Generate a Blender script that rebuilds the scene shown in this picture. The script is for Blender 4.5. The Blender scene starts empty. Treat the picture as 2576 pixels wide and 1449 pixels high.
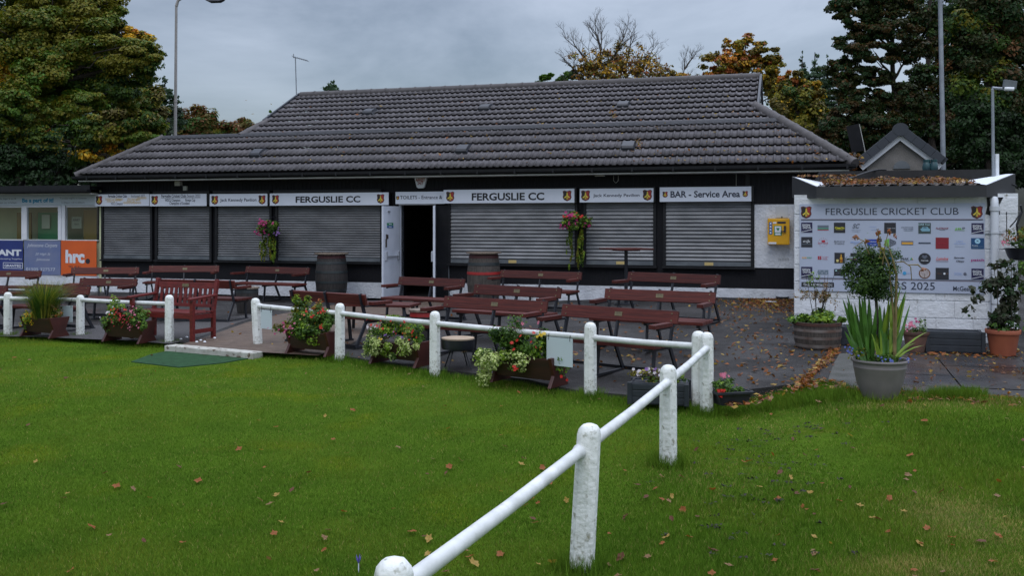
import bpy, bmesh, math, random
import numpy as np
from mathutils import Vector, Matrix
random.seed(7); RNG = np.random.default_rng(7)
R = math.radians
S = bpy.context.scene
COL = S.collection
# ------------------------------------------------------------------ camera
F, YH, EYE = 2430.0, 558.0, 1.75          # focal length in photo units (frame 2576 wide), horizon row, eye height
cd = bpy.data.cameras.new('camera'); cam = bpy.data.objects.new('camera', cd); COL.objects.link(cam)
cam.location = (0, 0, EYE); cam.rotation_euler = (R(90), 0, 0)
cd.sensor_width = 36; cd.lens = F/2576*36; cd.shift_y = -(724.5-YH)/2576
cd.clip_start = .1; cd.clip_end = 3000
S.camera = cam
# ------------------------------------------------------------------ sky, sun, exposure
wd = bpy.data.worlds.new('World'); S.world = wd; wd.use_nodes = True
nt = wd.node_tree; nt.nodes.clear()
def N(t, kind, **kw):
    n = t.nodes.new(kind)
    for k, v in kw.items():
        if k.startswith('i_'): n.inputs[k[2:].replace('_', ' ')].default_value = v
        else: setattr(n, k, v)
    return n
SUN_EL, SUN_ROT = R(52), R(200)
sky = N(nt, 'ShaderNodeTexSky', sky_type='NISHITA', sun_disc=False, sun_elevation=SUN_EL, sun_rotation=SUN_ROT, air_density=1.0, dust_density=1.0, altitude=50)
bg1 = N(nt, 'ShaderNodeBackground'); bg1.inputs['Strength'].default_value = .05
nt.links.new(sky.outputs[0], bg1.inputs['Color'])
tc = N(nt, 'ShaderNodeTexCoord'); sep = N(nt, 'ShaderNodeSeparateXYZ')
nt.links.new(tc.outputs['Generated'], sep.inputs[0])
mp = N(nt, 'ShaderNodeMapping'); mp.inputs['Scale'].default_value = (1.0, 1.0, 2.2); mp.inputs['Location'].default_value = (.35, .0, .1)
nt.links.new(tc.outputs['Generated'], mp.inputs[0])
no = N(nt, 'ShaderNodeTexNoise'); no.inputs['Scale'].default_value = 3.4; no.inputs['Detail'].default_value = 9; no.inputs['Roughness'].default_value = .56; no.inputs['Distortion'].default_value = .35
nt.links.new(mp.outputs[0], no.inputs[0])
cr = N(nt, 'ShaderNodeValToRGB'); e = cr.color_ramp.elements
e[0].position = .40; e[0].color = (.175, .191, .228, 1); e[1].position = .68; e[1].color = (.44, .47, .545, 1)
sx0 = N(nt, 'ShaderNodeMath', operation='MULTIPLY_ADD'); sx0.inputs[1].default_value = .26; nt.links.new(sep.outputs['X'], sx0.inputs[0]); nt.links.new(no.outputs[0], sx0.inputs[2]); nt.links.new(sx0.outputs[0], cr.inputs[0])
mr = N(nt, 'ShaderNodeMapRange'); mr.inputs['From Min'].default_value = .0; mr.inputs['From Max'].default_value = 1.0; mr.inputs['To Min'].default_value = .62; mr.inputs['To Max'].default_value = 8.6
zp = N(nt, 'ShaderNodeMath', operation='POWER', use_clamp=True); zp.inputs[1].default_value = 2.4; zc0 = N(nt, 'ShaderNodeMath', operation='MAXIMUM'); zc0.inputs[1].default_value = 0
nt.links.new(sep.outputs['Z'], zc0.inputs[0]); nt.links.new(zc0.outputs[0], zp.inputs[0]); nt.links.new(zp.outputs[0], mr.inputs['Value'])
bg2 = N(nt, 'ShaderNodeBackground'); nt.links.new(cr.outputs[0], bg2.inputs['Color']); nt.links.new(mr.outputs[0], bg2.inputs['Strength'])
ad = N(nt, 'ShaderNodeAddShader'); nt.links.new(bg1.outputs[0], ad.inputs[0]); nt.links.new(bg2.outputs[0], ad.inputs[1])
wo = N(nt, 'ShaderNodeOutputWorld'); nt.links.new(ad.outputs[0], wo.inputs[0])
sd = bpy.data.lights.new('sun', 'SUN'); sd.energy = .6; sd.angle = R(30); sd.color = (1, .97, .92)
sun = bpy.data.objects.new('sun', sd); COL.objects.link(sun)
sun.rotation_euler = (R(90)-SUN_EL, 0, R(180)-SUN_ROT+R(0))
S.view_settings.view_transform = 'Standard'; S.view_settings.look = 'None'; S.view_settings.exposure = 0.0; S.view_settings.gamma = 1
S.view_settings.use_curve_mapping = False
# ------------------------------------------------------------------ site frame: s along the pavilion, t away from the camera
TH = math.atan(.2916); CT, ST = math.cos(TH), math.sin(TH); D0 = 21.22
def ss(a, b, x):
    x = np.clip((x-a)/(b-a), 0, 1); return x*x*(3-2*x)
def st(X, Y): return CT*X-ST*(Y-D0), ST*X+CT*(Y-D0)
def xy(s, t): return CT*s+ST*t, -ST*s+CT*t+D0
def gp(X, Y):                                            # height of the patio
    s, t = st(X, Y); return .19*ss(-.5, 4.5, s)*ss(-12, -5, t)-.10*(1-ss(-7, -1, s))*(1-ss(-6, -2, t))-.06*(1-ss(-9.8, -7.3, t))*(1-ss(4.2, 5.6, s))
def gl(X, Y):                                            # height of the lawn
    s, t = st(X, Y)
    return -.10-.05*(1-ss(-7, -1, s))+ss(2.3, 3.4, X)*ss(6.5, 9.3, Y)*.14+.012*np.sin(X*1.3+.5)*np.sin(Y*.9)
def ray(x, y): return (x-1288)/F, (YH-y)/F
def G(x, y, h=0, g=gp):                                  # ground point seen at photo position x, y
    z = 0
    for i in range(30):
        rx, rz = ray(x, y); d = (z+h-EYE)/rz; z = float(g(rx*d, d))
    return Vector((rx*d, d, z))
def W(x, y, t=0):                                        # (s, z) on the plane t = const
    rx, rz = ray(x, y); d = (t+CT*D0)/(ST*rx+CT); X = rx*d
    return st(X, d)[0], EYE+rz*d
def A(x, y, d):                                          # world point at distance d
    rx, rz = ray(x, y); return Vector((rx*d, d, EYE+rz*d))
# ------------------------------------------------------------------ materials
MATS = {}
def srgb(r, g, b): return tuple((((c/255+.055)/1.055)**2.4 if c > 10 else c/255/12.92) for c in (r, g, b))
def mat(name, c, c2=None, rough=.7, metal=0, ns=8, bump=0, bs=40, spec=.5, detail=5, lo=.35, hi=.65, coat=0, sc=(1, 1, 1), dist=0, c3=None, ns3=2, lo3=.5, hi3=.7, trans=0):
    if name in MATS: return MATS[name]
    m = bpy.data.materials.new(name); m.use_nodes = True; t = m.node_tree; b = t.nodes['Principled BSDF']
    b.inputs['Base Color'].default_value = (*c, 1); b.inputs['Roughness'].default_value = rough; b.inputs['Metallic'].default_value = metal
    b.inputs['Specular IOR Level'].default_value = spec; b.inputs['Coat Weight'].default_value = coat
    tcn = N(t, 'ShaderNodeTexCoord'); mpn = N(t, 'ShaderNodeMapping'); mpn.inputs['Scale'].default_value = sc
    t.links.new(tcn.outputs['Object'], mpn.inputs[0])
    def mixn(ca, cb, scl, l, h, det):
        n = N(t, 'ShaderNodeTexNoise'); n.inputs['Scale'].default_value = scl; n.inputs['Detail'].default_value = det; n.inputs['Distortion'].default_value = dist
        t.links.new(mpn.outputs[0], n.inputs[0])
        r_ = N(t, 'ShaderNodeMapRange'); r_.inputs['From Min'].default_value = l; r_.inputs['From Max'].default_value = h; t.links.new(n.outputs[0], r_.inputs[0])
        x = N(t, 'ShaderNodeMix', data_type='RGBA'); t.links.new(r_.outputs[0], x.inputs['Factor'])
        for k, v in ((6, ca), (7, cb)):
            if isinstance(v, tuple): x.inputs[k].default_value = (*v, 1)
            else: t.links.new(v, x.inputs[k])
        return x.outputs[2]
    out = None
    if c2: out = mixn(c, c2, ns, lo, hi, detail)
    if c3: out = mixn(out or c, c3, ns3, lo3, hi3, 4)
    if out: t.links.new(out, b.inputs['Base Color'])
    if bump:
        n = N(t, 'ShaderNodeTexNoise'); n.inputs['Scale'].default_value = bs; n.inputs['Detail'].default_value = 6; t.links.new(mpn.outputs[0], n.inputs[0])
        bp = N(t, 'ShaderNodeBump'); bp.inputs['Strength'].default_value = bump; bp.inputs['Distance'].default_value = .02
        t.links.new(n.outputs[0], bp.inputs['Height']); t.links.new(bp.outputs[0], b.inputs['Normal'])
    m.diffuse_color = (*c, 1); MATS[name] = m; return m
M_WHITE = mat('white_paint', (.66, .68, .68), (.5, .52, .51), rough=.55, ns=6, bump=.12, bs=30, c3=(.42, .42, .37), ns3=9, lo3=.60, hi3=.80)
M_UPVC = mat('white_upvc', (.72, .75, .80), rough=.35, c2=(.62, .65, .70), ns=3)
M_DOORW = mat('white_door_paint', (.60, .64, .72), (.52, .56, .64), rough=.4, ns=3)
M_RENDER = mat('white_roughcast', (.68, .71, .76), (.56, .59, .64), rough=.9, ns=5, bump=1.0, bs=22, c3=(.34, .34, .32), ns3=3.5, lo3=.62, hi3=.8)
M_BLOCK = mat('white_painted_block', (.70, .73, .78), (.60, .62, .65), rough=.8, ns=3, bump=.8, bs=16, c3=(.24, .22, .18), ns3=11, lo3=.64, hi3=.74)
M_BLACK = mat('black_boarding', (.007, .0075, .010), (.012, .0125, .016), rough=.65, ns=5, sc=(12, 12, 1), bump=.4, bs=1.2, spec=.2)
M_BLACKT = mat('black_trim', (.007, .008, .010), (.012, .0125, .015), rough=.5, ns=8, spec=.3)
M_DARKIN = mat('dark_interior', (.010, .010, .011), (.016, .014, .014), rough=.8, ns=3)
M_TILE = mat('grey_roof_tile', (.092, .087, .095), (.072, .069, .075), rough=.62, ns=1.3, bump=.2, bs=60, spec=.25, c3=(.118, .110, .118), ns3=22, lo3=.45, hi3=.7)
def tone(m, snap, amt):
    t = m.node_tree; b = t.nodes['Principled BSDF']; src = b.inputs['Base Color'].links[0].from_socket
    if snap:
        tc_ = N(t, 'ShaderNodeTexCoord'); v = N(t, 'ShaderNodeVectorMath', operation='SNAP'); v.inputs[1].default_value = snap; t.links.new(tc_.outputs['Object'], v.inputs[0]); w_ = N(t, 'ShaderNodeTexWhiteNoise'); t.links.new(v.outputs[0], w_.inputs[0]); o_ = w_.outputs['Value']
    else: o_ = N(t, 'ShaderNodeObjectInfo').outputs['Random']
    a = N(t, 'ShaderNodeMapRange'); a.inputs['To Min'].default_value = 1-amt; a.inputs['To Max'].default_value = 1+amt; t.links.new(o_, a.inputs[0])
    x = N(t, 'ShaderNodeVectorMath', operation='SCALE'); t.links.new(src, x.inputs[0]); t.links.new(a.outputs[0], x.inputs['Scale']); t.links.new(x.outputs[0], b.inputs['Base Color'])
tone(M_TILE, (.30, .31, 50), .16)
M_RIDGE = mat('grey_ridge_tile', (.075, .068, .070), (.052, .048, .050), rough=.7, ns=7, bump=.3, bs=40)
M_LEAD = mat('lead_flashing', (.020, .021, .025), (.032, .034, .040), rough=.7, ns=9, spec=.3)
M_VENT = mat('slate_blue_vent', (.026, .030, .040), (.020, .023, .030), rough=.5, ns=9)
M_SOFFIT = mat('off_white_soffit', (.48, .49, .46), (.38, .39, .36), rough=.7, ns=3)
M_STEEL = mat('galvanised_shutter', (.155, .162, .172), (.10, .106, .114), rough=.48, metal=.25, ns=1.8, sc=(1, 1, 3), c3=(.10, .09, .08), ns3=5, lo3=.62, hi3=.8)
M_STEEL2 = mat('galvanised_shutter_bright', (.235, .245, .26), (.155, .163, .175), rough=.45, metal=.3, ns=2.2, sc=(1, 1, 3))
M_RAILM = mat('shutter_bottom_rail', (.15, .17, .185), (.10, .115, .13), rough=.5, metal=.2, ns=4)
M_SIGN = mat('white_sign_face', (.62, .67, .76), (.57, .62, .71), rough=.4, ns=2)
M_SIGNB = mat('pale_blue_board', (.42, .47, .60), (.39, .435, .55), rough=.4, ns=1.5)
M_INK = mat('navy_lettering', (.022, .030, .055), rough=.5)
M_INKB = mat('black_lettering', (.008, .010, .016), rough=.5)
M_GOLD = mat('gold_lettering', (.55, .38, .12), rough=.5)
M_RED = mat('crest_red', (.30, .025, .025), rough=.5); M_CBLK = mat('crest_black', (.015, .014, .014), rough=.5)
M_MAR = mat('crest_maroon', (.085, .02, .022), rough=.5); M_YEL = mat('crest_yellow', (.62, .50, .06), rough=.5)
M_WOOD = mat('maroon_bench_wood', (.086, .017, .012), (.046, .010, .008), rough=.5, ns=3, sc=(1, 14, 14), spec=.3, bump=.15, bs=6, c3=(.105, .028, .021), ns3=5, lo3=.55, hi3=.85)
tone(M_WOOD, None, .28)
M_WOOD2 = mat('red_bench_wood', (.15, .018, .016), (.085, .012, .011), rough=.42, ns=4, sc=(2, 8, 8), spec=.4)
M_FRAME = mat('black_metal_frame', (.010, .012, .018), (.018, .02, .026), rough=.4, ns=9)
M_BRASS = mat('brass_plaque', (.20, .17, .09), (.12, .10, .06), rough=.45, metal=.4, ns=30)
M_BARREL = mat('dark_oak_staves', (.034, .029, .027), (.013, .012, .012), rough=.65, ns=5, sc=(9, 9, 1), bump=.4, bs=6)
M_BARREL2 = mat('grey_oak_staves', (.075, .062, .052), (.03, .025, .022), rough=.7, ns=5, sc=(9, 9, 1), bump=.4, bs=6)
M_HOOPR = mat('red_hoop', (.33, .018, .016), (.22, .012, .012), rough=.5, ns=6)
M_HOOPD = mat('dark_hoop', (.022, .032, .034), (.012, .016, .018), rough=.5, ns=6)
M_HOOPG = mat('grey_steel_hoop', (.19, .175, .165), (.10, .06, .045), rough=.6, ns=4)
M_TOP = mat('weathered_timber_top', (.21, .165, .125), (.11, .085, .066), rough=.6, ns=3, sc=(12, 1.5, 1))
M_TOPL = mat('pale_timber_top', (.42, .33, .23), (.30, .21, .14), rough=.6, ns=3, sc=(3, 16, 1))
M_PLANTER = mat('brown_stained_trough', (.040, .013, .010), (.022, .009, .007), rough=.5, ns=4, sc=(1, 1, 6))
M_PLANTER2 = mat('maroon_trough_end', (.065, .015, .011), (.042, .011, .008), rough=.45, ns=6)
M_NAVY = mat('dark_grey_plastic', (.026, .032, .042), (.018, .022, .030), rough=.42, ns=6)
M_GREYP = mat('grey_plastic_pot', (.20, .18, .18), (.165, .150, .150), rough=.45, ns=7)
M_TERRA = mat('terracotta', (.33, .095, .045), (.25, .068, .035), rough=.6, ns=5)
M_TERRA2 = mat('dull_terracotta', (.17, .085, .062), (.10, .058, .045), rough=.75, ns=8)
M_SOIL = mat('soil', (.025, .018, .012), (.012, .010, .008), rough=.95, ns=30)
M_ASPH = mat('wet_asphalt', (.033, .031, .031), (.017, .016, .016), rough=.72, ns=1.6, spec=.28, bump=.7, bs=90, c3=(.095, .09, .085), ns3=75, lo3=.56, hi3=.74)
M_GRAVEL = mat('gravel_tarmac', (.062, .058, .058), (.03, .028, .03), rough=.8, ns=40, bump=.8, bs=70, c3=(.12, .115, .11), ns3=60, lo3=.58, hi3=.7)
M_PATH = mat('brown_concrete', (.115, .080, .058), (.070, .049, .038), rough=.65, spec=.3, ns=2.5, sc=(1, 3, 1), bump=.3, bs=60, c3=(.16, .125, .10), ns3=9, lo3=.5, hi3=.75)
M_SLAB = mat('wet_slab', (.034, .033, .035), (.020, .019, .020), rough=.30, ns=2, spec=.4, bump=.25, bs=50, c3=(.062, .040, .028), ns3=1.5, lo3=.5, hi3=.7)
def wet(m, lo, hi, sc_, a=.42, b_=.58):
    t = m.node_tree; b = t.nodes['Principled BSDF']; tc_ = N(t, 'ShaderNodeTexCoord'); n = N(t, 'ShaderNodeTexNoise'); n.inputs['Scale'].default_value = sc_; n.inputs['Detail'].default_value = 5; t.links.new(tc_.outputs['Object'], n.inputs[0])
    f = N(t, 'ShaderNodeMapRange'); f.inputs['From Min'].default_value = a; f.inputs['From Max'].default_value = b_; f.inputs['To Min'].default_value = lo; f.inputs['To Max'].default_value = hi; t.links.new(n.outputs[0], f.inputs[0]); t.links.new(f.outputs[0], b.inputs['Roughness'])
wet(M_ASPH, .34, .85, .9, .40, .55); wet(M_SLAB, .10, .40, 1.1)
M_STRIP = mat('grey_concrete', (.085, .085, .080), (.050, .052, .044), rough=.7, spec=.3, ns=4, bump=.6, bs=60)
M_MAT = mat('green_rubber_mat', (.028, .075, .034), (.020, .050, .024), rough=.9, spec=.1, ns=12, bump=.4, bs=120)
M_NOTICE = mat('pale_notice_board', (.50, .58, .61), (.46, .54, .57), rough=.5, ns=2)
M_GLASS = mat('window_glass', (.02, .03, .03), rough=.08, spec=.9)
M_POLE = mat('galvanised_pole', (.30, .33, .37), (.22, .245, .28), rough=.5, metal=.4, ns=5)
M_POLE2 = mat('painted_lamp_pole', (.30, .29, .28), (.24, .235, .23), rough=.6, ns=2)
M_BARK = mat('bark', (.035, .027, .020), (.018, .014, .011), rough=.95, ns=9, sc=(3, 3, .7), bump=.5, bs=12)
M_BARKG = mat('grey_bark', (.065, .058, .052), (.04, .035, .03), rough=.95, ns=6)
M_AEDY = mat('yellow_cabinet', (.72, .38, .01), (.62, .32, .01), rough=.35, ns=4)
M_GREEN = mat('sign_green', (.02, .20, .09), rough=.5); M_BLUE = mat('sign_blue', (.02, .10, .30), rough=.5)
M_W = mat('print_white', (.66, .70, .76), rough=.5); M_DK = mat('print_charcoal', (.020, .021, .030), rough=.5)
def lm(name, c, k=.55, rough=.55, g=1.0):
    if name.startswith('leaf') or name.startswith('needle'): g = 2.0
    c = tuple(x*g for x in c)
    m = mat(name, c, tuple(x*k for x in c), rough=rough, ns=14, spec=.25); t = m.node_tree; b = t.nodes['Principled BSDF']
    if not t.nodes.get('leaf_light'):
        tr = N(t, 'ShaderNodeBsdfTranslucent', name='leaf_light'); mx = N(t, 'ShaderNodeMixShader'); mx.inputs[0].default_value = .25; tr.inputs[0].default_value = (c[0]*1.3, c[1]*1.4, c[2]*.8, 1)
        ou = t.nodes['Material Output']; t.links.new(b.outputs[0], mx.inputs[1]); t.links.new(tr.outputs[0], mx.inputs[2]); t.links.new(mx.outputs[0], ou.inputs[0])
    return m
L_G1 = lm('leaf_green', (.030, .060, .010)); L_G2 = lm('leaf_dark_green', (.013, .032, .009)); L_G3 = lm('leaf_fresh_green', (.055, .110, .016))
L_Y1 = lm('leaf_yellow_green', (.14, .13, .018)); L_Y2 = lm('leaf_yellow', (.42, .26, .02)); L_O1 = lm('leaf_orange', (.33, .13, .015)); L_OL = lm('leaf_olive', (.075, .062, .016))
L_BR = lm('leaf_brown', (.105, .048, .018)); L_RU = lm('leaf_russet', (.21, .065, .022)); L_PI = lm('needle_green', (.020, .038, .020)); L_BG = lm('leaf_blue_green', (.035, .062, .035))
L_VAR = lm('leaf_cream_edged', (.30, .34, .14)); L_DKP = lm('leaf_purple_green', (.030, .034, .020)); L_LIME = lm('leaf_lime', (.13, .20, .02))
FL_R = lm('petal_red', (.55, .03, .02), .8); FL_P = lm('petal_magenta', (.42, .03, .16), .8); FL_PK = lm('petal_pink', (.55, .16, .25), .8); FL_W = lm('petal_white', (.6, .55, .6), .85)
FL_Y = lm('petal_yellow', (.65, .45, .03), .8); FL_V = lm('petal_violet', (.20, .10, .32), .8); FL_B = lm('petal_blue', (.10, .14, .45), .8); FL_S = lm('petal_salmon', (.55, .25, .14), .8)
# ------------------------------------------------------------------ mesh helpers
class MB:
    def __init__(s): s.v = []; s.f = []; s.m = []
    def add(s, vs, fs, m=0):
        o = len(s.v); s.v += [tuple(v) for v in vs]
        for f in fs: s.f.append(tuple(i+o for i in f)); s.m.append(m)
        return s
    def box(s, c, d, rot=None, m=0, ch=0):
        x, y, z = (k/2 for k in d)
        M = rot if rot is not None else Matrix.Identity(3)
        vs = [Vector(c)+M@Vector((a*x, b*y, e_*z)) for e_ in (-1, 1) for b in (-1, 1) for a in (-1, 1)]
        return s.add(vs, [(0, 2, 3, 1), (4, 5, 7, 6), (0, 1, 5, 4), (2, 6, 7, 3), (0, 4, 6, 2), (1, 3, 7, 5)], m)
    def bb(s, x0, x1, y0, y1, z0, z1, m=0): return s.box(((x0+x1)/2, (y0+y1)/2, (z0+z1)/2), (x1-x0, y1-y0, z1-z0), m=m)
    def beam(s, p, q, w, h, m=0, up=(0, 0, 1)):
        p, q = Vector(p), Vector(q); d = (q-p); L = d.length; d.normalize(); u = Vector(up)
        sd_ = d.cross(u)
        if sd_.length < 1e-4: sd_ = d.cross(Vector((0, 1, 0)))
        sd_.normalize(); u2 = sd_.cross(d); M = Matrix((sd_, d, u2)).transposed()
        return s.box((p+q)/2, (w, L, h), M, m)
    def tube(s, pts, r, n=8, m=0, cap=True):
        pts = [Vector(p) for p in pts]; k = len(pts); rs = r if isinstance(r, (list, tuple)) else [r]*k
        vs = []; ref = None
        for i, p in enumerate(pts):
            d = (pts[min(i+1, k-1)]-pts[max(i-1, 0)]).normalized()
            if ref is None: ref = d.orthogonal().normalized()
            a = (ref-d*ref.dot(d)); a = a.normalized() if a.length > 1e-5 else d.orthogonal().normalized(); ref = a; b = d.cross(a)
            for j in range(n):
                w = 2*math.pi*j/n; vs.append(p+(a*math.cos(w)+b*math.sin(w))*rs[i])
        fs = [(i*n+j, i*n+(j+1) % n, (i+1)*n+(j+1) % n, (i+1)*n+j) for i in range(k-1) for j in range(n)]
        if cap: fs += [tuple(range(n-1, -1, -1)), tuple((k-1)*n+j for j in range(n))]
        return s.add(vs, fs, m)
    def lathe(s, prof, c=(0, 0, 0), n=28, m=0, jag=0):
        vs = []; c = Vector(c)
        for (r, z) in prof:
            for j in range(n):
                a = 2*math.pi*j/n; vs.append(c+Vector((r*math.cos(a), r*math.sin(a), z)))
        k = len(prof); fs = [(i*n+j, i*n+(j+1) % n, (i+1)*n+(j+1) % n, (i+1)*n+j) for i in range(k-1) for j in range(n)]
        return s.add(vs, fs, m)
    def poly(s, pts, y0, y1, m=0):                        # outline in x, z pushed from y0 to y1
        n = len(pts); vs = [(x, y0, z) for x, z in pts]+[(x, y1, z) for x, z in pts]
        return s.add(vs, [tuple(range(n)), tuple(range(2*n-1, n-1, -1))]+[(i, i+n, (i+1) % n+n, (i+1) % n) for i in range(n)], m)
    def text(s, txt, x, z, size, y, m=0, align='CENTER', off=0, width=None, shear=0, height=None):
        vs, fs, (x0, x1, z0, z1) = text_geo(txt, off, align, shear)
        kx = kz = size
        if width: kx = width/(x1-x0)
        if height: kz = height/(z1-z0)
        if width and align == 'CENTER': x -= (x0+x1)/2*kx
        return s.add([(x+a*kx, y, z+b*kz) for a, b in vs], fs, m)
    def build(s, name, mats, parent=None, smooth=False, bevel=0, label=None):
        me = bpy.data.meshes.new(name); me.from_pydata(s.v, [], s.f)
        for mm in (mats if isinstance(mats, (list, tuple)) else [mats]): me.materials.append(mm)
        if s.m: me.polygons.foreach_set('material_index', s.m)
        if smooth: me.polygons.foreach_set('use_smooth', [True]*len(s.f))
        me.update()
        if smooth or bevel:
            b = bmesh.new(); b.from_mesh(me)
            if bevel: bmesh.ops.bevel(b, geom=[e_ for e_ in b.edges if e_.is_manifold and e_.calc_face_angle(0) > .6], offset=bevel, segments=2, affect='EDGES', profile=.6, clamp_overlap=True)
            if smooth:
                for e_ in b.edges:
                    if e_.is_manifold and e_.calc_face_angle(0) > .7: e_.smooth = False
            b.to_mesh(me); b.free()
        o = bpy.data.objects.new(name, me); COL.objects.link(o)
        if parent: o.parent = parent
        if label: o['label'] = label
        return o
_T = {}
def text_geo(txt, off, align, shear=0):
    k = (txt, off, align, shear)
    if k in _T: return _T[k]
    c = bpy.data.curves.new('lettering', 'FONT'); c.body = txt; c.size = 1; c.align_x = align; c.offset = off; c.resolution_u = 3; c.shear = shear; c.fill_mode = 'FRONT'
    o = bpy.data.objects.new('lettering', c); COL.objects.link(o)
    me = bpy.data.meshes.new_from_object(o.evaluated_get(bpy.context.evaluated_depsgraph_get()))
    vs = [(v.co.x, v.co.y) for v in me.vertices]; fs = [tuple(p.vertices) for p in me.polygons]
    bpy.data.objects.remove(o); bpy.data.curves.remove(c); bpy.data.meshes.remove(me)
    xs = [v[0] for v in vs] or [0, 1]; zs = [v[1] for v in vs] or [0, 1]
    _T[k] = (vs, fs, (min(xs), max(xs), min(zs), max(zs))); return _T[k]
def tag(o, label=None, cat=None, group=None, kind=None):
    if label: o['label'] = label
    if cat: o['category'] = cat
    if group: o['group'] = group
    if kind: o['kind'] = kind
    return o
def thing(name, label, cat, loc=(0, 0, 0), rz=0, group=None):
    o = bpy.data.objects.new(name, None); COL.objects.link(o); o.location = loc; o.rotation_euler = (0, 0, rz); o.empty_display_size = .2
    return tag(o, label, cat, group)
def site(name, label, cat, s=0, t=0, z=0, group=None):       # a thing aligned with the pavilion
    x, y = xy(s, t); return thing(name, label, cat, (x, y, z), -TH, group)
def npmesh(name, V, Fc, mats, mi, parent=None, smooth=False):
    me = bpy.data.meshes.new(name); n = len(V); k = Fc.shape[1]
    me.vertices.add(n); me.vertices.foreach_set('co', np.ascontiguousarray(V, dtype=np.float32).ravel())
    me.loops.add(Fc.size); me.loops.foreach_set('vertex_index', Fc.astype(np.int32).ravel())
    me.polygons.add(len(Fc)); me.polygons.foreach_set('loop_start', np.arange(0, Fc.size, k, dtype=np.int32))
    for mm in mats: me.materials.append(mm)
    me.polygons.foreach_set('material_index', mi.astype(np.int32))
    me.update(calc_edges=True)
    o = bpy.data.objects.new(name, me); COL.objects.link(o)
    if parent: o.parent = parent
    return o
def leaf_quads(P, Nrm, size, asp=1.35, rng=RNG):
    n = len(P); r = rng.normal(size=(n, 3)); u = np.cross(Nrm, r); u /= np.linalg.norm(u, axis=1, keepdims=True)+1e-9; w = np.cross(Nrm, u)
    w /= np.linalg.norm(w, axis=1, keepdims=True)+1e-9
    sz = (size*rng.uniform(.6, 1.3, n))[:, None]; fold = Nrm*sz*rng.uniform(-.25, .25, (n, 1))
    V = np.stack([P-u*sz*asp*.5, P-w*sz*.42+fold, P+u*sz*asp*.5, P+w*sz*.42+fold], 1).reshape(-1, 3)
    return V, np.arange(n*4).reshape(n, 4)
def leafcloud(name, clumps, n, size, pal, parent=None, sub=9, subr=.34, shell=.55, up=.5, flat=1.0, rng=RNG, extra=None, hole=0):
    """clumps: (centre, (rx, ry, rz), weight, palette key); every clump is broken into twig-end tufts of leaves"""
    mats = []; 
    for p in pal.values():
        for m_, w_ in p:
            if m_ not in mats: mats.append(m_)
    Ps = []; Ns = []; MI = []
    vol = np.array([c[2]*(c[1][0]*c[1][1]*c[1][2])**(2/3) for c in clumps]); vol /= vol.sum()
    for (c, rad, wgt, key), fr in zip(clumps, vol):
        k = int(n*fr)
        if k < 4: continue
        rad = np.array(rad); c = np.array(c)
        ns = max(3, int(sub*(.5+rng.random())))
        d = rng.normal(size=(ns, 3)); d /= np.linalg.norm(d, axis=1, keepdims=True)
        rr = rng.uniform(shell, 1, (ns, 1)); sc_ = c+d*rr*rad
        a = rng.integers(0, ns, k); q = rng.normal(size=(k, 3)); q /= np.linalg.norm(q, axis=1, keepdims=True)
        rq = rng.random((k, 1))**.45; tuft = subr*rng.uniform(.6, 1.25, ns)[a][:, None]
        P = sc_[a]+q*rq*rad*tuft*np.array([1, 1, flat])
        Nn = q*.7+d[a]*.5+np.array([0, 0, up])+rng.normal(size=(k, 3))*.45; Nn /= np.linalg.norm(Nn, axis=1, keepdims=True)+1e-9
        Ps.append(P); Ns.append(Nn)
        pl = pal[key]; w = np.array([x[1] for x in pl], float); w /= w.sum(); idx = np.array([mats.index(x[0]) for x in pl])
        # a tuft keeps mostly one colour
        tc_ = rng.choice(len(pl), ns, p=w)[a]; ind = rng.choice(len(pl), k, p=w); pick = np.where(rng.random(k) < .6, tc_, ind); MI.append(idx[pick])
    P = np.concatenate(Ps); Nn = np.concatenate(Ns); MI = np.concatenate(MI)
    V, Fc = leaf_quads(P, Nn, size, rng=rng)
    return npmesh(name, V, Fc, mats, MI, parent)
# ------------------------------------------------------------------ ground
def sheet(name, pts, g, off, m, res=.5, skirt=.0, kind='structure', label=None, cat=None):
    b = bmesh.new(); vs = [b.verts.new((p[0], p[1], 0)) for p in pts]; b.faces.new(vs)
    xs = [p[0] for p in pts]; ys = [p[1] for p in pts]
    x = math.floor(min(xs)/res)*res
    while x < max(xs): x += res; bmesh.ops.bisect_plane(b, geom=b.verts[:]+b.edges[:]+b.faces[:], plane_co=(x, 0, 0), plane_no=(1, 0, 0))
    y = math.floor(min(ys)/res)*res
    while y < max(ys): y += res; bmesh.ops.bisect_plane(b, geom=b.verts[:]+b.edges[:]+b.faces[:], plane_co=(0, y, 0), plane_no=(0, 1, 0))
    for v in b.verts: v.co.z = float(g(v.co.x, v.co.y))+off
    bmesh.ops.recalc_face_normals(b, faces=b.faces)
    if sum(f.normal.z for f in b.faces) < 0: bmesh.ops.reverse_faces(b, faces=b.faces)
    if skirt:
        be = [e_ for e_ in b.edges if e_.is_boundary]; r_ = bmesh.ops.extrude_edge_only(b, edges=be)
        for v in r_['geom']:
            if isinstance(v, bmesh.types.BMVert): v.co.z -= skirt
    me = bpy.data.meshes.new(name); b.to_mesh(me); b.free(); me.materials.append(m)
    o = bpy.data.objects.new(name, me); COL.objects.link(o); tag(o, label, cat, None, kind); return o
EDGE = [(-420, 846), (-100, 848), (0, 850), (110, 851), (215, 853), (330, 862), (420, 871)]
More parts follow.
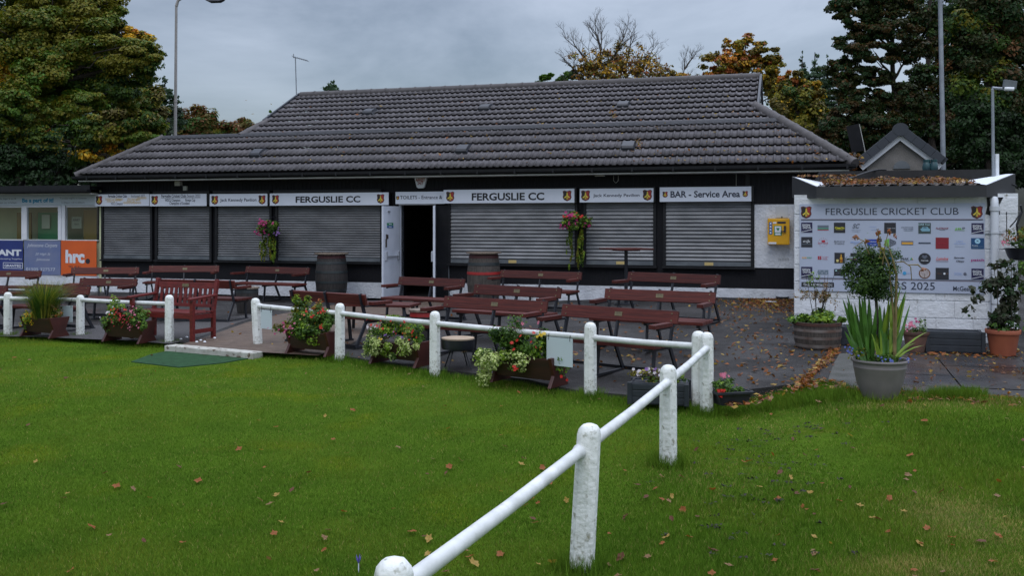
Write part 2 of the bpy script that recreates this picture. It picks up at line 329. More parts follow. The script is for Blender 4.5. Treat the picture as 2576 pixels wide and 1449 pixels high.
EDGE2 = [(640, 888), (740, 893), (850, 905), (930, 917), (1000, 927), (1090, 943), (1160, 950), (1240, 960), (1330, 972), (1400, 988), (1470, 1000), (1560, 1006), (1640, 1018), (1740, 1030), (1800, 1020), (1880, 1012), (1950, 995), (2010, 975), (2070, 966), (2120, 974), (2170, 990), (2290, 996), (2400, 1000), (2500, 1006), (2620, 1014), (2900, 1030)]
eL = [G(*p, 0, gl) for p in EDGE]; eR = [G(*p, 0, gl) for p in EDGE2]
edge = eL+eR
lawn_poly = [(p.x, p.y) for p in edge]+[(14, 9), (14, -6), (-20, -6), (-20, eL[0].y)]
def inlawn(X, Y):
    ex = np.array([p.x for p in edge]); ey = np.array([p.y for p in edge]); return Y < np.interp(X, ex, ey)
patio_poly = [(p.x, p.y) for p in edge]+[(14, 9.2), (16, 30), (-22, 36), (-22, eL[0].y)]
def gterrain(X, Y):
    return -.22+4.4*ss(27, 44, Y)*ss(3, 14, X)+.7*ss(60, 400, Y)
sheet('terrain', [(-900, -60), (900, -60), (900, 1500), (-900, 1500)], lambda X, Y: -.3, 0, mat('rough_grass_terrain', (.03, .05, .015), (.02, .035, .012), rough=.95, ns=.3), res=300)
hp = sheet('hill', [(-30, 25), (60, 25), (60, 110), (-30, 110)], gterrain, 0, mat('woodland_floor', (.02, .022, .012), (.012, .014, .008), rough=.95, ns=.6), res=2.5)
sheet('patio', patio_poly, gp, 0, M_ASPH, res=.5, skirt=.3)
M_LAWN = mat('lawn_soil_and_turf', (.066, .120, .010), (.048, .092, .008), rough=1.0, spec=.03, ns=2.2, bump=.6, bs=120, c3=(.10, .13, .006), ns3=1.1, lo3=.55, hi3=.75)
sheet('lawn', lawn_poly, gl, 0, M_LAWN, res=.4, skirt=.2)
def sheetpx(name, pts, off, m, **k): return sheet(name, [(G(*p).x, G(*p).y) for p in pts], gp, off, m, **k)
sheetpx('path', [(447, 871), (520, 848), (620, 812), (700, 792), (780, 777), (870, 764), (1000, 759), (1120, 760), (1085, 790), (960, 826), (880, 868), (800, 896), (640, 886)], .006, M_PATH, res=.4)
sheetpx('gravel_patch', [(-150, 842), (100, 848), (330, 858), (430, 866), (505, 848), (600, 812), (690, 786), (560, 800), (380, 818), (150, 818), (-150, 815)], .004, M_GRAVEL, res=.4)
sheetpx('concrete_strip', [(2082, 962), (2096, 920), (2112, 892), (2145, 892), (2150, 930), (2158, 984), (2120, 972)], .014, M_STRIP, res=.3)
# paving slabs: wet concrete flags with thin joints
slab_b = MB(); a0 = G(2150, 892); random.seed(3)
o_s, o_t = st(a0.x, a0.y)
for i in range(7):
    for j in range(5):
        s0 = o_s+i*.92; t0 = o_t-j*.62
        q = [xy(s0+.008, t0-.008), xy(s0+.912, t0-.008), xy(s0+.912, t0-.612), xy(s0+.008, t0-.612)]
        cx_, cy_ = sum(k[0] for k in q)/4, sum(k[1] for k in q)/4
        if not all(k[1] > np.interp(k[0], [p.x for p in edge], [p.y for p in edge])-.1 for k in q): 
            q = [(k[0], max(k[1], float(np.interp(k[0], [p.x for p in edge], [p.y for p in edge]))-.02)) for k in q]
            if abs(q[0][1]-q[2][1]) < .1: continue
        tilt = random.uniform(-.003, .003)
        slab_b.add([(k[0], k[1], float(gp(*k))+.02+tilt) for k in q], [(3, 2, 1, 0)])
so = slab_b.build('paving_slabs', M_SLAB); so['kind'] = 'structure'
# bare earth under the worn spots shows where the blades thin out
def blades(name, n, pts, hgt, wid, mats, mi, lean=.5):
    X, Y, Z = pts; n = len(X); a = RNG.uniform(0, 2*np.pi, n); l = RNG.uniform(.1, lean, n); b = RNG.uniform(0, 2*np.pi, n)
    base = np.stack([X, Y, Z-.004], 1); dx = np.stack([np.cos(a), np.sin(a), 0*a], 1)*(wid/2)[:, None]
    tip = base+np.stack([np.cos(b)*l*hgt, np.sin(b)*l*hgt, hgt], 1)
    V = np.stack([base-dx, base+dx, tip], 1).reshape(-1, 3)
    o = npmesh(name, V, np.arange(n*3).reshape(n, 3), mats, mi); o['kind'] = 'stuff'; return o
G1 = mat('grass_blade', (.084, .168, .012), (.056, .122, .010), rough=.8, ns=1.6, spec=.06, c3=(.160, .195, .020), ns3=.7, lo3=.48, hi3=.72)
G2 = mat('grass_blade_fresh', (.112, .208, .018), (.080, .160, .014), rough=.75, ns=2.0, spec=.08)
G3 = mat('grass_blade_dry', (.36, .28, .08), (.22, .20, .05), rough=.7, ns=4)
def lawnpts(n, dmin, dmax, pw=2.0):
    u = RNG.random(n); d = 1/(1/dmin+(1/dmax-1/dmin)*u); rx = RNG.uniform(-.62, .62, n); X = rx*d; Y = d
    k = inlawn(X, Y); return X[k], Y[k]
X, Y = lawnpts(1150000, 4.3, 17)
Z = gl(X, Y); n = len(X)
# longer, rougher grass to the right of the near railing and under the far railing
fx = np.interp(Y, [0, 3.2, 9.3], [-1.6, -.4, 1.87]); rightside = (X > fx) & (Y < 9.6)
ex = np.array([p.x for p in edge]); ey = np.array([p.y for p in edge]); de = np.interp(X, ex, ey)-Y
rough_ = np.exp(-(de/.35)**2)*.06
worn = (np.sin(X*2.1+Y*.8)+np.sin(Y*1.7-X*1.1)) 
h = RNG.uniform(.012, .027, n)+np.where(Y < 9.6, ss(-.25, .6, X-fx), 0)*(.011+.009*np.clip(worn, -1, 1))+rough_*RNG.uniform(.3, 1.2, n)
mi = np.where(RNG.random(n) < .42, 1, 0); mi[RNG.random(n) < .03] = 2
def spot(px, py, rx, ry, strength): p = G(px, py, 0, gl); return strength*np.exp(-((X-p.x)/rx)**2-((Y-p.y)/ry)**2)
dry = spot(2440, 1310, .32, .5, .75)+spot(2360, 1430, .5, .2, .5)+spot(1960, 1085, .5, .35, .3)+spot(2400, 1020, 1.3, .18, .45)+spot(250, 960, 2.6, .8, .14)+spot(1800, 1200, .5, .6, .12)+spot(1050, 985, 1.5, .5, .12)
mi[RNG.random(n) < dry] = 2
hn = np.sin(X*23+Y*9)*np.sin(Y*31-X*14)+.6*np.sin(X*57+1)*np.sin(Y*49)
mud = spot(1960, 1150, .55, .9, 1)+spot(1880, 1330, .6, .4, .9)+spot(2100, 1090, .4, .3, .8)+spot(1910, 1230, .4, .5, .8)
mudk = (mud > .25) & (hn > .75-.35*mud)
mpx = [G(*p, 0, gl) for p in ((325, 914), (378, 893), (445, 880), (560, 896), (645, 901), (562, 917), (450, 929))]
def inpoly(X, Y, P):
    c = np.zeros(len(X), bool)
    for a, b in zip(P, P[1:]+P[:1]): c ^= ((a.y > Y) != (b.y > Y)) & (X < (b.x-a.x)*(Y-a.y)/((b.y-a.y) or 1e-9)+a.x)
    return c
mudk &= mud > .6; mi[mudk] = 3; h[mudk] = .010; keep = ~inpoly(X, Y, mpx); h = h*(1-.35*np.clip(dry*1.5, 0, 1)); X, Y, Z, h, mi = X[keep], Y[keep], Z[keep], h[keep], mi[keep]; n = len(X)
blades('lawn_grass', n, (X, Y, Z), h, np.clip(.0011+Y*.00036, .0016, .007)*RNG.uniform(.7, 1.5, n), [G1, G2, G3, mat('mud_crumb', (.022, .018, .012), (.014, .012, .009), rough=.9, ns=30)], mi, lean=.8)
# ------------------------------------------------------------------ tiles
def tiled(s0, s1, p0, p1, clips, name, parent, gauge=.345, per=.15):
    """courses of double-roll tiles on the plane through (t, z) p0 to p1"""
    (t0, z0), (t1, z1) = p0, p1; L = math.hypot(t1-t0, z1-z0); nc = max(1, round(L/gauge)); dt, dz = (t1-t0)/L, (z1-z0)/L; nt_, nz_ = -dz, dt
    k = int((s1-s0)/per*10)+1; sv = np.linspace(s0, s1, k); ph = ((sv-s0) % per)/per
    prof = .031*np.clip(np.cos((ph-.28)*2*np.pi*1.3), 0, 1)*(np.abs(ph-.28) < .19)
    V = []; Fc = []; o = 0; j = np.random.default_rng(5)
    for c in range(nc):
        a = L*c/nc; b_ = L*(c+1)/nc+.015
        wob = j.normal(0, .0015)
        for (v, hh) in ((a+.09, -.012+prof*0), (a+.006, prof*.9+.036), (a, prof+.048+wob), (b_, prof+.002)):
            V.append(np.stack([sv, t0+dt*v+nt_*hh, z0+dz*v+nz_*hh], 1))
        for r_ in range(3):
            i = np.arange(k-1)+o+r_*k; Fc.append(np.stack([i, i+1, i+1+k, i+k], 1))
        o += 4*k
    V = np.concatenate(V); Fc = np.concatenate(Fc)
    ob = npmesh(name, V, Fc, [M_TILE], np.zeros(len(Fc)), parent)
    b = bmesh.new(); b.from_mesh(ob.data)
    for (ps, pt, qs, qt, sgn) in clips:                 # vertical plane through the hip line, cut only between its two ends
        nn = Vector((qt-pt, -(qs-ps), 0))*sgn
        bmesh.ops.bisect_plane(b, geom=b.verts[:]+b.edges[:]+b.faces[:], plane_co=(ps, pt, 0), plane_no=nn)
        kill = [f for f in b.faces if (f.calc_center_median()-Vector((ps, pt, 0))).dot(nn) > 0 and pt-.2 <= f.calc_center_median().y <= qt+.05 or (qt == RT and f.calc_center_median().y > pt and (f.calc_center_median().x-ps)*sgn > 0)]
        bmesh.ops.delete(b, geom=kill, context='FACES')
    b.to_mesh(ob.data); b.free()
    return ob
def caps(name, pts, parent, r=.115, seg=.42, m=M_RIDGE, sink=.05):
    mb = MB()
    for p, q in zip(pts[:-1], pts[1:]):
        p, q = Vector(p), Vector(q); L = (q-p).length; n = max(1, round(L/seg))
        for i in range(n):
            a = p.lerp(q, i/n); b = p.lerp(q, (i+1)/n); a = a-Vector((0, 0, sink)); b = b-Vector((0, 0, sink))
            mb.tube([a, a.lerp(b, .9), b, b+(b-a)*.06], [r, r, r*1.10, r*1.10], 12)
    return mb.build(name, m, parent, smooth=True)
# ------------------------------------------------------------------ pavilion
pav = site('pavilion', 'long low black boarded cricket pavilion with steel shutters and a grey tiled roof', 'pavilion')
SL, SR = -11.0, 6.9
dl, dr = W(1010, 600)[0], W(1092, 600)[0]
w = MB()
w.bb(W(243, 600)[0], dl, 0, .2, .36, 2.84); w.bb(dr, SR-.2, 0, .2, .36, 2.84); w.bb(dl, dr, 0, .2, 2.13, 2.84)
w.bb(dl-.02, dl, -.003, .25, 0, .36); w.bb(dr, dr+.25, -.004, .2, .02, .36)
# vertical cover boards
sx = W(243, 600)[0]+.08
while sx < SR-.3:
    w.bb(sx, sx+.075, -.008, 0, 2.15, 2.84); sx += .1
w.build('wall', M_BLACK, pav)
pl = MB(); pl.bb(W(243, 600)[0], dl-.02, .0, .2, -.3, .357); pl.bb(dr+.25, SR-.2, -.01, .2, -.3, .38)
pl.build('plinth', M_RENDER, pav)
wp = MB(); a, b_ = W(1898, 600)[0], SR-.3; wp.bb(a, b_, -.022, -.001, W(1950, 674)[1], W(1950, 514)[1]); wp.build('render_panel', M_RENDER, pav)
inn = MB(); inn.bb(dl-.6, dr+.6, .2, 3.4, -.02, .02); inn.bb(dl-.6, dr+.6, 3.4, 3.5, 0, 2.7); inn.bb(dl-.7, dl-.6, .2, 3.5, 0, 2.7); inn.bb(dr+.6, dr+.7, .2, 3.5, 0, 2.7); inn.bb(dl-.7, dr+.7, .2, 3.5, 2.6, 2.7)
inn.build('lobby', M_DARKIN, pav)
dw = MB(); dw.bb(dl-.35, dl-.03, .201, .25, .9, 1.2); dw.build('fire_panel', mat('red_fire_panel', (.22, .012, .010), rough=.4), pav)
# floor of the ledge in front of the wall
lg = MB(); lg.bb(-7.6, -2.75, -.55, 0, -.25, .0); lg.bb(-2.6, -1.6, -.35, 0, -.2, .012); lg.build('step', M_STRIP, pav)
bk = MB(); bk.bb(SL+.2, SR-.2, 7.0, 7.2, -.3, 2.9); bk.bb(SL+.2, SL+.4, .2, 7, -.3, 2.9); bk.bb(SR-.4, SR-.2, .2, 7, -.3, 2.9); bk.build('rear_wall', M_BLACK, pav)
# shutters
SH = [(262, 380, 520.8, 650, .056, 0), (398, 529, 519, 652, .056, 0), (548.6, 679.6, 518, 655.5, .056, 0), (700.5, 958, 517.3, 660, .056, 0),
      (1134.8, 1446.6, 512, 664, .08, 1), (1475.5, 1643.7, 511, 665.6, .08, 1), (1675.7, 1889, 510, 668.8, .08, 1)]
for (x0, x1, y0, y1, pit, br) in SH:
    a = W(x0, 600, -.03)[0]; b_ = W(x1, 600, -.03)[0]; zt, zb = 2.16, .835; zr = zb+.085
    k = int((zt-zr)/pit*8); zz = np.linspace(zr, zt, k); ph = ((zz-zr) % pit)/pit
    dep = (.016 if not br else .026)*np.sin(np.pi*np.clip(ph/.80, 0, 1))
    m_ = MB(); vs = []
    for z_, d_ in zip(zz, dep): vs += [(a, -.03-d_, z_), (b_, -.03-d_, z_)]
    m_.add(vs, [(2*i, 2*i+1, 2*i+3, 2*i+2) for i in range(k-1)])
    sh = m_.build('shutter', M_STEEL2 if br else M_STEEL, pav, smooth=True)
    r_ = MB(); r_.bb(a, b_, -.055, -.028, zb, zr); r_.build('bottom_rail', M_RAILM, sh)
    lk = MB(); cx_ = a+(b_-a)*.5
    if br: lk.bb(cx_-.07, cx_+.11, -.060, -.055, zb+.012, zr-.008)
    else: lk.bb(cx_-.03, cx_+.15, -.062, -.055, zb+.04, zr-.01)
    lk.build('lock_plate', mat('brass_lock_plate', (.52, .40, .16), rough=.45) if br else M_RAILM, sh)
    g_ = MB(); g_.bb(a-.06, a, -.075, -.001, zb-.02, zt+.02); g_.bb(b_, b_+.06, -.075, -.001, zb-.02, zt+.02); g_.bb(a-.08, b_+.08, -.11, -.001, zb-.06, zb-.02)
    g_.bb(a-.06, b_+.06, -.17, -.001, zt, zt+.33); g_.build('shutter_frame', M_BLACKT, pav, bevel=.004)
# roof
EZ, FZ, RZ = 2.90, 3.90, 5.25; ET, FT, RT = -.45, .95, 3.75
eLs, eRs = -11.12, 7.08; fL, fR = -9.62, 5.68; uL = W(603, 338, FT)[0]; gL, gR = -7.2, 5.14; gtL, gtR = 1.95, 1.9
def zu(t): return FZ-.03+(t-FT)*(RZ-FZ+.03)/(RT-FT)
tiled(eLs, eRs, (ET, EZ), (FT, FZ), [(eLs, ET, fL, FT, -1), (eRs, ET, fR, FT, 1)], 'roof', pav)
tiled(uL-.3, fR+.2, (FT, FZ-.03), (RT, RZ), [(uL, FT, gL, gtL, -1), (gL-.001, gtL, gL, RT, -1), (fR, FT, gR, gtR, 1), (gR, gtR, gR+.001, RT, 1)], 'roof', pav)
def side(sv, n, nm='hip_slope'):
    m_ = MB(); m_.add(sv, n); return m_.build(nm, M_TILE, pav)
bt = RT+(RT-FT)+1.4
side([(eLs, ET, EZ), (fL, FT, FZ), (fL, 2*RT-FT, FZ), (eLs, bt, EZ)], [(0, 1, 2, 3)])
side([(uL, FT, FZ-.03), (gL, gtL, zu(gtL)), (gL, 2*RT-gtL, zu(gtL)), (uL, 2*RT-FT, FZ-.03)], [(0, 1, 2, 3)])
side([(fL, FT, FZ-.04), (uL, FT, FZ-.04), (uL, 2*RT-FT, FZ-.04), (fL, 2*RT-FT, FZ-.04)], [(0, 1, 2, 3)], 'flat_roof')
side([(eRs, ET, EZ), (fR, FT, FZ), (gR, gtR, zu(gtR)), (gR, 2*RT-gtR, zu(gtR)), (fR, 2*RT-FT, FZ), (eRs, bt, EZ)], [(5, 4, 3, 2, 1, 0)])
side([(gL, RT, RZ), (gR, RT, RZ), (gR, 2*RT-gtR, zu(gtR)), (fR, 2*RT-FT, FZ), (uL, 2*RT-FT, FZ), (gL, 2*RT-gtL, zu(gtL))], [(0, 1, 2, 3, 4, 5)], 'rear_slope')
side([(fR, 2*RT-FT, FZ), (eRs, bt, EZ), (eLs, bt, EZ), (fL, 2*RT-FT, FZ)], [(0, 1, 2, 3)], 'rear_slope')
for gs, gt, sg in ((gL, gtL, -1), (gR, gtR, 1)):
    m_ = MB(); k = 5
    for i in range(k):                                    # lapped grey boards of the gablet
        za = zu(gt)+(RZ-zu(gt))*i/k-.03; zb_ = zu(gt)+(RZ-zu(gt))*(i+1)/k-.06; wa = (RT-gt)*(1-i/k)*.97; wb = (RT-gt)*(1-(i+1)/k)*.97
        m_.add([(gs+sg*.03, RT-wa, za), (gs+sg*.03, RT+wa, za), (gs+sg*.01, RT+wb, zb_), (gs+sg*.01, RT-wb, zb_), ], [(0, 1, 2, 3)])
    m_.build('gablet', mat('grey_gablet_board', (.16, .18, .19), rough=.6), pav)
    m_ = MB()
    m_.beam((gs+sg*.04, gt-.1, zu(gt)-.03), (gs+sg*.04, RT, RZ+.02), .05, .15); m_.beam((gs+sg*.04, 2*RT-gt+.1, zu(gt)-.03), (gs+sg*.04, RT, RZ+.02), .05, .15)
    m_.build('verge_board', mat('slate_blue_verge', (.028, .034, .045), rough=.5), pav)
caps('ridge_cap', [(gL, RT, RZ+.05), (gR, RT, RZ+.05)], pav)
caps('hip_cap', [(eLs, ET, EZ+.03), (fL, FT, FZ+.04)], pav, r=.10)
caps('hip_cap', [(uL, FT, FZ+.03), (gL, gtL, zu(gtL)+.03)], pav, r=.10)
caps('hip_cap', [(eRs, ET, EZ+.03), (fR, FT, FZ+.05)], pav)
caps('hip_cap', [(fR, FT, FZ+.05), (gR, gtR, zu(gtR)+.03)], pav)
m_ = MB()                                                # lead strip dressed over the tiles where the two slopes meet
k = int((fR-fL)/.0375); rj = random.Random(4)
vs = []
for i in range(k+1):
    s_ = fL+(fR-fL)*i/k; ph = (i % 4)/4; w_ = .018 if i % 4 in (1, 2) else 0
    vs += [(s_, FT-.13, FZ-.085+.05+w_+rj.uniform(0, .006)), (s_, FT-.09, FZ+.012), (s_, FT-.02, FZ+.060), (s_, FT+.05, FZ+.075)]
m_.add(vs, [(4*i+j, 4*i+4+j, 4*i+5+j, 4*i+1+j) for i in range(k) for j in range(3)])
m_.build('flashing', M_LEAD, pav)
for (x, y, up_) in ((650, 388, 0), (1166, 378, 0), (1582, 370, 0), (931, 285, 1), (1222, 274, 1), (1569, 267, 1)):
    t_ = .4 if not up_ else 2.4
    for it in range(20):
        s_, z_ = W(x, y, t_); t_ = (ET+(z_-EZ)/(FZ-EZ)*(FT-ET)) if not up_ else (FT+(z_-FZ+.03)/(RZ-FZ+.03)*(RT-FT))
    ang = math.atan2((FZ-EZ), (FT-ET)) if not up_ else math.atan2(RZ-FZ+.03, RT-FT)
    m_ = MB(); M3 = Matrix.Rotation(ang, 3, 'X')
    pts = []
    for (yy, zz_) in ((-.17, .03), (-.17, .085), (-.12, .12), (.10, .10), (.20, .03)):
        for xx in (-1, 1):
            pts.append(Vector((s_, t_, z_))+M3@Vector((xx*(.13 if zz_ > .05 else .15), yy, zz_)))
    m_.add(pts, [(2*i, 2*i+1, 2*i+3, 2*i+2) for i in range(4)]+[(8, 6, 4, 2, 0), (1, 3, 5, 7, 9), (0, 8, 9, 1)])
    m_.box(Vector((s_, t_, z_))+M3@Vector((0, 0, .025)), (.36, .36, .02), M3)
    m_.build('roof_vent', M_VENT, pav, bevel=.012)
m_ = MB(); 
prof = [(-.065, .0), (-.06, -.045), (-.03, -.07), (.03, -.07), (.06, -.045), (.065, 0)]
m_.add([(sv, ET-.045+y_, EZ-.03+z_) for sv in (eLs-.02, eRs+.02) for y_, z_ in prof], [(i, i+1, i+7, i+6) for i in range(5)]+[(5, 4, 3, 2, 1, 0), (6, 7, 8, 9, 10, 11)])
for i in range(22): sx = eLs+.4+i*.84; m_.bb(sx, sx+.04, ET-.115, ET+.03, EZ-.115, EZ-.02)
m_.build('gutter', M_BLACKT, pav)
m_ = MB(); m_.bb(eLs+.1, eRs-.1, ET+.005, ET+.03, EZ-.13, EZ-.01); m_.build('fascia', M_BLACKT, pav)
m_ = MB(); m_.bb(eLs+.1, eRs-.1, ET-.02, 0.1, EZ-.155, EZ-.131); m_.build('soffit', M_SOFFIT, pav)
# small fittings on the wall under the eaves
def fit(x0, y0, x1, y1, t, dp, m, name, par=pav):
    s0, z1 = W(x0, y0, t); s1, z0 = W(x1, y1, t); q = MB(); q.bb(s0, s1, t, t+dp, z0, z1); return q.build(name, m, par, bevel=.004)
fit(439, 454, 452, 467, -.12, .12, M_SOFFIT, 'junction_box'); fit(460, 468, 469, 479, -.06, .06, M_SOFFIT, 'sensor')
fit(383, 443, 405, 447, -.3, .1, M_SOFFIT, 'soffit_light'); fit(754, 443, 780, 446, -.3, .1, M_SOFFIT, 'soffit_light'); fit(1496, 440, 1520, 443, -.3, .1, M_SOFFIT, 'soffit_light')
m_ = MB(); s0, z0 = W(1546, 452, -.02); m_.tube([(s0-.02, -.02, z0+.12), (s0-.02, -.03, z0-.02), (s0+.03, -.03, z0-.07), (s0+.08, -.03, z0-.02), (s0+.08, -.02, z0+.12)], .006, 6)
s0, z0 = W(1852, 452, -.02); m_.tube([(s0, -.02, z0+.15), (s0, -.02, z0-.2)], .005, 6); m_.build('cable', M_SOFFIT, pav)
fit(1875, 436, 1886, 470, -.03, .03, M_BLACKT, 'junction_box')
fit(1294, 690, 1340, 700, -.012, .02, M_BLACKT, 'air_brick')
# vents and box on the white panel
for (x0, y0, x1, y1) in ((1958, 649, 1986, 656),):
    q = MB(); a, zt = W(x0, y0, -.03); b_, zb = W(x1, y1, -.03)
    for i in range(7):
        for j in range(3): q.bb(a+(b_-a)*(i+.15)/7, a+(b_-a)*(i+.7)/7, -.028, -.024, zb+(zt-zb)*(j+.15)/3, zb+(zt-zb)*(j+.7)/3)
    q.build('air_brick', mat('vent_grey', (.35, .37, .38), rough=.6), pav)
fit(1952, 518, 1983, 547, -.04, .018, mat('pale_cover_plate', (.52, .55, .58), rough=.5), 'cover_plate')
# doors
dfr = MB(); a = W(1001, 600)[0]
dfr.bb(dl-.055, dl, -.03, .12, .0, 2.16); dfr.bb(dr, dr+.05, -.03, .12, .0, 2.16); dfr.bb(dl-.055, dr+.05, -.03, .12, 2.13, 2.17); dfr.build('door_frame', M_DOORW, pav, bevel=.003)
def door(hs, ang, wd_, label=None):
    # hinge at hs, leaf swings out towards the camera
    c, s_ = math.cos(ang), math.sin(ang); M3 = Matrix.Rotation(ang, 3, 'Z'); O = Vector((hs, -.05, 0))
    def P(x, y, z): return O+M3@Vector((x, y, z))
    q = MB(); q.box(P(wd_/2, 0, 1.07), (wd_, .045, 2.06), M3); d_ = q.build('door', M_DOORW, pav, bevel=.004)
    return d_, P, M3
d1, P, M3 = door(dl-.03, R(262), .72)
q = MB(); q.box(P(.36, .05, .98), (.56, .03, .035), M3); q.box(P(.1, .035, .99), (.07, .05, .2), M3); q.box(P(.62, .035, .99), (.07, .05, .2), M3); q.build('panic_bar', mat('grey_panic_bar', (.42, .45, .50), rough=.35, metal=.3), d1, bevel=.01)
q = MB(); q.box(P(.6, .03, 1.42), (.03, .02, .11), M3); q.box(P(.55, .03, 1.42), (.03, .02, .09), M3); q.box(P(.63, .04, 1.28), (.018, .03, .18), M3); q.build('door_latch', mat('bronze_latch', (.06, .045, .035), rough=.4, metal=.3), d1)
q = MB(); q.box(P(.44, .026, 1.70), (.26, .004, .055), M3, 0); q.box(P(.44, .026, 1.64), (.26, .004, .05), M3, 1); q.box(P(.44, .029, 1.70), (.12, .003, .018), M3, 2); q.box(P(.44, .029, 1.64), (.12, .003, .016), M3, 2); q.build('door_notice', [M_GREEN, M_BLUE, M_W], d1)
q = MB(); q.box(P(.5, .03, 1.98), (.08, .03, .03), M3); q.build('door_closer', M_RAILM, d1)
d2, P, M3 = door(dr+.03, R(-70), .72)
q = MB(); q.box(P(.36, -.05, .98), (.56, .03, .035), M3); q.box(P(.12, -.035, .99), (.07, .06, .22), M3); q.box(P(.62, -.035, .99), (.07, .06, .22), M3); q.build('panic_bar', MATS['grey_panic_bar'], d2, bevel=.01)
q = MB(); q.bb(dr+.06, dr+.36, -.035, -.0, .02, 2.12); q.bb(dr+.36, dr+.375, -.05, 0, .0, 2.12, 1); q.build('side_panel', [M_BLACKT, M_RAILM], pav)
# ------------------------------------------------------------------ crest: shield, halves, figure
def crest(parent, x, z, h_, y):
    w_ = h_*.86; q = MB()
    out = [(-.5, .42), (-.3, .5), (0, .42), (.3, .5), (.5, .42), (.43, .1), (.5, -.15), (.36, -.38), (0, -.52), (-.36, -.38), (-.5, -.15), (-.43, .1)]
    q.poly([(x+a*w_, z+b*h_) for a, b in out], y, y+.002, 0)
    k = .86
    for sg, mi_ in ((-1, 1), (1, 2)):
        pts = [(0, .42*k), (.3*sg*k, .5*k), (.48*sg*k, .40*k), (.40*sg*k, .1*k), (.46*sg*k, -.15*k), (.34*sg*k, -.37*k), (0, -.5*k)]
        q.add([(x+a*w_, y-.002, z+b*h_) for a, b in pts], [tuple(range(7))], mi_)
    def blob(pts): q.add([(x+a*w_, y-.004, z+b*h_) for a, b in pts], [tuple(range(len(pts)))], 3)
    blob([(.06*math.cos(a*.785)+.0, .27+.06*math.sin(a*.785)) for a in range(8)])
    blob([(-.06, .2), (.08, .2), (.1, .02), (-.08, .02)])
    blob([(-.02, .06), (.02, -.02), (-.24, -.26), (-.34, -.18)]); blob([(.02, .06), (-.02, -.04), (.22, -.24), (.32, -.14)])
    for i in (-1, 0, 1): blob([(i*.07-.02, -.12), (i*.07+.02, -.12), (i*.07+.02, -.36), (i*.07-.02, -.36)])
    return q.build('crest', [M_MAR, M_CBLK, M_RED, M_YEL], parent)
def signbox(label, x0, y0, x1, y1, t, dp=.17, face=M_SIGN):
    yt = y0; s0, z1 = W(x0, yt, t); s1, z0 = W(x1, y1, t)
    r_ = site('sign', label, 'sign', (s0+s1)/2, t, z0); h_ = z1-z0; w_ = s1-s0
    q = MB(); q.bb(-w_/2, w_/2, 0, .006, 0, h_); q.build('sign_face', face, r_)
    if dp: q = MB(); q.bb(-w_/2, w_/2, .006, dp, 0.004, h_-.004); q.build('sign_box', M_BLACKT, r_)
    return r_, w_, h_
def lettering(r_, items, mats):
    q = MB()
    for it in items: q.text(*it[:4], -.003, it[4], **(it[5] if len(it) > 5 else {}))
    return q.build('lettering', mats, r_)
TS = -.19
r_, w_, h_ = signbox('white sign with crests reading JACK KENNEDY PAVILION left of the first wide sign', 527.5, 488, 672.5, 517.5, TS)
lettering(r_, [('Jack Kennedy Pavilion', 0, h_*.38, .1, 0, dict(width=w_*.63, height=h_*.34, off=.012))], [M_INK]); crest(r_, -w_*.41, h_/2, h_*.75, -.003); crest(r_, w_*.41, h_/2, h_*.75, -.003)
r_, w_, h_ = signbox('wide white sign reading FERGUSLIE CC left of the open door', 678.7, 486.3, 977.6, 515.5, TS)
lettering(r_, [('FERGUSLIE CC', -.01, h_*.25, .1, 0, dict(width=w_*.545, height=h_*.52, off=.03))], [M_INKB]); crest(r_, -w_*.45, h_/2, h_*.74, -.003); crest(r_, w_*.435, h_/2, h_*.74, -.003)
r_, w_, h_ = signbox('pale sign reading TOILETS - Entrance above the open door', 995, 482.5, 1118, 512.2, TS+.06)
lettering(r_, [('TOILETS - Entrance &', .03, h_*.40, .1, 0, dict(width=w_*.86, height=h_*.30, off=.012))], [M_INK]); crest(r_, -w_*.455, h_/2, h_*.32, -.003)
r_, w_, h_ = signbox('wide white sign reading FERGUSLIE CC right of the open door', 1115.8, 477.5, 1444.8, 509.4, TS)
lettering(r_, [('FERGUSLIE CC', -.0, h_*.22, .1, 0, dict(width=w_*.555, height=h_*.56, off=.03))], [M_INKB]); crest(r_, -w_*.447, h_/2, h_*.76, -.003); crest(r_, w_*.447, h_/2, h_*.76, -.003)
r_, w_, h_ = signbox('white sign with crests reading JACK KENNEDY PAVILION left of the bar sign', 1458.4, 474.7, 1643.8, 507.8, TS)
lettering(r_, [('Jack Kennedy Pavilion', 0, h_*.40, .1, 0, dict(width=w_*.63, height=h_*.29, off=.012))], [M_INK]); crest(r_, -w_*.42, h_/2, h_*.78, -.003); crest(r_, w_*.42, h_/2, h_*.78, -.003)
r_, w_, h_ = signbox('white sign reading BAR - Service Area above the rightmost shutter', 1659.7, 471, 1890, 506, TS)
lettering(r_, [('BAR - Service Area', 0, h_*.30, .1, 0, dict(width=w_*.76, height=h_*.46, off=.025))], [M_INK]); crest(r_, -w_*.44, h_/2, h_*.42, -.003); crest(r_, w_*.435, h_/2, h_*.42, -.003)
r_, w_, h_ = signbox('small white sign with one crest listing wins with gold stars, leftmost on the pavilion', 238.5, 488.8, 375, 517.8, TS)
st_ = '\u2605'
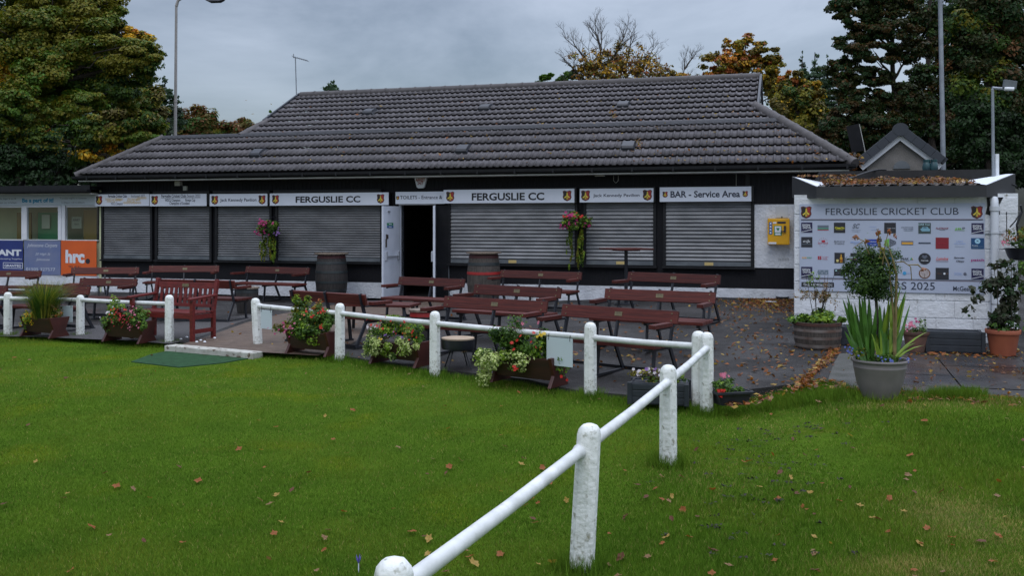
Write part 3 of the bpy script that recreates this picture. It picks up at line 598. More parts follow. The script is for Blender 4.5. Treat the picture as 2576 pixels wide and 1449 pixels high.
lettering(r_, [('Ferguslie Cricket Club:', -.12, h_*.72, .1, 0, dict(width=w_*.35, off=.02)), ('Instituted 1877', w_*.3, h_*.72, .1, 0, dict(width=w_*.25)),
               ('Scottish Cup Champions', -w_*.14, h_*.5, .1, 1, dict(width=w_*.33)), ('Scottish Cup', -w_*.2, h_*.33, .1, 1, dict(width=w_*.15)), ('West League Cup', w_*.2, h_*.5, .1, 1, dict(width=w_*.18)), ('Rowan Cup', w_*.17, h_*.33, .1, 1, dict(width=w_*.14)), ('WDCU Champions', -w_*.09, h_*.1, .1, 0, dict(width=w_*.22))]+
          [('*', w_*(.30+.027*i), h_*.40, .16, 1) for i in range(6)]+[('*', w_*(-.1+.027*i), h_*.24, .16, 1) for i in range(4)]+[('*', w_*(.27+.027*i), h_*.24, .16, 1) for i in range(3)]+[('*', w_*(.05+.032*i), h_*.0, .16, 1) for i in range(10)], [M_INK, M_GOLD])
crest(r_, -w_*.42, h_/2, h_*.75, -.003)
r_, w_, h_ = signbox('small white sign with one crest reading Season 2022, second from the left', 376.5, 488.3, 519.5, 517.8, TS)
lettering(r_, [('Ferguslie Cricket Club:', -w_*.07, h_*.72, .1, 0, dict(width=w_*.44, off=.02)), ('Season 2022', w_*.28, h_*.72, .1, 0, dict(width=w_*.23)), ('WDCU Champions', -w_*.09, h_*.38, .1, 0, dict(width=w_*.27, off=.015)), ('Rowan Cup', w_*.22, h_*.38, .1, 0, dict(width=w_*.17, off=.015)), ('Champions of Scotland', w_*.03, h_*.12, .1, 0, dict(width=w_*.35, off=.015))], [M_INK])
q = MB(); q.bb(-w_*.3, w_*.4, -.003, 0, h_*.66, h_*.68); q.build('underline', M_INK, r_); crest(r_, -w_*.41, h_/2, h_*.75, -.003)
# alarm box
s0, z1 = W(1043, 447, -.08); s1, z0 = W(1072, 473, -.08)
r_ = site('alarm_box', 'white shield shaped alarm box with red lettering under the eaves', 'alarm box', (s0+s1)/2, -.08, z0); w_ = s1-s0; h_ = z1-z0
q = MB(); q.poly([(-w_/2, h_), (w_/2, h_), (w_/2, h_*.85), (w_*.33, h_*.1), (w_*.2, 0), (-w_*.2, 0), (-w_*.33, h_*.1), (-w_/2, h_*.85)], 0, .08); q.build('alarm_cover', M_W, r_, bevel=.008)
lettering(r_, [('ARREST', 0, h_*.66, .1, 0, dict(width=w_*.8, off=.03)), ('24/7', 0, h_*.34, .1, 0, dict(width=w_*.5, off=.02)), ('0800 000', 0, h_*.16, .1, 0, dict(width=w_*.5))][:2], [mat('alarm_red', (.25, .02, .02), rough=.5)])
# defibrillator cabinet
s0, z1 = W(1930.8, 549, -.24); s1, z0 = W(1986.6, 616, -.24)
r_ = site('defibrillator_cabinet', 'yellow defibrillator cabinet fixed to the white roughcast wall', 'cabinet', (s0+s1)/2, -.24, z0); w_ = s1-s0; h_ = z1-z0
q = MB(); q.bb(-w_/2, w_/2, 0, .215, 0, h_); q.build('cabinet', M_AEDY, r_, bevel=.02)
q = MB(); q.bb(-w_*.2, w_*.14, -.006, 0, h_*.35, h_*.72, 0); q.bb(-w_*.17, w_*.11, -.009, -.006, h_*.47, h_*.70, 1); q.bb(-w_*.15, w_*.09, -.009, -.006, h_*.37, h_*.44, 1)
q.poly([(-w_*.03, h_*.52), (-w_*.10, h_*.61), (-w_*.09, h_*.65), (-w_*.03, h_*.63), (w_*.03, h_*.65), (w_*.04, h_*.61)], -.012, -.009, 0); q.build('aed_label', [M_GREEN, M_W], r_)
q = MB()
for i in range(4):
    cz = h_*(.80-.115*i); q.poly([(-w_*.36+w_*.085*math.cos(a*.523), cz+w_*.085*math.sin(a*.523)) for a in range(12)], -.005, 0, 0); q.poly([(-w_*.36+w_*.04*math.cos(a*.785), cz+w_*.045*math.sin(a*.785)) for a in range(8)], -.007, -.005, 1)
q.bb(-w_*.25, -w_*.1, -.004, 0, h_*.8, h_*.86, 1); q.bb(-w_*.46, -w_*.1, -.004, 0, h_*.03, h_*.1, 1); q.build('hazard_labels', [M_BLUE, M_W], r_)
q = MB(); q.bb(-w_*.06, w_*.32, -.006, 0, h_*.8, h_*.88, 0); q.bb(w_*.24, w_*.33, -.03, 0, h_*.47, h_*.72, 0); q.bb(w_*.1, w_*.28, -.04, -.02, h_*.49, h_*.53, 0); q.build('lock', M_DK, r_, bevel=.004)
q = MB(); q.tube([(w_*.15, .1, h_), (w_*.15, .1, h_+.04)], .012, 8); q.build('beacon', M_DK, r_)
# ------------------------------------------------------------------ annexe at the left
ann = site('annexe', 'flat roofed white annexe with windows and advertising panels at the left end', 'building')
TA = -.12
def AW(x, y): return W(x, y, TA)
a0 = AW(-260, 600)[0]; a1 = AW(243, 600)[0]
zP0, zP1 = .40, 1.27; zW1 = 2.12; zS1 = 2.43
q = MB(); q.bb(a0, a1, TA, 0, -.3, zP0); q.build('plinth', M_RENDER, ann)
q = MB()
wm0, wm1 = AW(56, 600)[0], AW(154, 600)[0]; wb = AW(163, 600)[0]
q.bb(a0, a1, TA+.03, TA+.09, zP1-.0, zP1+.03); q.bb(a0, a1, TA+.03, TA+.09, zW1, zW1+.05); q.bb(wm0-.03, wm0+.03, TA-.0, TA+.1, zP1, zW1+.05); q.bb(wm1+.01, wb, TA-.0, TA+.1, zP1, zW1+.05); q.bb(a0-.05, a0, TA, TA+.1, zP1, zW1)
mi0 = AW(68.6, 600)[0]; mi1 = AW(147, 600)[0]
q.bb(wm0+.03, mi0, TA-.02, TA+.05, zP1+.02, zW1+.04); q.bb(mi1, wm1+.01, TA-.02, TA+.05, zP1+.02, zW1+.04); q.bb(mi0, mi1, TA-.02, TA+.05, zP1+.02, AW(100, 604)[1]); q.bb(mi0, mi1, TA-.02, TA+.05, AW(100, 521)[1], zW1+.04)
q.build('window_frame', M_UPVC, ann, bevel=.004)
gm = bpy.data.materials.new('clear_glass'); gm.use_nodes = True; t_ = gm.node_tree; t_.nodes.clear()
gt_ = N(t_, 'ShaderNodeBsdfTransparent'); gg = N(t_, 'ShaderNodeBsdfGlossy'); gg.inputs['Roughness'].default_value = .03; gf = N(t_, 'ShaderNodeMixShader'); gf.inputs[0].default_value = .07
gt_.inputs[0].default_value = (.85, .9, .88, 1); go = N(t_, 'ShaderNodeOutputMaterial')
t_.links.new(gt_.outputs[0], gf.inputs[1]); t_.links.new(gg.outputs[0], gf.inputs[2]); t_.links.new(gf.outputs[0], go.inputs[0])
for (sa, sb, yy) in ((a0, wm0-.03, .06), (mi0, mi1, .02), (wb, a1, .06)):
    q = MB(); q.add([(sa, TA+yy, zP1+.03), (sb, TA+yy, zP1+.03), (sb, TA+yy, zW1+.0), (sa, TA+yy, zW1)], [(0, 1, 2, 3)]); q.build('pane', gm, ann)
# the room behind the glass
q = MB(); q.bb(a0, a1, 1.2, 1.3, -.1, 2.6, 0); q.bb(a0-.1, a0, TA+.1, 2.5, -.1, 2.6, 0); q.bb(a1, a1+.05, TA+.1, 2.5, -.1, 2.6, 0); q.bb(a0, a1, TA+.1, 2.5, -.15, -.1, 2); q.bb(a0, a1, TA+.1, 2.5, 2.55, 2.6, 0); q.bb(a0, a1, TA+.1, TA+.14, -.1, zP1-.02, 0)
q.build('room', [mat('cream_green_wall', (.62, .66, .42), (.55, .60, .38), rough=.8, ns=2), M_DK, mat('dull_floor', (.1, .1, .09), rough=.6)], ann)
q = MB(); q.bb(mi0-.1, mi1-.28, .35, .38, .8, 2.0); q.build('green_board', mat('green_baize', (.03, .20, .08), rough=.8), ann)
q = MB(); s0 = AW(172, 600)[0]; s1 = AW(215, 600)[0]; q.bb(s0-.0, s1+.0, .42, .46, -.1, 2.06, 0); q.bb(a0+.2, a0+1.2, .8, .85, -.1, 2.0, 0); s2 = AW(28, 600)[0]; q.bb(s2-.5, s2-.05, .6, .65, -.1, 2.0, 0); q.build('inner_door', mat('olive_brown_door', (.24, .16, .03), rough=.5), ann)
for (x0, y0, x1, y1, tx) in ((180, 545, 205, 575, ['AWAY', 'TEAM', 'HOME']), (105, 540, 125, 575, ['']),):
    s0, z1 = W(x0, y0, .38 if x0 > 150 else .3); s1, z0 = W(x1, y1, .38 if x0 > 150 else .3); yq = .38 if x0 > 150 else .3
    q = MB(); q.bb(s0, s1, yq, yq+.004, z0, z1, 0)
    if tx[0]: q.text('AWAY', (s0+s1)/2, z0+(z1-z0)*.62, .1, yq-.003, 1, width=(s1-s0)*.7, off=.02); q.text('TEAM', (s0+s1)/2, z0+(z1-z0)*.3, .06, yq-.003, 1)
    q.build('paper_notice', [mat('notice_paper', (.34, .40, .30), rough=.7), M_INK], ann)
q = MB(); s0 = AW(216, 600)[0]; q.bb(s0, s0+.03, .5, .56, .3, 2.05); q.bb(s0+.13, s0+.16, .5, .56, 1.55, 2.05); q.bb(s0+.16, a1, .5, .56, 1.55, 1.58); q.build('inner_frame', M_UPVC, ann)
q = MB(); q.bb(a0, AW(251, 470)[0], TA-.34, TA+3, zS1+.12, zS1+.2, 0); q.bb(a0, AW(251, 470)[0], TA-.36, TA-.31, zS1+.03, zS1+.23, 0); q.add([(sv, TA-.42+y_, zS1+.11+z_) for sv in (a0, AW(251, 470)[0]+.02) for y_, z_ in prof], [(i, i+1, i+7, i+6) for i in range(5)]+[(5, 4, 3, 2, 1, 0), (6, 7, 8, 9, 10, 11)], 0)
q.bb(a0, AW(251, 470)[0], TA-.34, TA, zS1+.0, zS1+.03, 1); q.build('roof', [M_BLACKT, M_SOFFIT], ann)
q = MB(); q.bb(a0, a1, TA+3-.1, TA+3, -.2, zS1+.1); q.bb(a0-.15, a0-.1, TA, TA+3, -.2, zS1+.1); q.build('rear_wall', M_BLOCK, ann)
# banner and panels: signs of their own
def flat(label, x0, x1, z0, z1, t, m, thick=.012, name='advert_panel', cat='advertising panel'):
    s0 = W(x0, 600, t)[0]; s1 = W(x1, 600, t)[0]; r_ = site(name, label, cat, (s0+s1)/2, t, z0); w_ = s1-s0; h_ = z1-z0
    q = MB(); q.bb(-w_/2, w_/2, 0, thick, 0, h_); q.build('panel', m, r_); return r_, w_, h_
r_, w_, h_ = flat('long white banner reading Be a part of it above the annexe windows', -240, 242, zW1+.05, zS1, TA-.015, mat('banner_white', (.50, .57, .62), rough=.5), name='banner', cat='banner')
CY = mat('cyan_print', (.02, .24, .42), rough=.5); GY = mat('grey_print', (.12, .14, .16), rough=.5)
sc_ = w_/482
def bx_(x): return (x-1)*sc_-0
lettering(r_, [('Be a part of it!', bx_(102), h_*.32, .1, 0, dict(width=77*sc_, height=h_*.55, off=.045)), ('Tuesday nights in Summer', bx_(188), h_*.60, .1, 1, dict(width=65*sc_, height=h_*.22)), ('5.00pm till 6.00pm', bx_(187), h_*.18, .1, 1, dict(width=55*sc_, height=h_*.22)),
               ('Boys & Girls Age 5 to 8', bx_(12), h_*.60, .1, 1, dict(width=72*sc_, height=h_*.22)), ('An introduction to cricket', bx_(8), h_*.2, .1, 1, dict(width=84*sc_, height=h_*.2))], [CY, GY])
r_, w_, h_ = flat('navy blue advertising panel with white GRANT lettering under the annexe window', -60, 57.5, zP0, zP1, TA-.012, mat('panel_navy', (.020, .035, .17), (.026, .045, .20), rough=.4, ns=2))
lettering(r_, [('GRANT', w_*.07, h_*.56, .1, 0, dict(width=w_*.80, height=h_*.19, off=.05)), ('Building and Landscaping Supplies', w_*.03, h_*.44, .1, 0, dict(width=w_*.9, height=h_*.06)), ('GRANTED', w_*.29, h_*.22, .1, 0, dict(width=w_*.36, height=h_*.08, off=.03))], [M_W])
q = MB()
for (x0_, x1_, z0_, z1_) in ((.08, .5, .17, .185), (.08, .5, .335, .35), (.08, .09, .17, .35), (.49, .5, .17, .35)): q.bb(w_*x0_, w_*x1_, -.003, 0, h_*z0_, h_*z1_)
q.build('box_outline', M_W, r_)
r_, w_, h_ = flat('slate blue advertising panel with faded script lettering beside the orange panel', 60.5, 152, zP0, zP1, TA-.014, mat('panel_slate', (.12, .16, .31), (.17, .20, .32), rough=.5, ns=2.5))
lettering(r_, [('Johnstone Carpets', 0, h_*.82, .1, 0, dict(width=w_*.84, height=h_*.13, shear=.4)), ('20 High St', w_*.02, h_*.58, .1, 0, dict(width=w_*.42, height=h_*.09, shear=.4)), ('Johnstone', w_*.02, h_*.42, .1, 0, dict(width=w_*.38, height=h_*.09, shear=.4)), ('01505 327577', -w_*.04, h_*.12, .1, 0, dict(width=w_*.80, height=h_*.09))], [mat('faded_white', (.60, .64, .72), rough=.5)])
r_, w_, h_ = flat('bright orange advertising panel with white hrc lettering left of the black wall', 153.5, 242.5, zP0, zP1+.01, TA-.016, mat('panel_orange', (.66, .115, .02), (.58, .10, .02), rough=.4, ns=2))
lettering(r_, [('hrc', -w_*.10, h_*.38, .1, 0, dict(width=w_*.54, height=h_*.38, off=.05)), ('.', w_*.26, h_*.38, .6, 1, dict(off=.05)), ('TEL 0141', -w_*.12, h_*.22, .1, 1, dict(width=w_*.34, height=h_*.06))], [M_W, M_DK])
# ------------------------------------------------------------------ store with the sponsor board
TB = -6.52
def BW(x, y): return W(x, y, TB)
sto = site('store_building', 'white painted block store carrying the sponsor board, with a dark flat roof edge', 'building')
b0, b1 = BW(1998, 600)[0], BW(2561, 600)[0]; gz = .12
zF0, zF1 = BW(2200, 498)[1], BW(2200, 469)[1]
q = MB(); q.bb(b0, b1, TB, TB+.2, -.1, zF0+.05); q.bb(b0, b0+.2, TB+.2, -.05, -.1, zF0+.02); q.bb(b1-.2, b1, TB+.2, -.05, -.1, zF0+.02)
q.build('wall', M_BLOCK, sto)
# proud block joints: thin recessed-looking paint lines
q = MB(); zz_ = gz-.1; row = 0; rj = random.Random(8)
while zz_ < zF0:
    ln = b0+.005; x_ = b0+(0 if row % 2 else .225)
    while ln < b1-.1:
        nx = min(b1-.005, ln+.45); zt_ = zz_+.222; cx_ = (ln+nx)/2
        a_ = rj.uniform(0, .004)
        q.bb(ln, nx-.009, TB-.008-a_, TB, zz_, min(zt_-.008, zF0)); ln = nx if row % 2 or ln > b0+.1 else ln+.225
    zz_ += .23; row += 1
q.build('blockwork', M_BLOCK, sto, bevel=.004)
c0, c1 = BW(2053, 600)[0], BW(2476, 600)[0]
fasm = mat('dark_grey_fascia', (.030, .031, .036), (.022, .023, .027), rough=.45, ns=3)
q = MB(); y0 = TB-.16; z0, z1 = zF0, zF1
def wedge(pa, pb, za0, za1, zb0, zb1):
    (x1_, y1_), (x2_, y2_) = pa, pb; dx_, dy_ = x2_-x1_, y2_-y1_; L_ = math.hypot(dx_, dy_); nx_, ny_ = -dy_/L_*.03, dx_/L_*.03
    q.add([(x1_, y1_, za0), (x2_, y2_, zb0), (x2_, y2_, zb1), (x1_, y1_, za1), (x1_+nx_, y1_+ny_, za0), (x2_+nx_, y2_+ny_, zb0), (x2_+nx_, y2_+ny_, zb1), (x1_+nx_, y1_+ny_, za1)], [(0, 1, 2, 3), (7, 6, 5, 4), (0, 4, 5, 1), (3, 2, 6, 7), (0, 3, 7, 4), (1, 5, 6, 2)])
wedge((c0, y0), (c1, y0), z0, z1, z0, z1); wedge((b0-.03, y0+.42), (c0, y0), z0+.02, z1+.16, z0, z1); wedge((c1, y0), (b1+.02, y0+.42), z0, z1, z0+.02, z1+.16)
q.build('fascia', fasm, sto); RY0, RZ1 = y0, z1
q = MB(); q.add([(b0-.02, y0+.43, z1+.16), (c0, y0+.01, z1+.004), (c0+.18, y0+.9, z1+.08), (b0-.02, y0+.9, z1+.18)], [(0, 1, 2, 3)]); q.add([(b1+.02, y0+.43, z1+.16), (b1, y0+.9, z1+.18), (c1-.18, y0+.9, z1+.08), (c1, y0+.01, z1+.004)], [(0, 1, 2, 3)])
q.build('roof_corner', M_W, sto)
q = MB(); k = int((c1-c0-.1)/.014); vs = []
for i in range(k+1):
    s_ = c0+.05+(c1-c0-.1)*i/k; zz_ = .028*math.cos(i*.014*2*math.pi/.15); vs += [(s_, y0+.03, z1+.0+zz_), (s_, y0+1.9, z1+.12+zz_)]
q.add(vs, [(2*i, 2*i+2, 2*i+3, 2*i+1) for i in range(k)]); q.build('corrugated_roof', mat('weathered_sheet', (.12, .10, .085), (.06, .05, .045), rough=.8, ns=6), sto)
# rear part with the dark parapet
tP = -4.3; p0, p1 = W(2060, 440, tP)[0], W(2492, 440, tP)[0]; za, zb = W(2200, 457, tP)[1], W(2200, 430, tP)[1]
q = MB(); q.bb(p0+.05, p1-.2, tP, tP+3.5, z1-.1, za+.02); q.build('upper_wall', M_BLOCK, sto)
q = MB(); q.bb(p0, p1, tP-.08, tP+3.6, za, zb); q.build('parapet', mat('black_felt', (.018, .018, .02), (.012, .012, .013), rough=.7, ns=6), sto)
# black hole patch behind the pipe and the downpipe
q = MB(); xa, xb = BW(2481, 520)[0], BW(2513, 520)[0]; zc_ = BW(2499, 548)[1]
q.poly([(xa, zF0), (xb+.05, zF0), (xb, zF0-.1), (xb+.01, zc_+.05), (xb-.05, zc_), (xa+.06, zc_+.02), (xa-.01, zc_+.06), (xa+.01, zF0-.12)], TB-.016, TB-.013); q.build('dark_patch', M_BLACKT, sto)
q = MB(); cx_ = BW(2499, 600)[0]; zt_ = BW(2499, 515)[1]; q.tube([(cx_, TB-.03, zF0-.02), (cx_, TB-.06, zt_+.04), (cx_, TB-.08, zt_-.02), (cx_, TB-.08, gz)], .05, 14); q.tube([(cx_, TB-.08, zt_-.08), (cx_, TB-.08, zt_-.02)], .06, 14)
for yy in (585, 700): zc_ = BW(2499, yy)[1]; q.tube([(cx_, TB-.08, zc_-.012), (cx_, TB-.08, zc_+.012)], .058, 14); q.bb(cx_-.12, cx_+.12, TB-.03, TB-.015, zc_-.012, zc_+.012)
q.build('downpipe', mat('white_pvc_pipe', (.52, .55, .60), rough=.4), sto, smooth=True)
# sponsor board
TBB = TB-.03
def Z5(x, y): return W((2850+x/2.7346)/1.472, (600+y/2.7346)/1.472, TBB)
s0, z1 = Z5(303, 425); s1, z0 = Z5(2180, 1338)
sb = site('sponsor_board', 'large pale blue sponsor board with rows of logos reading FERGUSLIE CRICKET CLUB', 'sign', (s0+s1)/2, TBB, z0); bw, bh = s1-s0, z1-z0; bc = (s0+s1)/2; bz = z0
q = MB(); q.bb(-bw/2, bw/2, 0, .012, 0, bh); q.build('board', M_SIGNB, sb)
def L5(x, y): a, b = Z5(x, y); return a-bc, b-bz
q = MB(); xx, zz_ = L5(1228, 533); ww = L5(1900, 500)[0]-L5(555, 500)[0]; hh = L5(600, 462)[1]-L5(600, 530)[1]
q.text('FERGUSLIE CRICKET CLUB', xx, zz_, .2, -.003, 0, width=ww, height=hh)
xx, zz_ = L5(1468, 1292); q.text('RS 2025', xx, zz_, .2, -.003, 0, width=L5(1672, 0)[0]-L5(1265, 0)[0], height=L5(0, 1218)[1]-L5(0, 1292)[1])
xx, zz_ = L5(1090, 1290); q.text('SPONSO', xx, zz_, .2, -.003, 0, width=L5(1250, 0)[0]-L5(930, 0)[0], height=L5(0, 1218)[1]-L5(0, 1292)[1])
xx, zz_ = L5(1965, 1305); q.text('McGeady', xx, zz_, .1, -.003, 0, width=L5(2075, 0)[0]-L5(1860, 0)[0], height=.08, off=.012)
q.build('lettering', M_INK, sb)
q = MB()
for yy in (580, 588, 1170, 1180):
    a_ = L5(318, yy); b__ = L5(2160, yy+(12 if yy > 1000 else 3)); q.bb(a_[0], b__[0], -.003, 0, a_[1]-.003, a_[1]+.003, 0 if yy in (580, 1180) else 1)
q.build('rule_lines', [M_MAR, M_INK], sb)
a_ = L5(370, 507); crest(sb, a_[0], a_[1], .165, -.003); a_ = L5(2098, 507); crest(sb, a_[0], a_[1], .165, -.003)
CX = [376, 541, 708, 876, 1047, 1219, 1393, 1569, 1747, 1925, 2105]; CYR = [662, 810, 967, 1112]
def C(n, r, g, b): return mat(n, srgb(r, g, b), rough=.5)
NV, GR, TL = C('print_purple', 34, 30, 70), C('print_grey', 95, 100, 115), C('print_teal_grey', 110, 125, 140)
RD, LG, LB, OR_, YL, BL, GN, PK = C('print_red', 175, 40, 60), C('print_lime', 110, 175, 70), C('print_light_blue', 140, 165, 215), C('print_amber', 215, 160, 60), C('print_yellow', 220, 215, 50), C('print_royal', 35, 65, 160), C('print_green', 60, 150, 110), C('print_magenta', 160, 40, 120)
BRN = C('print_brown', 110, 75, 50); DR = C('print_dark_red', 130, 30, 45)
def logo(c, r, w_, h_, bg, items, shape='box', dy=0):
    k = .68; w_ *= k; h_ *= k; it2 = []
    for it in items:
        if it[0] == 'T': it2.append((it[0], it[1], *[v*k for v in it[2:6]], *it[6:]))
        elif it[0] == 'B': it2.append(('B', *[v*k for v in it[1:5]], it[5]))
        elif it[0] == 'P': it2.append(('P', [(a*k, b*k) for a, b in it[1]], it[2]))
        else: it2.append(('O', *[v*k for v in it[1:4]], it[4]))
    items = it2
    x, z = L5(CX[c], CYR[r]+dy+(CX[c]-300)*.006*(1+r*.35)); q = MB(); mats = []
    def mi(m):
        if m not in mats: mats.append(m)
        return mats.index(m)
    if bg:
        if shape == 'box': q.bb(x-w_/2, x+w_/2, -.003, 0, z-h_/2, z+h_/2, mi(bg))
        else: q.poly([(x+w_/2*math.cos(a*math.pi/12), z+h_/2*math.sin(a*math.pi/12)) for a in range(24)], -.003, 0, mi(bg))
    for it in items:
        if it[0] == 'T': _, tx, dx, dz, ww, hh, m, *o = it; q.text(tx, x+dx, z+dz-hh/2, .1, -.006, mi(m), width=ww, height=hh, off=.02 if o else 0, shear=.35 if 'i' in o else 0)
        elif it[0] == 'B': _, dx, dz, ww, hh, m = it; q.bb(x+dx-ww/2, x+dx+ww/2, -.005, -.003, z+dz-hh/2, z+dz+hh/2, mi(m))
        elif it[0] == 'P': q.poly([(x+a, z+b) for a, b in it[1]], -.005, -.003, mi(it[2]))
        elif it[0] == 'O': _, dx, dz, rr, m = it; q.poly([(x+dx+rr*math.cos(a*math.pi/8), z+dz+rr*math.sin(a*math.pi/8)) for a in range(16)], -.005, -.003, mi(m))
    q.build('sponsor_logo', mats, sb)
SD = [('T', 'SIGN', -.012, .05, .15, .045, M_W, 'b'), ('T', 'DIGITAL', .005, -.0, .16, .045, M_W, 'b'), ('P', [(-.105, -.085), (.105, -.035), (.105, -.045), (-.105, -.095)], M_W)]
B_ = .215
for c, r in ((0, 0), (10, 0), (0, 3), (10, 3)): logo(c, r, B_, B_*.97, NV, SD)
logo(1, 0, .21, .10, TL, [('B', 0, -.02, .21, .02, GN), ('B', 0, -.045, .21, .012, RD), ('B', 0, .02, .21, .02, GR)])
logo(2, 0, B_, B_*.95, M_DK, [('T', 'ClearVu', 0, .0, .18, .04, YL, 'b'), ('B', 0, -.035, .14, .006, YL)])
logo(3, 0, .1, .1, None, [('T', 'SC', 0, .04, .14, .09, GR, 'i'), ('T', 'SIMPSON', 0, -.045, .17, .014, TL), ('T', 'CAMPBELL', 0, -.075, .15, .014, TL)])
logo(4, 0, .1, .1, None, [('T', 'Scope', 0, .03, .12, .03, LB), ('B', .02, -.035, .12, .004, LB)])
logo(5, 0, B_, B_*.97, M_DK, [('T', 'Clyde Cabs', .025, .0, .15, .022, M_W)])
logo(6, 0, .1, .1, None, [('T', 'JOHNSTONE', 0, .02, .22, .026, GR, 'b'), ('T', 'TOA TAXIS', .02, -.02, .18, .026, GR, 'b'), ('B', .02, -.05, .16, .004, TL)])
logo(7, 0, .225, .21, C('taxi_grey', 60, 75, 75), [('T', 'DAB Taxi', -.01, .075, .2, .035, C('taxi_pale', 165, 195, 205), 'b'), ('P', [(-.05, -.06), (.09, -.06), (.1, -.02), (.07, 0), (.05, .03), (-.03, .03), (-.05, 0), (-.08, -.02)], C('taxi_car', 120, 165, 185)), ('P', [(-.03, .002), (.045, .002), (.035, .022), (-.02, .022)], M_DK)])
logo(8, 0, .1, .1, None, [('T', 'FLATROOF', 0, .0, .22, .035, DR, 'b'), ('B', 0, -.03, .1, .006, GR)])
logo(9, 0, .1, .1, None, [('T', 'JB', -.03, .0, .13, .045, LG, 'b'), ('T', 'P', .07, .0, .05, .045, GR, 'b'), ('B', 0, -.038, .18, .005, LG)])
logo(0, 1, B_, B_*.97, M_DK, [('T', 'mjk', 0, .03, .14, .075, M_W), ('B', 0, -.045, .18, .008, TL)])
logo(1, 1, .1, .1, None, [('P', [(-.03, .04), (.03, .045), (.045, .02), (.03, 0), (-.02, .0), (-.03, .02)], RD), ('T', 'MEAT DEPOT', 0, -.02, .19, .02, RD, 'b')]+[('O', .085*math.cos(a*.5), .085*math.sin(a*.5), .005, RD) for a in range(13)])
logo(2, 1, .1, .1, None, [('T', 'BIANCO', 0, .02, .2, .03, M_DK), ('T', "E'NERO", 0, -.025, .18, .03, M_DK)])
logo(3, 1, .1, .1, None, [('T', 'McKenna', 0, .01, .22, .03, LB, 'i'), ('T', 'Partners', .03, -.025, .15, .022, LB, 'i')])
logo(4, 1, .22, .135, BL, [('T', 'Johnstone', .0, .025, .16, .025, M_W, 'i'), ('T', 'Carpets', 0, -.03, .12, .025, M_W, 'i')])
logo(5, 1, .1, .1, None, [('P', [(-.10, .05), (-.02, .085), (-.02, -.08), (-.10, -.055)], LG), ('P', [(-.01, .085), (.11, .03), (.11, -.02), (-.01, -.08)], GR), ('P', [(.005, .05), (.095, .015), (.095, -.01), (.005, -.05)], M_SIGNB), ('B', -.062, 0, .008, .12, M_W), ('B', .05, .0, .07, .012, GR)])
logo(6, 1, .22, .08, GR, [('B', 0, -.006, .20, .038, OR_)])
logo(7, 1, .22, .028, C('print_slate', 55, 62, 82), [('T', 'THE FIRM CO', 0, 0, .17, .01, TL)])
logo(8, 1, .235, .22, DR, [('T', 'VENTURE', 0, 0, .16, .018, RD)])
logo(9, 1, .1, .1, None, [('T', 'LADY', 0, .04, .12, .028, LB), ('T', 'COACHING', 0, -.005, .2, .028, LB), ('B', 0, -.06, .17, .003, TL)])
logo(10, 1, .23, .21, C('print_petrol', 22, 70, 115), [('O', 0, .045, .05, C('print_pale_blue', 160, 205, 230)), ('P', [(-.03, .06), (.03, .06), (.012, .045), (.025, .015), (0, .035), (-.025, .015), (-.012, .045)], C('print_petrol', 22, 70, 115)), ('T', 'Paisley', -.045, -.035, .1, .022, M_W, 'b'), ('B', 0, -.06, .19, .006, TL), ('B', -.04, -.08, .1, .006, TL)])
logo(0, 2, .1, .1, None, [('T', 'SUB', -.05, 0, .09, .03, OR_, 'b'), ('T', 'WAY', .05, 0, .1, .03, GN, 'b')])
logo(1, 2, .1, .1, None, [('T', 'Knight', .045, .022, .11, .03, RD), ('T', 'Frank', .04, -.022, .09, .03, RD)]+[('B', -.085+.036*i, .018-.036*j, .03, .03, RD) for i in range(2) for j in range(2)]+[('O', -.067, 0, .012, M_SIGNB)])
logo(2, 2, .195, .21, M_DK, [('P', [(.005, -.09), (.055, -.09), (.055, 0), (.04, .03), (.04, .075), (.02, .075), (.02, .03), (.005, 0)], C('bottle_amber', 200, 150, 45)), ('B', .03, -.055, .05, .05, C('bottle_label', 205, 110, 50)), ('P', [(-.06, -.08), (-.02, -.08), (-.015, -.03), (-.065, -.03)], C('glass_pale', 205, 190, 120))])
logo(3, 2, .215, .2, M_DK, [('B', 0, -.0, .215, .05, M_SIGNB), ('B', 0, -.02, .215, .012, RD)])
logo(5, 2, .1, .1, None, [('P', [(-.03, .085), (.02, .07), (.05, .02), (.045, -.04), (0, -.07), (-.05, -.04), (-.05, .0), (-.02, .03), (.0, .05)], C('drop_teal', 60, 130, 175)), ('O', 0, -.02, .022, LB)])
logo(6, 2, .1, .1, None, [('T', 'PEAK', -.04, 0, .14, .045, M_DK, 'b'), ('P', [(.05, -.022), (.075, .03), (.10, -.022)], GN), ('P', [(.075, -.022), (.09, .015), (.11, -.022)], OR_), ('B', -.03, -.04, .15, .004, TL)])
logo(7, 2, .225, .225, M_DK, [('P', [(-.05, .05), (0, .015), (.05, .05), (.03, .075), (0, .055), (-.03, .075)], GR), ('P', [(-.05, .035), (0, .0), (.05, .035), (.06, .045), (0, .012), (-.06, .045)], TL), ('T', 'PRESTIGE', 0, -.035, .13, .02, M_W, 'b')], shape='round')
logo(8, 2, .1, .1, None, [('T', 'Lumins', 0, .01, .22, .06, C('print_coral', 200, 90, 85), 'i'), ('B', 0, -.045, .22, .005, DR)])
logo(9, 2, .1, .1, None, [('T', 'Sammies', -.01, .03, .19, .035, M_DK, 'i'), ('T', 'Chippy', .01, -.03, .15, .045, M_DK, 'i')])
logo(10, 2, .1, .1, None, [('T', 'patch', 0, 0, .23, .065, PK, 'b')])
logo(1, 3, .2, .09, TL, [('B', -.06+.04*i, .02*(-1)**i, .02, .03, C('print_pale_grey', 160, 165, 180)) for i in range(4)])
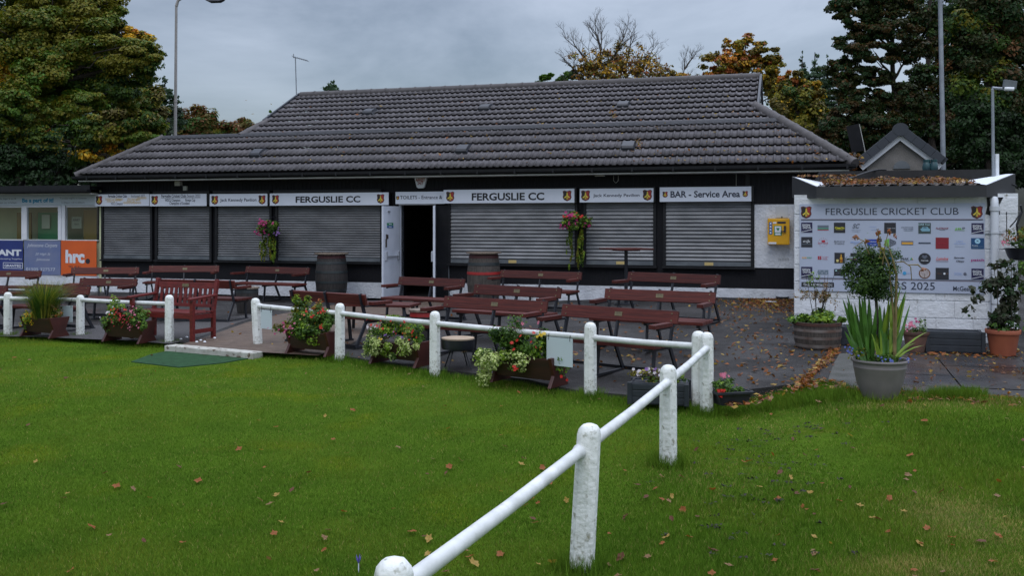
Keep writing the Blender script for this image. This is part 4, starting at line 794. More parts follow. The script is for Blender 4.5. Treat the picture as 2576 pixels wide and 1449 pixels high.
logo(2, 3, .21, .135, M_DK, [('O', -.065, .035, .018, C('print_mint', 150, 190, 190)), ('T', 'Cargill', 0, -.01, .12, .03, GR, 'i')])
logo(5, 3, .12, .06, BL, [('O', .03, .0, .025, YL)])
logo(6, 3, .1, .1, None, [('O', -.05, 0, .035, C('print_sky', 60, 150, 200)), ('B', .04, 0, .1, .006, LB)])
logo(7, 3, .21, .205, BRN, [('O', 0, .0, .085, C('print_cream', 175, 165, 165)), ('P', [(-.008, -.085), (.008, -.085), (.006, 0), (-.006, 0)], BRN)]+[('O', .055*math.cos(a*.7), .02+.05*math.sin(a*.7), .010, BRN) for a in range(9)]+[('O', .03*math.cos(a*1.2), .02+.03*math.sin(a*1.2), .007, BRN) for a in range(5)], shape='round')
logo(8, 3, .235, .225, M_DK, [('O', .04, 0, .02, M_W), ('T', 'KELO', -.05, .0, .08, .02, BRN), ('B', .09, 0, .03, .012, BRN)])
logo(9, 3, .1, .1, None, [('T', 'McAllister', -.03, .015, .13, .022, LB), ('T', 'WILLIAMS', -.03, -.015, .14, .022, LB), ('O', .095, 0, .03, GR), ('O', .108, 0, .025, M_SIGNB)])
q = MB(); a_ = L5(322, 1263); b__ = L5(652, 1220); q.bb(a_[0], b__[0], -.003, 0, a_[1], b__[1], 0); q.text('THE HORSESHOE', (a_[0]+b__[0])/2, a_[1]+.012, .1, -.006, 1, width=(b__[0]-a_[0])*.9, height=.036); q.build('sponsor_logo', [M_DK, M_W], sb)
# ------------------------------------------------------------------ white railing
def dirty(m, z0, z1, col, sc_=22, thr=.10):
    t = m.node_tree; b = t.nodes['Principled BSDF']; src = b.inputs['Base Color'].links[0].from_socket
    tc_ = N(t, 'ShaderNodeTexCoord'); sp = N(t, 'ShaderNodeSeparateXYZ'); t.links.new(tc_.outputs['Object'], sp.inputs[0]); n = N(t, 'ShaderNodeTexNoise'); n.inputs['Scale'].default_value = sc_; n.inputs['Detail'].default_value = 6; t.links.new(tc_.outputs['Object'], n.inputs[0])
    a = N(t, 'ShaderNodeMapRange'); a.inputs['From Min'].default_value = z0; a.inputs['From Max'].default_value = z1; a.inputs['To Min'].default_value = .17; a.inputs['To Max'].default_value = 0; t.links.new(sp.outputs['Z'], a.inputs[0])
    su = N(t, 'ShaderNodeMath', operation='ADD'); t.links.new(n.outputs[0], su.inputs[0]); t.links.new(a.outputs[0], su.inputs[1])
    f = N(t, 'ShaderNodeMapRange'); f.inputs['From Min'].default_value = .60; f.inputs['From Max'].default_value = .60+thr; t.links.new(su.outputs[0], f.inputs[0])
    x = N(t, 'ShaderNodeMix', data_type='RGBA'); t.links.new(f.outputs[0], x.inputs['Factor']); t.links.new(src, x.inputs[6]); x.inputs[7].default_value = (*col, 1); t.links.new(x.outputs[2], b.inputs['Base Color'])
M_POST = mat('weathered_white_post', (.76, .78, .76), (.64, .66, .63), rough=.6, ns=5, bump=.5, bs=26, c3=(.30, .30, .25), ns3=19, lo3=.62, hi3=.72); dirty(M_POST, 0, .30, (.24, .235, .17), 34, .2)
def post(parent, P, h_, w_=.125, lean=(0, 0)):
    q = MB(); W2 = w_/2; rows = [(-.15, 1.0, 0), (h_*.55, .98, .0), (h_-.055, .94, 0), (h_-.028, .84, 0), (h_-.008, .6, 0), (h_, .28, 0)]
    vs = []
    for z, k, _ in rows:
        for a in range(8):
            an = math.pi/8+a*math.pi/4; r = W2*k*(1.06 if a % 2 else 1.06)
            x = max(-W2*k, min(W2*k, r*math.cos(an)*1.12)); y = max(-W2*k, min(W2*k, r*math.sin(an)*1.12)); vs.append((x+lean[0]*z, y+lean[1]*z, z))
    n = 8; fs = [(i*n+j, i*n+(j+1) % n, (i+1)*n+(j+1) % n, (i+1)*n+j) for i in range(len(rows)-1) for j in range(n)]+[tuple((len(rows)-1)*n+j for j in range(n))]
    q.add(vs, fs); o = q.build('post', M_POST, parent, smooth=True); o.location = P; return o
def railing(label, pts, offs=(0, 0), hr=.635, extend=None):
    c = pts[0][0]; r_ = thing('railing', label, 'railing', c, 0); L = [p[0]-c for p in pts]
    ang = math.atan2(L[-1].y, L[-1].x)
    for (p, h_, ln), l in zip(pts, L):
        ln = (ln[0]*math.cos(ang)+ln[1]*math.sin(ang), -ln[0]*math.sin(ang)+ln[1]*math.cos(ang)); o = post(r_, l, h_, lean=ln); o.rotation_euler = (0, 0, ang)
    for a, b in zip(L[:-1], L[1:]):
        q = MB(); d = (b-a).normalized(); A_ = a+Vector((0, 0, hr)); B2 = b+Vector((0, 0, hr))
        q.tube([A_+d*.03, A_+d*.085, A_.lerp(B2, .5)+Vector((0, 0, -.006)), B2-d*.085, B2-d*.03], [.042, .032, .031, .032, .042], 16); q.build('rail', M_WHITE, r_, smooth=True)
    return r_
def FP(x, y): return G(x, y, 0, gl)
def FH(x, yb, yt):
    p = FP(x, yb); return p, (YH-yt)/F*p.y+EYE-p.z
def mk(x, yb, yt, ln=(0, 0)): p, h_ = FH(x, yb, yt); return (p, h_, ln)
lf = railing('left stretch of white railing ending at the step', [mk(-185, 843, 729), mk(20, 848, 735), mk(202, 853, 742), mk(426, 872, 742)])
mf = railing('white railing running from the step past the flower troughs', [mk(650, 880, 750, (-.06, 0)), mk(855, 909, 763), mk(1094, 948, 783), mk(1485, 1002, 811), mk(1757, 1036, 833)])
p_c = mk(1778, 1043, 836)
P0 = A(991, 1404, 1); 
d0 = (EYE+.1-.75)/(1404-YH)*F; p0 = Vector(((991-1288)/F*d0, d0, -.1))
nf = railing('nearest white railing crossing the lawn to the corner post', [p_c, mk(1681, 1172, 918), mk(1463, 1432, 1066, (.055, 0)), (p0, .75, (0, 0)), (p0+(p0-FP(1463, 1432))*1.0, .75, (0, 0))])
# notices hanging from the rails
def notice(label, x0, y0, x1, y1, xa, ya, xb, yb):
    # hangs from the rail between posts whose bases are a and b
    a, b = FP(xa, ya), FP(xb, yb)
    def onrail(x):
        rx = (x-1288)/F; t_ = (rx*a.y-a.x)/((b.x-a.x)-rx*(b.y-a.y)); return a.lerp(b, t_)
    p, r2 = onrail(x0), onrail(x1); dv = (r2-p); dv.z = 0; L_ = dv.length; ang = math.atan2(dv.y, dv.x); ztop = EYE+(YH-y0)/F*p.y; hh = (y1-y0)/F*p.y
    m_ = (p+r2)/2; o = thing('notice_board', label, 'notice', (m_.x, m_.y-.045, ztop-hh), ang, 'blank notices hung on the railing')
    q = MB(); q.bb(-L_/2, L_/2, -.004, .004, 0, hh); q.build('board', M_NOTICE, o, bevel=.002)
    q = MB(); rz_ = (a.z+b.z)/2+.635-(ztop-hh)
    for sx_ in (-L_*.42, L_*.40): q.tube([(sx_, -.006, hh-.03), (sx_, .0, rz_), (sx_, .045, rz_+.036), (sx_, .08, rz_), (sx_, .02, hh-.03)], .0035, 6)
    q.build('wire_tie', M_BLACKT, o)
notice('pale blank notice hanging on the railing left of the step', 151, 768, 186, 810, 20, 848, 202, 853)
notice('pale blank notice hanging beside the post right of the step', 658, 778, 686, 825, 650, 880, 855, 909)
notice('largest pale blank notice, on the railing over the ivy trough', 1375, 846, 1440, 916, 1094, 948, 1485, 1002)
# white step at the opening and green mat
a, b = G(432, 872), G(640, 889); dv = b-a; ang = math.atan2(dv.y, dv.x)
o = thing('white_step', 'low white painted concrete step across the opening in the railing', 'step', ((a.x+b.x)/2, (a.y+b.y)/2, float(gp(a.x, a.y))), ang)
q = MB(); L_ = dv.length; q.bb(-L_/2-.05, L_/2+.05, -.09, .12, -.18, .022); q.build('kerb', mat('scuffed_white_paint', (.46, .46, .42), (.33, .32, .28), rough=.7, ns=7, c3=(.10, .07, .05), ns3=11, lo3=.57, hi3=.64), o, bevel=.012)
mp_ = [FP(*p) for p in ((330, 912), (380, 893), (445, 880), (560, 896), (640, 901), (560, 915), (450, 926))]
sheet('green_mat', [(p.x, p.y) for p in mp_], gl, .012, M_MAT, res=.4, skirt=.03, kind=None, label='dark green rubber mat lying on the lawn below the white step', cat='mat')
# ------------------------------------------------------------------ benches
def bench_parts(root, L):
    fr = MB(); xs = (-L/2+.07, 0, L/2-.07)
    q = MB()
    for y0_, y1_ in ((-.37, -.225), (-.215, -.07), (-.06, .085)): q.bb(-L/2, L/2, y0_, y1_, .37, .412)
    q.build('seat', M_WOOD, root, bevel=.006)
    tilt = math.atan2(.10, .36); Mx = Matrix.Rotation(-tilt, 3, 'X')
    c = Vector((0, .175, .672)); q = MB(); q.box(c, (L, .038, .150), Mx)
    br_ = q.build('backrest', M_WOOD, root, bevel=.006)
    q = MB()
    for sx_ in (-1, 1):
        for dz in (-.04, .04):
            p = c+Mx@Vector((sx_*(L/2-.07), -.019, dz)); q.tube([p, p+Mx@Vector((0, -.007, 0))], .009, 8)
    q.build('bolt', M_BRASS, br_)
    q = MB(); q.box(c+Mx@Vector((.02, -.0215, .0)), (.10, .004, .05), Mx); q.build('plaque', M_BRASS, root)
    for x in xs:
        f = MB(); f.beam((x, .225, .755), (x, .10, .35), .05, .022, up=(1, 0, 0)); f.beam((x, .10, .36), (x, .30, .012), .05, .022, up=(1, 0, 0)); f.beam((x, -.33, .352), (x, .12, .352), .045, .035)
        f.beam((x, -.25, .35), (x, -.29, .012), .05, .022, up=(1, 0, 0)); f.beam((x, -.33, .02), (x, .33, .02), .05, .025); f.build('leg_frame', M_FRAME, root)
    f = MB(); f.bb(-L/2+.07, L/2-.07, .30, .325, .0, .055); f.build('stretcher', M_FRAME, root)
    for x, sg in ((-L/2+.04, -1), (L/2-.04, 1)):
        f = MB(); f.beam((x, .15, .575), (x, -.24, .575), .03, .02); f.beam((x-sg*.0, -.22, .575), (x, -.24, .575), .03, .03)
        ar = f.build('arm_bracket', M_FRAME, root)
        q = MB(); q.bb(x-.04, x+.04, -.36, .05, .585, .632); q.build('armrest', M_WOOD, root, bevel=.005)
BEN = [('B1', -60, 681, 105.5, 680.7, -4, 0, 'maroon bench at the far left in front of the blue panel'), ('B2', 180, 674.7, 350.7, 671, 6, 0, 'maroon bench in front of the orange panel'),
 ('B3', 376, 670, 552, 667.2, 5, 0, 'maroon bench under the second and third shutters from the left'), ('B4', 204.6, 699.3, 345, 699.8, -10, 0, 'maroon bench behind the left end of the slatted red bench'),
 ('B5', 86.5, 714.7, 228.6, 719.7, -27, 0, 'maroon bench right behind the grassy trough by the railing'), ('B6', -125, 712, 21, 719.7, -27, 0, 'maroon bench cut off by the left edge behind the leftmost post'),
 ('B8', 396.8, 702.8, 588.8, 706.6, -18, 1, 'maroon bench seen from behind, beside the slatted red bench'), ('B9', 620.7, 669, 780, 674.7, -24, 0, 'maroon bench left of the closed-in black barrel under the wide shutter'),
 ('B10', 728.3, 731, 917.7, 741.7, -36, 1, 'maroon bench seen from behind between two railing posts, on the brown path'), ('B11', 1005.8, 695.8, 1170.8, 702.3, -30, 0, 'maroon bench in front of the open door'),
 ('B12', 1260.9, 677.9, 1464.7, 685.6, -28, 0, 'maroon bench with its left end against the red-hooped barrel'), ('B13', 1195.9, 713.2, 1414, 724.2, -34, 0, 'maroon bench in the middle row, just behind the one above the fire table'),
 ('B14', 1120.9, 744, 1378.8, 753.9, -32, 0, 'maroon bench above the round fire table, front row left'), ('B15', 1582, 682.8, 1814, 692.8, -36, 0, 'rearmost of the three right-hand maroon benches, below the bar shutter'),
 ('B16', 1524, 723.8, 1801, 732.6, -28, 0, 'middle of the three right-hand maroon benches'), ('B17', 1417.7, 761.7, 1708.7, 781.7, -37, 0, 'nearest maroon bench, above the largest blank notice and corner post')]
TPL = dict(B3=-1.25, B9=-1.15, B2=-2.3, B1=-2.2)
for nm, xa, ya, xb, yb, an, away, lab in BEN:
    mx, my = (xa+xb)/2, (ya+yb)/2; M = G(mx, my, .745); zb_ = None
    if nm in TPL:
        s_, z_ = W(mx, my, TPL[nm]); X_, Y_ = xy(s_, TPL[nm]); M = Vector((X_, Y_, 0)); zb_ = z_-.745
    ar = R(an); ra, rb = (xa-1288)/F, (xb-1288)/F
    ca, sa = math.cos(ar), math.sin(ar)
    la = (M.x-ra*M.y)/(ca-ra*sa); lb = (rb*M.y-M.x)/(ca-rb*sa); L = la+lb; off = (lb-la)/2
    back = .20*(-1 if away else 1)     # the back plank stands behind the bench origin
    cx, cy = M.x+off*ca+back*sa, M.y+off*sa-back*ca
    o = thing('bench', lab, 'bench', (cx, cy, float(gp(cx, cy)) if zb_ is None else zb_), ar+(math.pi if away else 0), 'maroon plank benches with black metal frames on the patio')
    bench_parts(o, min(1.75, max(1.2, L)))
# red slatted garden bench
p = FP(0, 0); a = G(458, 866, 0); b = G(508, 862, 0)
o = thing('garden_bench', 'bright maroon wooden garden bench with vertical slats in its back', 'bench', tuple(G(420, 838)), R(-24)); L = 1.22
gb = G(435, 852); o.location = gb
q = MB()
for i in range(5): q.bb(-L/2, L/2, -.24+.1*i, -.155+.1*i, .41, .43)
q.bb(-L/2+.03, L/2-.03, -.25, -.22, .34, .41); q.build('seat', M_WOOD2, o, bevel=.005)
q = MB(); Mx = Matrix.Rotation(R(-8), 3, 'X')
q.box((0, .295, .80), (L-.1, .035, .09), Mx); q.box((0, .235, .50), (L-.1, .03, .05), Mx)
for i in range(11): q.box((-L/2+.13+i*(L-.26)/10, .268, .65), (.055, .016, .27), Mx)
bk_ = q.build('backrest', M_WOOD2, o, bevel=.004)
q = MB(); q.box((.0, .272, .80), (.13, .006, .05), Mx); q.build('plaque', M_BRASS, o)
for sx_ in (-1, 1):
    q = MB(); q.beam((sx_*(L/2-.02), .22, .43), (sx_*(L/2-.02), .31, .90), .06, .055, up=(1, 0, 0)); q.bb(sx_*(L/2-.02)-.03, sx_*(L/2-.02)+.03, .19, .25, 0, .45); q.build('leg', M_WOOD2, o, bevel=.012)
    q = MB(); q.bb(sx_*(L/2-.02)-.03, sx_*(L/2-.02)+.03, -.26, -.20, 0, .61); q.build('leg', M_WOOD2, o, bevel=.008)
    q = MB(); q.beam((sx_*(L/2-.02), -.31, .635), (sx_*(L/2-.02), .27, .665), .075, .035); q.build('armrest', M_WOOD2, o, bevel=.012)
    q = MB(); q.bb(sx_*(L/2-.02)-.018, sx_*(L/2-.02)+.018, -.2, .19, .33, .40); q.bb(sx_*(L/2-.02)-.018, sx_*(L/2-.02)+.018, -.2, .19, .12, .18); q.build('side_rail', M_WOOD2, o)
# low plank table between the benches
a, b = G(852, 762, .45), G(1012, 768, .45); dv = b-a; m_ = (a+b)/2
o = thing('plank_table', 'low maroon plank table between the rear-facing bench and the door', 'table', (m_.x+.1, m_.y+.25, float(gp(m_.x, m_.y))), R(-14))
q = MB(); L = 1.25
for i in range(4): q.bb(-L/2, L/2, -.29+.145*i, -.16+.145*i, .41, .45)
q.build('table_top', M_WOOD, o, bevel=.005)
for sx_ in (-1, 1):
    for sy in (-1, 1): q = MB(); q.beam((sx_*(L/2-.12), sy*.2, .41), (sx_*(L/2-.08), sy*.26, 0), .045, .04); q.build('leg', M_FRAME, o)
# ------------------------------------------------------------------ barrels and tables
def stave_profile(h_, r_, bulge, n=12, z0=0): return [(r_+bulge*math.sin(math.pi*min(1, max(0, (i/n)))), z0+h_*i/n) for i in range(n+1)]
def barrel(label, x, y0, y1, wpx, t, mstave, hoops, topm=M_TOP, h_=None):
    s_, _ = W(x, y0, t); X_, Y_ = xy(s_, t); pz = float(gp(X_, Y_)); zt_ = EYE+(YH-y0)/F*Y_; H = zt_-pz; Rm = wpx/2/F*Y_
    o = thing('barrel', label, 'barrel', (X_, Y_, pz), -.2); H2 = H-.03; r0 = Rm*.84; pf = stave_profile(H2, r0, Rm-r0, 14)
    q = MB(); q.lathe(pf+[(0.001, H2)], n=32); q.build('staves', mstave, o, smooth=True)
    for (z_, wz, m) in hoops:
        i0, i1 = z_-wz/2, z_+wz/2; f_ = lambda z: r0+(Rm-r0)*math.sin(math.pi*z)
        q = MB(); q.lathe([(f_(i0)-.002, i0*H2), (f_(i0)+.006, i0*H2), (f_(z_)+.007, z_*H2), (f_(i1)+.006, i1*H2), (f_(i1)-.002, i1*H2)], n=32); q.build('hoop', m, o, smooth=True)
    rt = Rm*1.06; q = MB(); q.lathe([(0.001, H2+.002), (rt, H2+.002), (rt, H2+.028), (0.001, H2+.03)], n=36); q.build('table_top', topm, o)
    return o
barrel('dark barrel with a red hoop near its foot, left of the open door', 834, 636, 735, 80, -.75, M_BARREL, [(.09, .06, M_HOOPR), (.22, .05, M_HOOPD), (.40, .05, M_HOOPD), (.62, .05, M_HOOPD), (.82, .055, M_HOOPD), (.95, .07, mat('maroon_hoop', (.06, .012, .012), rough=.6))])
barrel('weathered grey barrel with a bright red hoop, right of the open door', 1217, 634, 740, 84, -.9, M_BARREL2, [(.62, .055, M_HOOPR), (.80, .06, M_HOOPD), (.40, .05, M_BARREL2), (.95, .07, MATS['maroon_hoop']), (.1, .06, M_HOOPD)])
# half barrel tables
def halftable(label, x, y, h_, rpx, col):
    P = G(x, y, h_); r_ = rpx/F*P.y; o = thing('barrel_table', label, 'table', (P.x, P.y, P.z), .3)
    q = MB(); q.lathe([(r_*.8, 0), (r_*.95, h_*.5), (r_*.88, h_-.03), (.001, h_-.03)], n=28); q.build('staves', M_BARREL, o, smooth=True)
    q = MB(); q.lathe([(r_*.90, h_*.78), (r_*.93, h_*.78), (r_*.90, h_*.95), (r_*.87, h_*.95)], n=28); q.build('hoop', col, o)
    q = MB(); q.lathe([(.001, h_-.028), (r_, h_-.028), (r_, h_), (.001, h_)], n=32); q.build('table_top', M_TOP, o)
halftable('half barrel table with a red band between the benches right of the path', 1064, 778, .46, 36, M_HOOPR)
halftable('half barrel table beside the bench seen from behind at the left', 622, 722, .50, 30, M_HOOPD)
# fire table
P = G(1152, 852, .36); r_ = 43/F*P.y; o = thing('fire_table', 'round black steel fire table with a pale wooden lid on thin splayed legs', 'table', tuple(P), .6)
q = MB(); q.lathe([(.001, .24), (r_*.93, .24), (r_*.97, .26), (r_*.97, .345), (r_, .345), (r_, .355), (.001, .355)], n=36); q.build('bowl', M_FRAME, o, smooth=True)
q = MB(); q.lathe([(.001, .357), (r_*.96, .357), (r_*.96, .372), (.001, .374)], n=36); q.build('wooden_lid', M_TOPL, o)
for i in range(4): a = i*math.pi/2+.4; q = MB(); q.tube([(r_*.45*math.cos(a), r_*.45*math.sin(a), .25), (r_*.95*math.cos(a), r_*.95*math.sin(a), 0)], .008, 8); q.build('leg', M_FRAME, o)
# high table
P = G(1575, 705, 0); s_, z_ = W(1575, 624, -1.6); X_, Y_ = xy(s_, -1.6); pz = float(gp(X_, Y_)); H = z_-pz
o = thing('high_table', 'tall square maroon table on a black pole in front of the shutters', 'table', (X_, Y_, pz), R(20))
wq = 66/F*Y_*.78
q = MB()
for i in range(6): q.bb(-wq, wq, -wq+i*wq/3, -wq+(i+.94)*wq/3, H-.03, H)
q.build('table_top', M_WOOD, o, bevel=.004)
q = MB(); q.tube([(0, 0, .02), (0, 0, H-.05)], .035, 12); q.build('pole', M_FRAME, o); q = MB(); q.bb(-.2, .2, -.2, .2, H-.055, H-.031); q.build('bracket', M_FRAME, o); q = MB(); q.lathe([(.001, .03), (.1, .03), (.24, .01), (.24, 0)], n=24); q.build('foot', M_FRAME, o)
# ------------------------------------------------------------------ planters
def flowers(name, spots, size, parent):
    """spots: (centre, radii, count, material)"""
    mats = []; V = []; MI = []
    for c, r_, n, m in spots:
        if m not in mats: mats.append(m)
        P = np.array(c)+RNG.normal(size=(n, 3))*np.array(r_)*.5
        for p in P:
            nn = np.array([RNG.normal()*.5, -1+RNG.normal()*.4, .7]); nn /= np.linalg.norm(nn); u = np.cross(nn, [0, 0, 1.]); u /= np.linalg.norm(u); w_ = np.cross(nn, u); s_ = size*RNG.uniform(.7, 1.25)
            a0_ = RNG.uniform(0, 6)
            for k in range(5):
                a = a0_+k*1.2566; d = u*math.cos(a)+w_*math.sin(a); e_ = np.cross(nn, d)
                V += [p, p+d*s_*.55+e_*s_*.34+nn*s_*.12, p+d*s_*.8+nn*s_*.05, p+d*s_*.55-e_*s_*.34+nn*s_*.12]; MI.append(mats.index(m))
    V = np.array(V); return npmesh(name, V, np.arange(len(V)).reshape(-1, 4), mats, np.array(MI), parent)
GP = {'g': [(L_G3, 4), (L_G1, 4), (L_LIME, 2), (L_G2, 1)], 'd': [(L_G2, 4), (L_G1, 4), (L_G3, 1)], 'v': [(L_VAR, 5), (L_G1, 2), (L_LIME, 2)], 'y': [(L_Y2, 3), (L_LIME, 3), (L_G3, 2)], 'r': [(L_RU, 2), (L_OL, 3), (L_Y1, 2), (L_G1, 2)], 'l': [(L_LIME, 4), (L_G3, 3)], 'o': [(L_Y1, 3), (L_OL, 3), (L_G1, 1)],
      'p': [(L_DKP, 6), (L_G2, 3)], 'm': [(mat('leaf_maroon', (.05, .012, .014), rough=.4), 4), (L_G2, 1)], 't': [(L_Y1, 3), (L_LIME, 3), (L_G1, 3)]}
def trough(label, x, y, h_, L, ang, cl, n, size, fl, fsize=.019, dpt=.30):
    P = G(x, y, 0); o = thing('trough_planter', label, 'planter', tuple(P), R(ang), 'stained wooden flower troughs behind the railing')
    q = MB(); b0_, b1_ = .10, .15
    q.add([(-L/2+.03, -b0_, .07), (L/2-.03, -b0_, .07), (L/2-.03, b0_, .07), (-L/2+.03, b0_, .07), (-L/2+.03, -b1_, h_), (L/2-.03, -b1_, h_), (L/2-.03, b1_, h_), (-L/2+.03, b1_, h_)], [(3, 2, 1, 0), (0, 1, 5, 4), (1, 2, 6, 5), (2, 3, 7, 6), (3, 0, 4, 7), (4, 5, 6, 7)])
    q.build('box', M_PLANTER, o, bevel=.004)
    for sx_ in (-1, 1):
        q = MB(); xx = sx_*(L/2-.01); q.add([(xx+s_*.02, y_, z_) for s_ in (-1, 1) for y_, z_ in ((-.19, 0), (.19, 0), (.11, h_*.42), (.185, h_+.02), (-.185, h_+.02), (-.11, h_*.42))], [(0, 1, 2, 3, 4, 5), (11, 10, 9, 8, 7, 6)]+[(i, i+6, (i+1) % 6+6, (i+1) % 6) for i in range(6)]); q.build('end_board', M_PLANTER2, o, bevel=.004)
    leafcloud('foliage', cl, n, size, GP, o, sub=14, subr=.42, shell=.35)
    if fl: flowers('flowers', fl, fsize, o)
    return o
def grasstuft(parent, c, n, h_, spread, m, name='ornamental_grass'):
    V = []; 
    for i in range(n):
        a = RNG.uniform(0, 6.28); b0_ = np.array(c)+np.array([math.cos(a), math.sin(a), 0])*RNG.uniform(0, spread*.3); t_ = np.array([math.cos(a), math.sin(a), 0])*RNG.uniform(.1, 1)**1.2*spread; hh = h_*RNG.uniform(.55, 1)
        w_ = np.array([-math.sin(a), math.cos(a), 0])*.0035; m1 = b0_+t_*.35+[0, 0, hh*.65]; e_ = b0_+t_+[0, 0, hh]
        V += [b0_-w_, b0_+w_, m1+w_*.8, m1-w_*.8, m1-w_*.8, m1+w_*.8, e_+w_*.2, e_-w_*.2]
    V = np.array(V); npmesh(name, V, np.arange(len(V)).reshape(-1, 4), [m], np.zeros(len(V)//4), parent)
t1 = trough('flower trough with tall rushy grass and yellow leaves, leftmost along the railing', 112, 846, .30, .72, -28, [((-.2, -.05, .33), (.2, .15, .14), 1, 'y'), ((.15, 0, .36), (.25, .14, .14), .8, 'g'), ((-.30, -.1, .25), (.12, .12, .14), .8, 'y'), ((.28, 0, .40), (.12, .12, .12), .6, 'r')], 1300, .032, None)
grasstuft(t1, (0, 0, .28), 1100, .60, .52, L_G1); grasstuft(t1, (0, 0, .28), 260, .66, .62, L_Y1)
trough('flower trough massed with red begonias and pink petunias left of the step', 325, 859, .30, .72, -24, [((0, -.03, .36), (.36, .17, .13), 1, 'g'), ((.04, -.08, .40), (.2, .14, .14), 1.2, 'm'), ((-.25, -.02, .46), (.16, .12, .18), .9, 'l'), ((.27, -.1, .32), (.17, .14, .2), .9, 'g'), ((-.3, -.12, .27), (.16, .1, .12), .7, 'g')], 4600, .028,
       [((.0, -.2, .42), (.2, .06, .14), 34, FL_R), ((.05, -.2, .36), (.2, .05, .12), 34, lm('petal_crimson', (.30, .02, .03), .8)), ((.30, -.2, .46), (.16, .08, .12), 13, FL_PK), ((-.2, -.2, .45), (.1, .06, .1), 8, FL_W), ((.3, -.22, .25), (.15, .05, .1), 10, FL_PK), ((-.38, -.2, .32), (.06, .05, .05), 3, FL_W)])
trough('flower trough with orange and red geraniums, first one right of the step', 790, 890, .30, .70, -30, [((-.05, 0, .45), (.34, .16, .18), 1, 'g'), ((-.22, 0, .62), (.16, .12, .16), .9, 't'), ((.2, -.02, .45), (.2, .15, .18), .9, 'g'), ((-.42, -.08, .36), (.18, .12, .1), .6, 'o'), ((.05, .02, .62), (.1, .1, .12), .5, 'r'), ((.0, -.16, .30), (.3, .08, .12), 1, 'g')], 5600, .030,
       [((.18, -.15, .56), (.2, .08, .12), 22, FL_R), ((.05, -.15, .58), (.16, .08, .08), 8, FL_S), ((-.35, -.2, .33), (.16, .07, .12), 18, FL_P), ((-.28, -.2, .36), (.16, .07, .1), 8, FL_PK), ((.28, -.2, .4), (.06, .05, .05), 8, FL_R)])
trough('flower trough with cream-edged ivy and red geraniums between two railing posts', 1008, 916, .28, .72, -32, [((-.05, -.02, .42), (.34, .18, .16), 1.1, 'g'), ((-.18, -.16, .24), (.26, .12, .20), 1.2, 'v'), ((.22, -.17, .30), (.2, .1, .16), .9, 'v'), ((-.38, -.08, .2), (.1, .14, .2), .6, 'v'), ((.3, -.04, .38), (.14, .15, .14), .7, 'g'), ((0, -.02, .50), (.3, .14, .10), .8, 'l')], 6800, .024,
       [((-.05, -.2, .50), (.34, .08, .10), 22, FL_R), ((.3, -.15, .44), (.1, .06, .08), 8, FL_R), ((-.25, -.2, .46), (.12, .05, .06), 9, FL_W), ((.05, -.22, .42), (.2, .05, .1), 6, FL_V), ((-.1, -.27, .34), (.03, .01, .03), 3, FL_Y)])
trough('largest flower trough with trailing ivy, under the biggest blank notice', 1330, 964, .30, .78, -34, [((-.18, 0, .46), (.38, .22, .22), 1.6, 'g'), ((-.2, -.06, .52), (.26, .16, .18), .9, 'd'), ((-.42, -.14, .22), (.24, .16, .22), 1.3, 'v'), ((-.05, -.2, .27), (.26, .08, .12), .7, 'v'), ((.25, -.05, .42), (.2, .16, .22), 1.2, 'g'), ((.42, 0, .3), (.1, .14, .2), .3, 'g')], 9800, .028,
       [((.05, -.18, .5), (.3, .1, .14), 8, FL_R), ((-.05, -.05, .66), (.2, .1, .03), 5, FL_PK), ((.0, -.26, .2), (.04, .02, .04), 5, FL_R), ((.5, -.05, .12), (.05, .05, .08), 4, FL_R), ((.26, -.16, .55), (.05, .04, .03), 4, FL_Y)], .028)
def plbox(label, x, y, wpx, h_, ang, cl=None, n=0, fl=None, m=M_NAVY, taper=1.0, dpt=.30, name='plastic_trough'):
    P = G(x, y, 0); L = wpx/F*P.y; o = thing(name, label, 'planter', tuple(P), R(ang)); q = MB(); k = taper
    def ring(f, z, ins=0): return [(-L/2*f+ins, -dpt/2*f+ins, z), (L/2*f-ins, -dpt/2*f+ins, z), (L/2*f-ins, dpt/2*f-ins, z), (-L/2*f+ins, dpt/2*f-ins, z)]
    q.add(ring(k, 0)+ring(1, h_)+ring(1, h_, .022)+ring(1, h_-.05, .024), [(3, 2, 1, 0)]+[(a+i, a+(i+1) % 4, a+4+(i+1) % 4, a+4+i) for a in (0, 4, 8) for i in range(4)]+[(12, 13, 14, 15)])
    if k == 1:
        for i in range(3): z0_ = h_*(.05+.31*i); q.bb(-L/2-.007, L/2+.007, -dpt/2-.007, dpt/2+.007, z0_, z0_+h_*.27) if i < 3 else 0
        for sx_ in (-1, 1):
            for sy in (-1, 1): q.box((sx_*(L/2), sy*(dpt/2), h_/2), (.045, .045, h_+.004))
    else: q.bb(-L/2-.02, L/2+.02, -dpt/2-.02, -dpt/2+.0, h_-.015, h_+.01); q.bb(-L/2-.02, -L/2, -dpt/2, dpt/2+.02, h_-.015, h_+.01); q.bb(L/2, L/2+.02, -dpt/2, dpt/2+.02, h_-.015, h_+.01); q.bb(-L/2, L/2, dpt/2, dpt/2+.02, h_-.015, h_+.01)
    q.build('box', m, o, bevel=.004)
    q = MB(); q.bb(-L/2+.03, L/2-.03, -dpt/2+.03, dpt/2-.03, h_-.08, h_-.045); q.build('soil', M_SOIL, o)
    if cl: leafcloud('foliage', cl, n, .026, GP, o, sub=14, subr=.45, shell=.3)
    if fl: flowers('flowers', fl, .024, o)
    return o
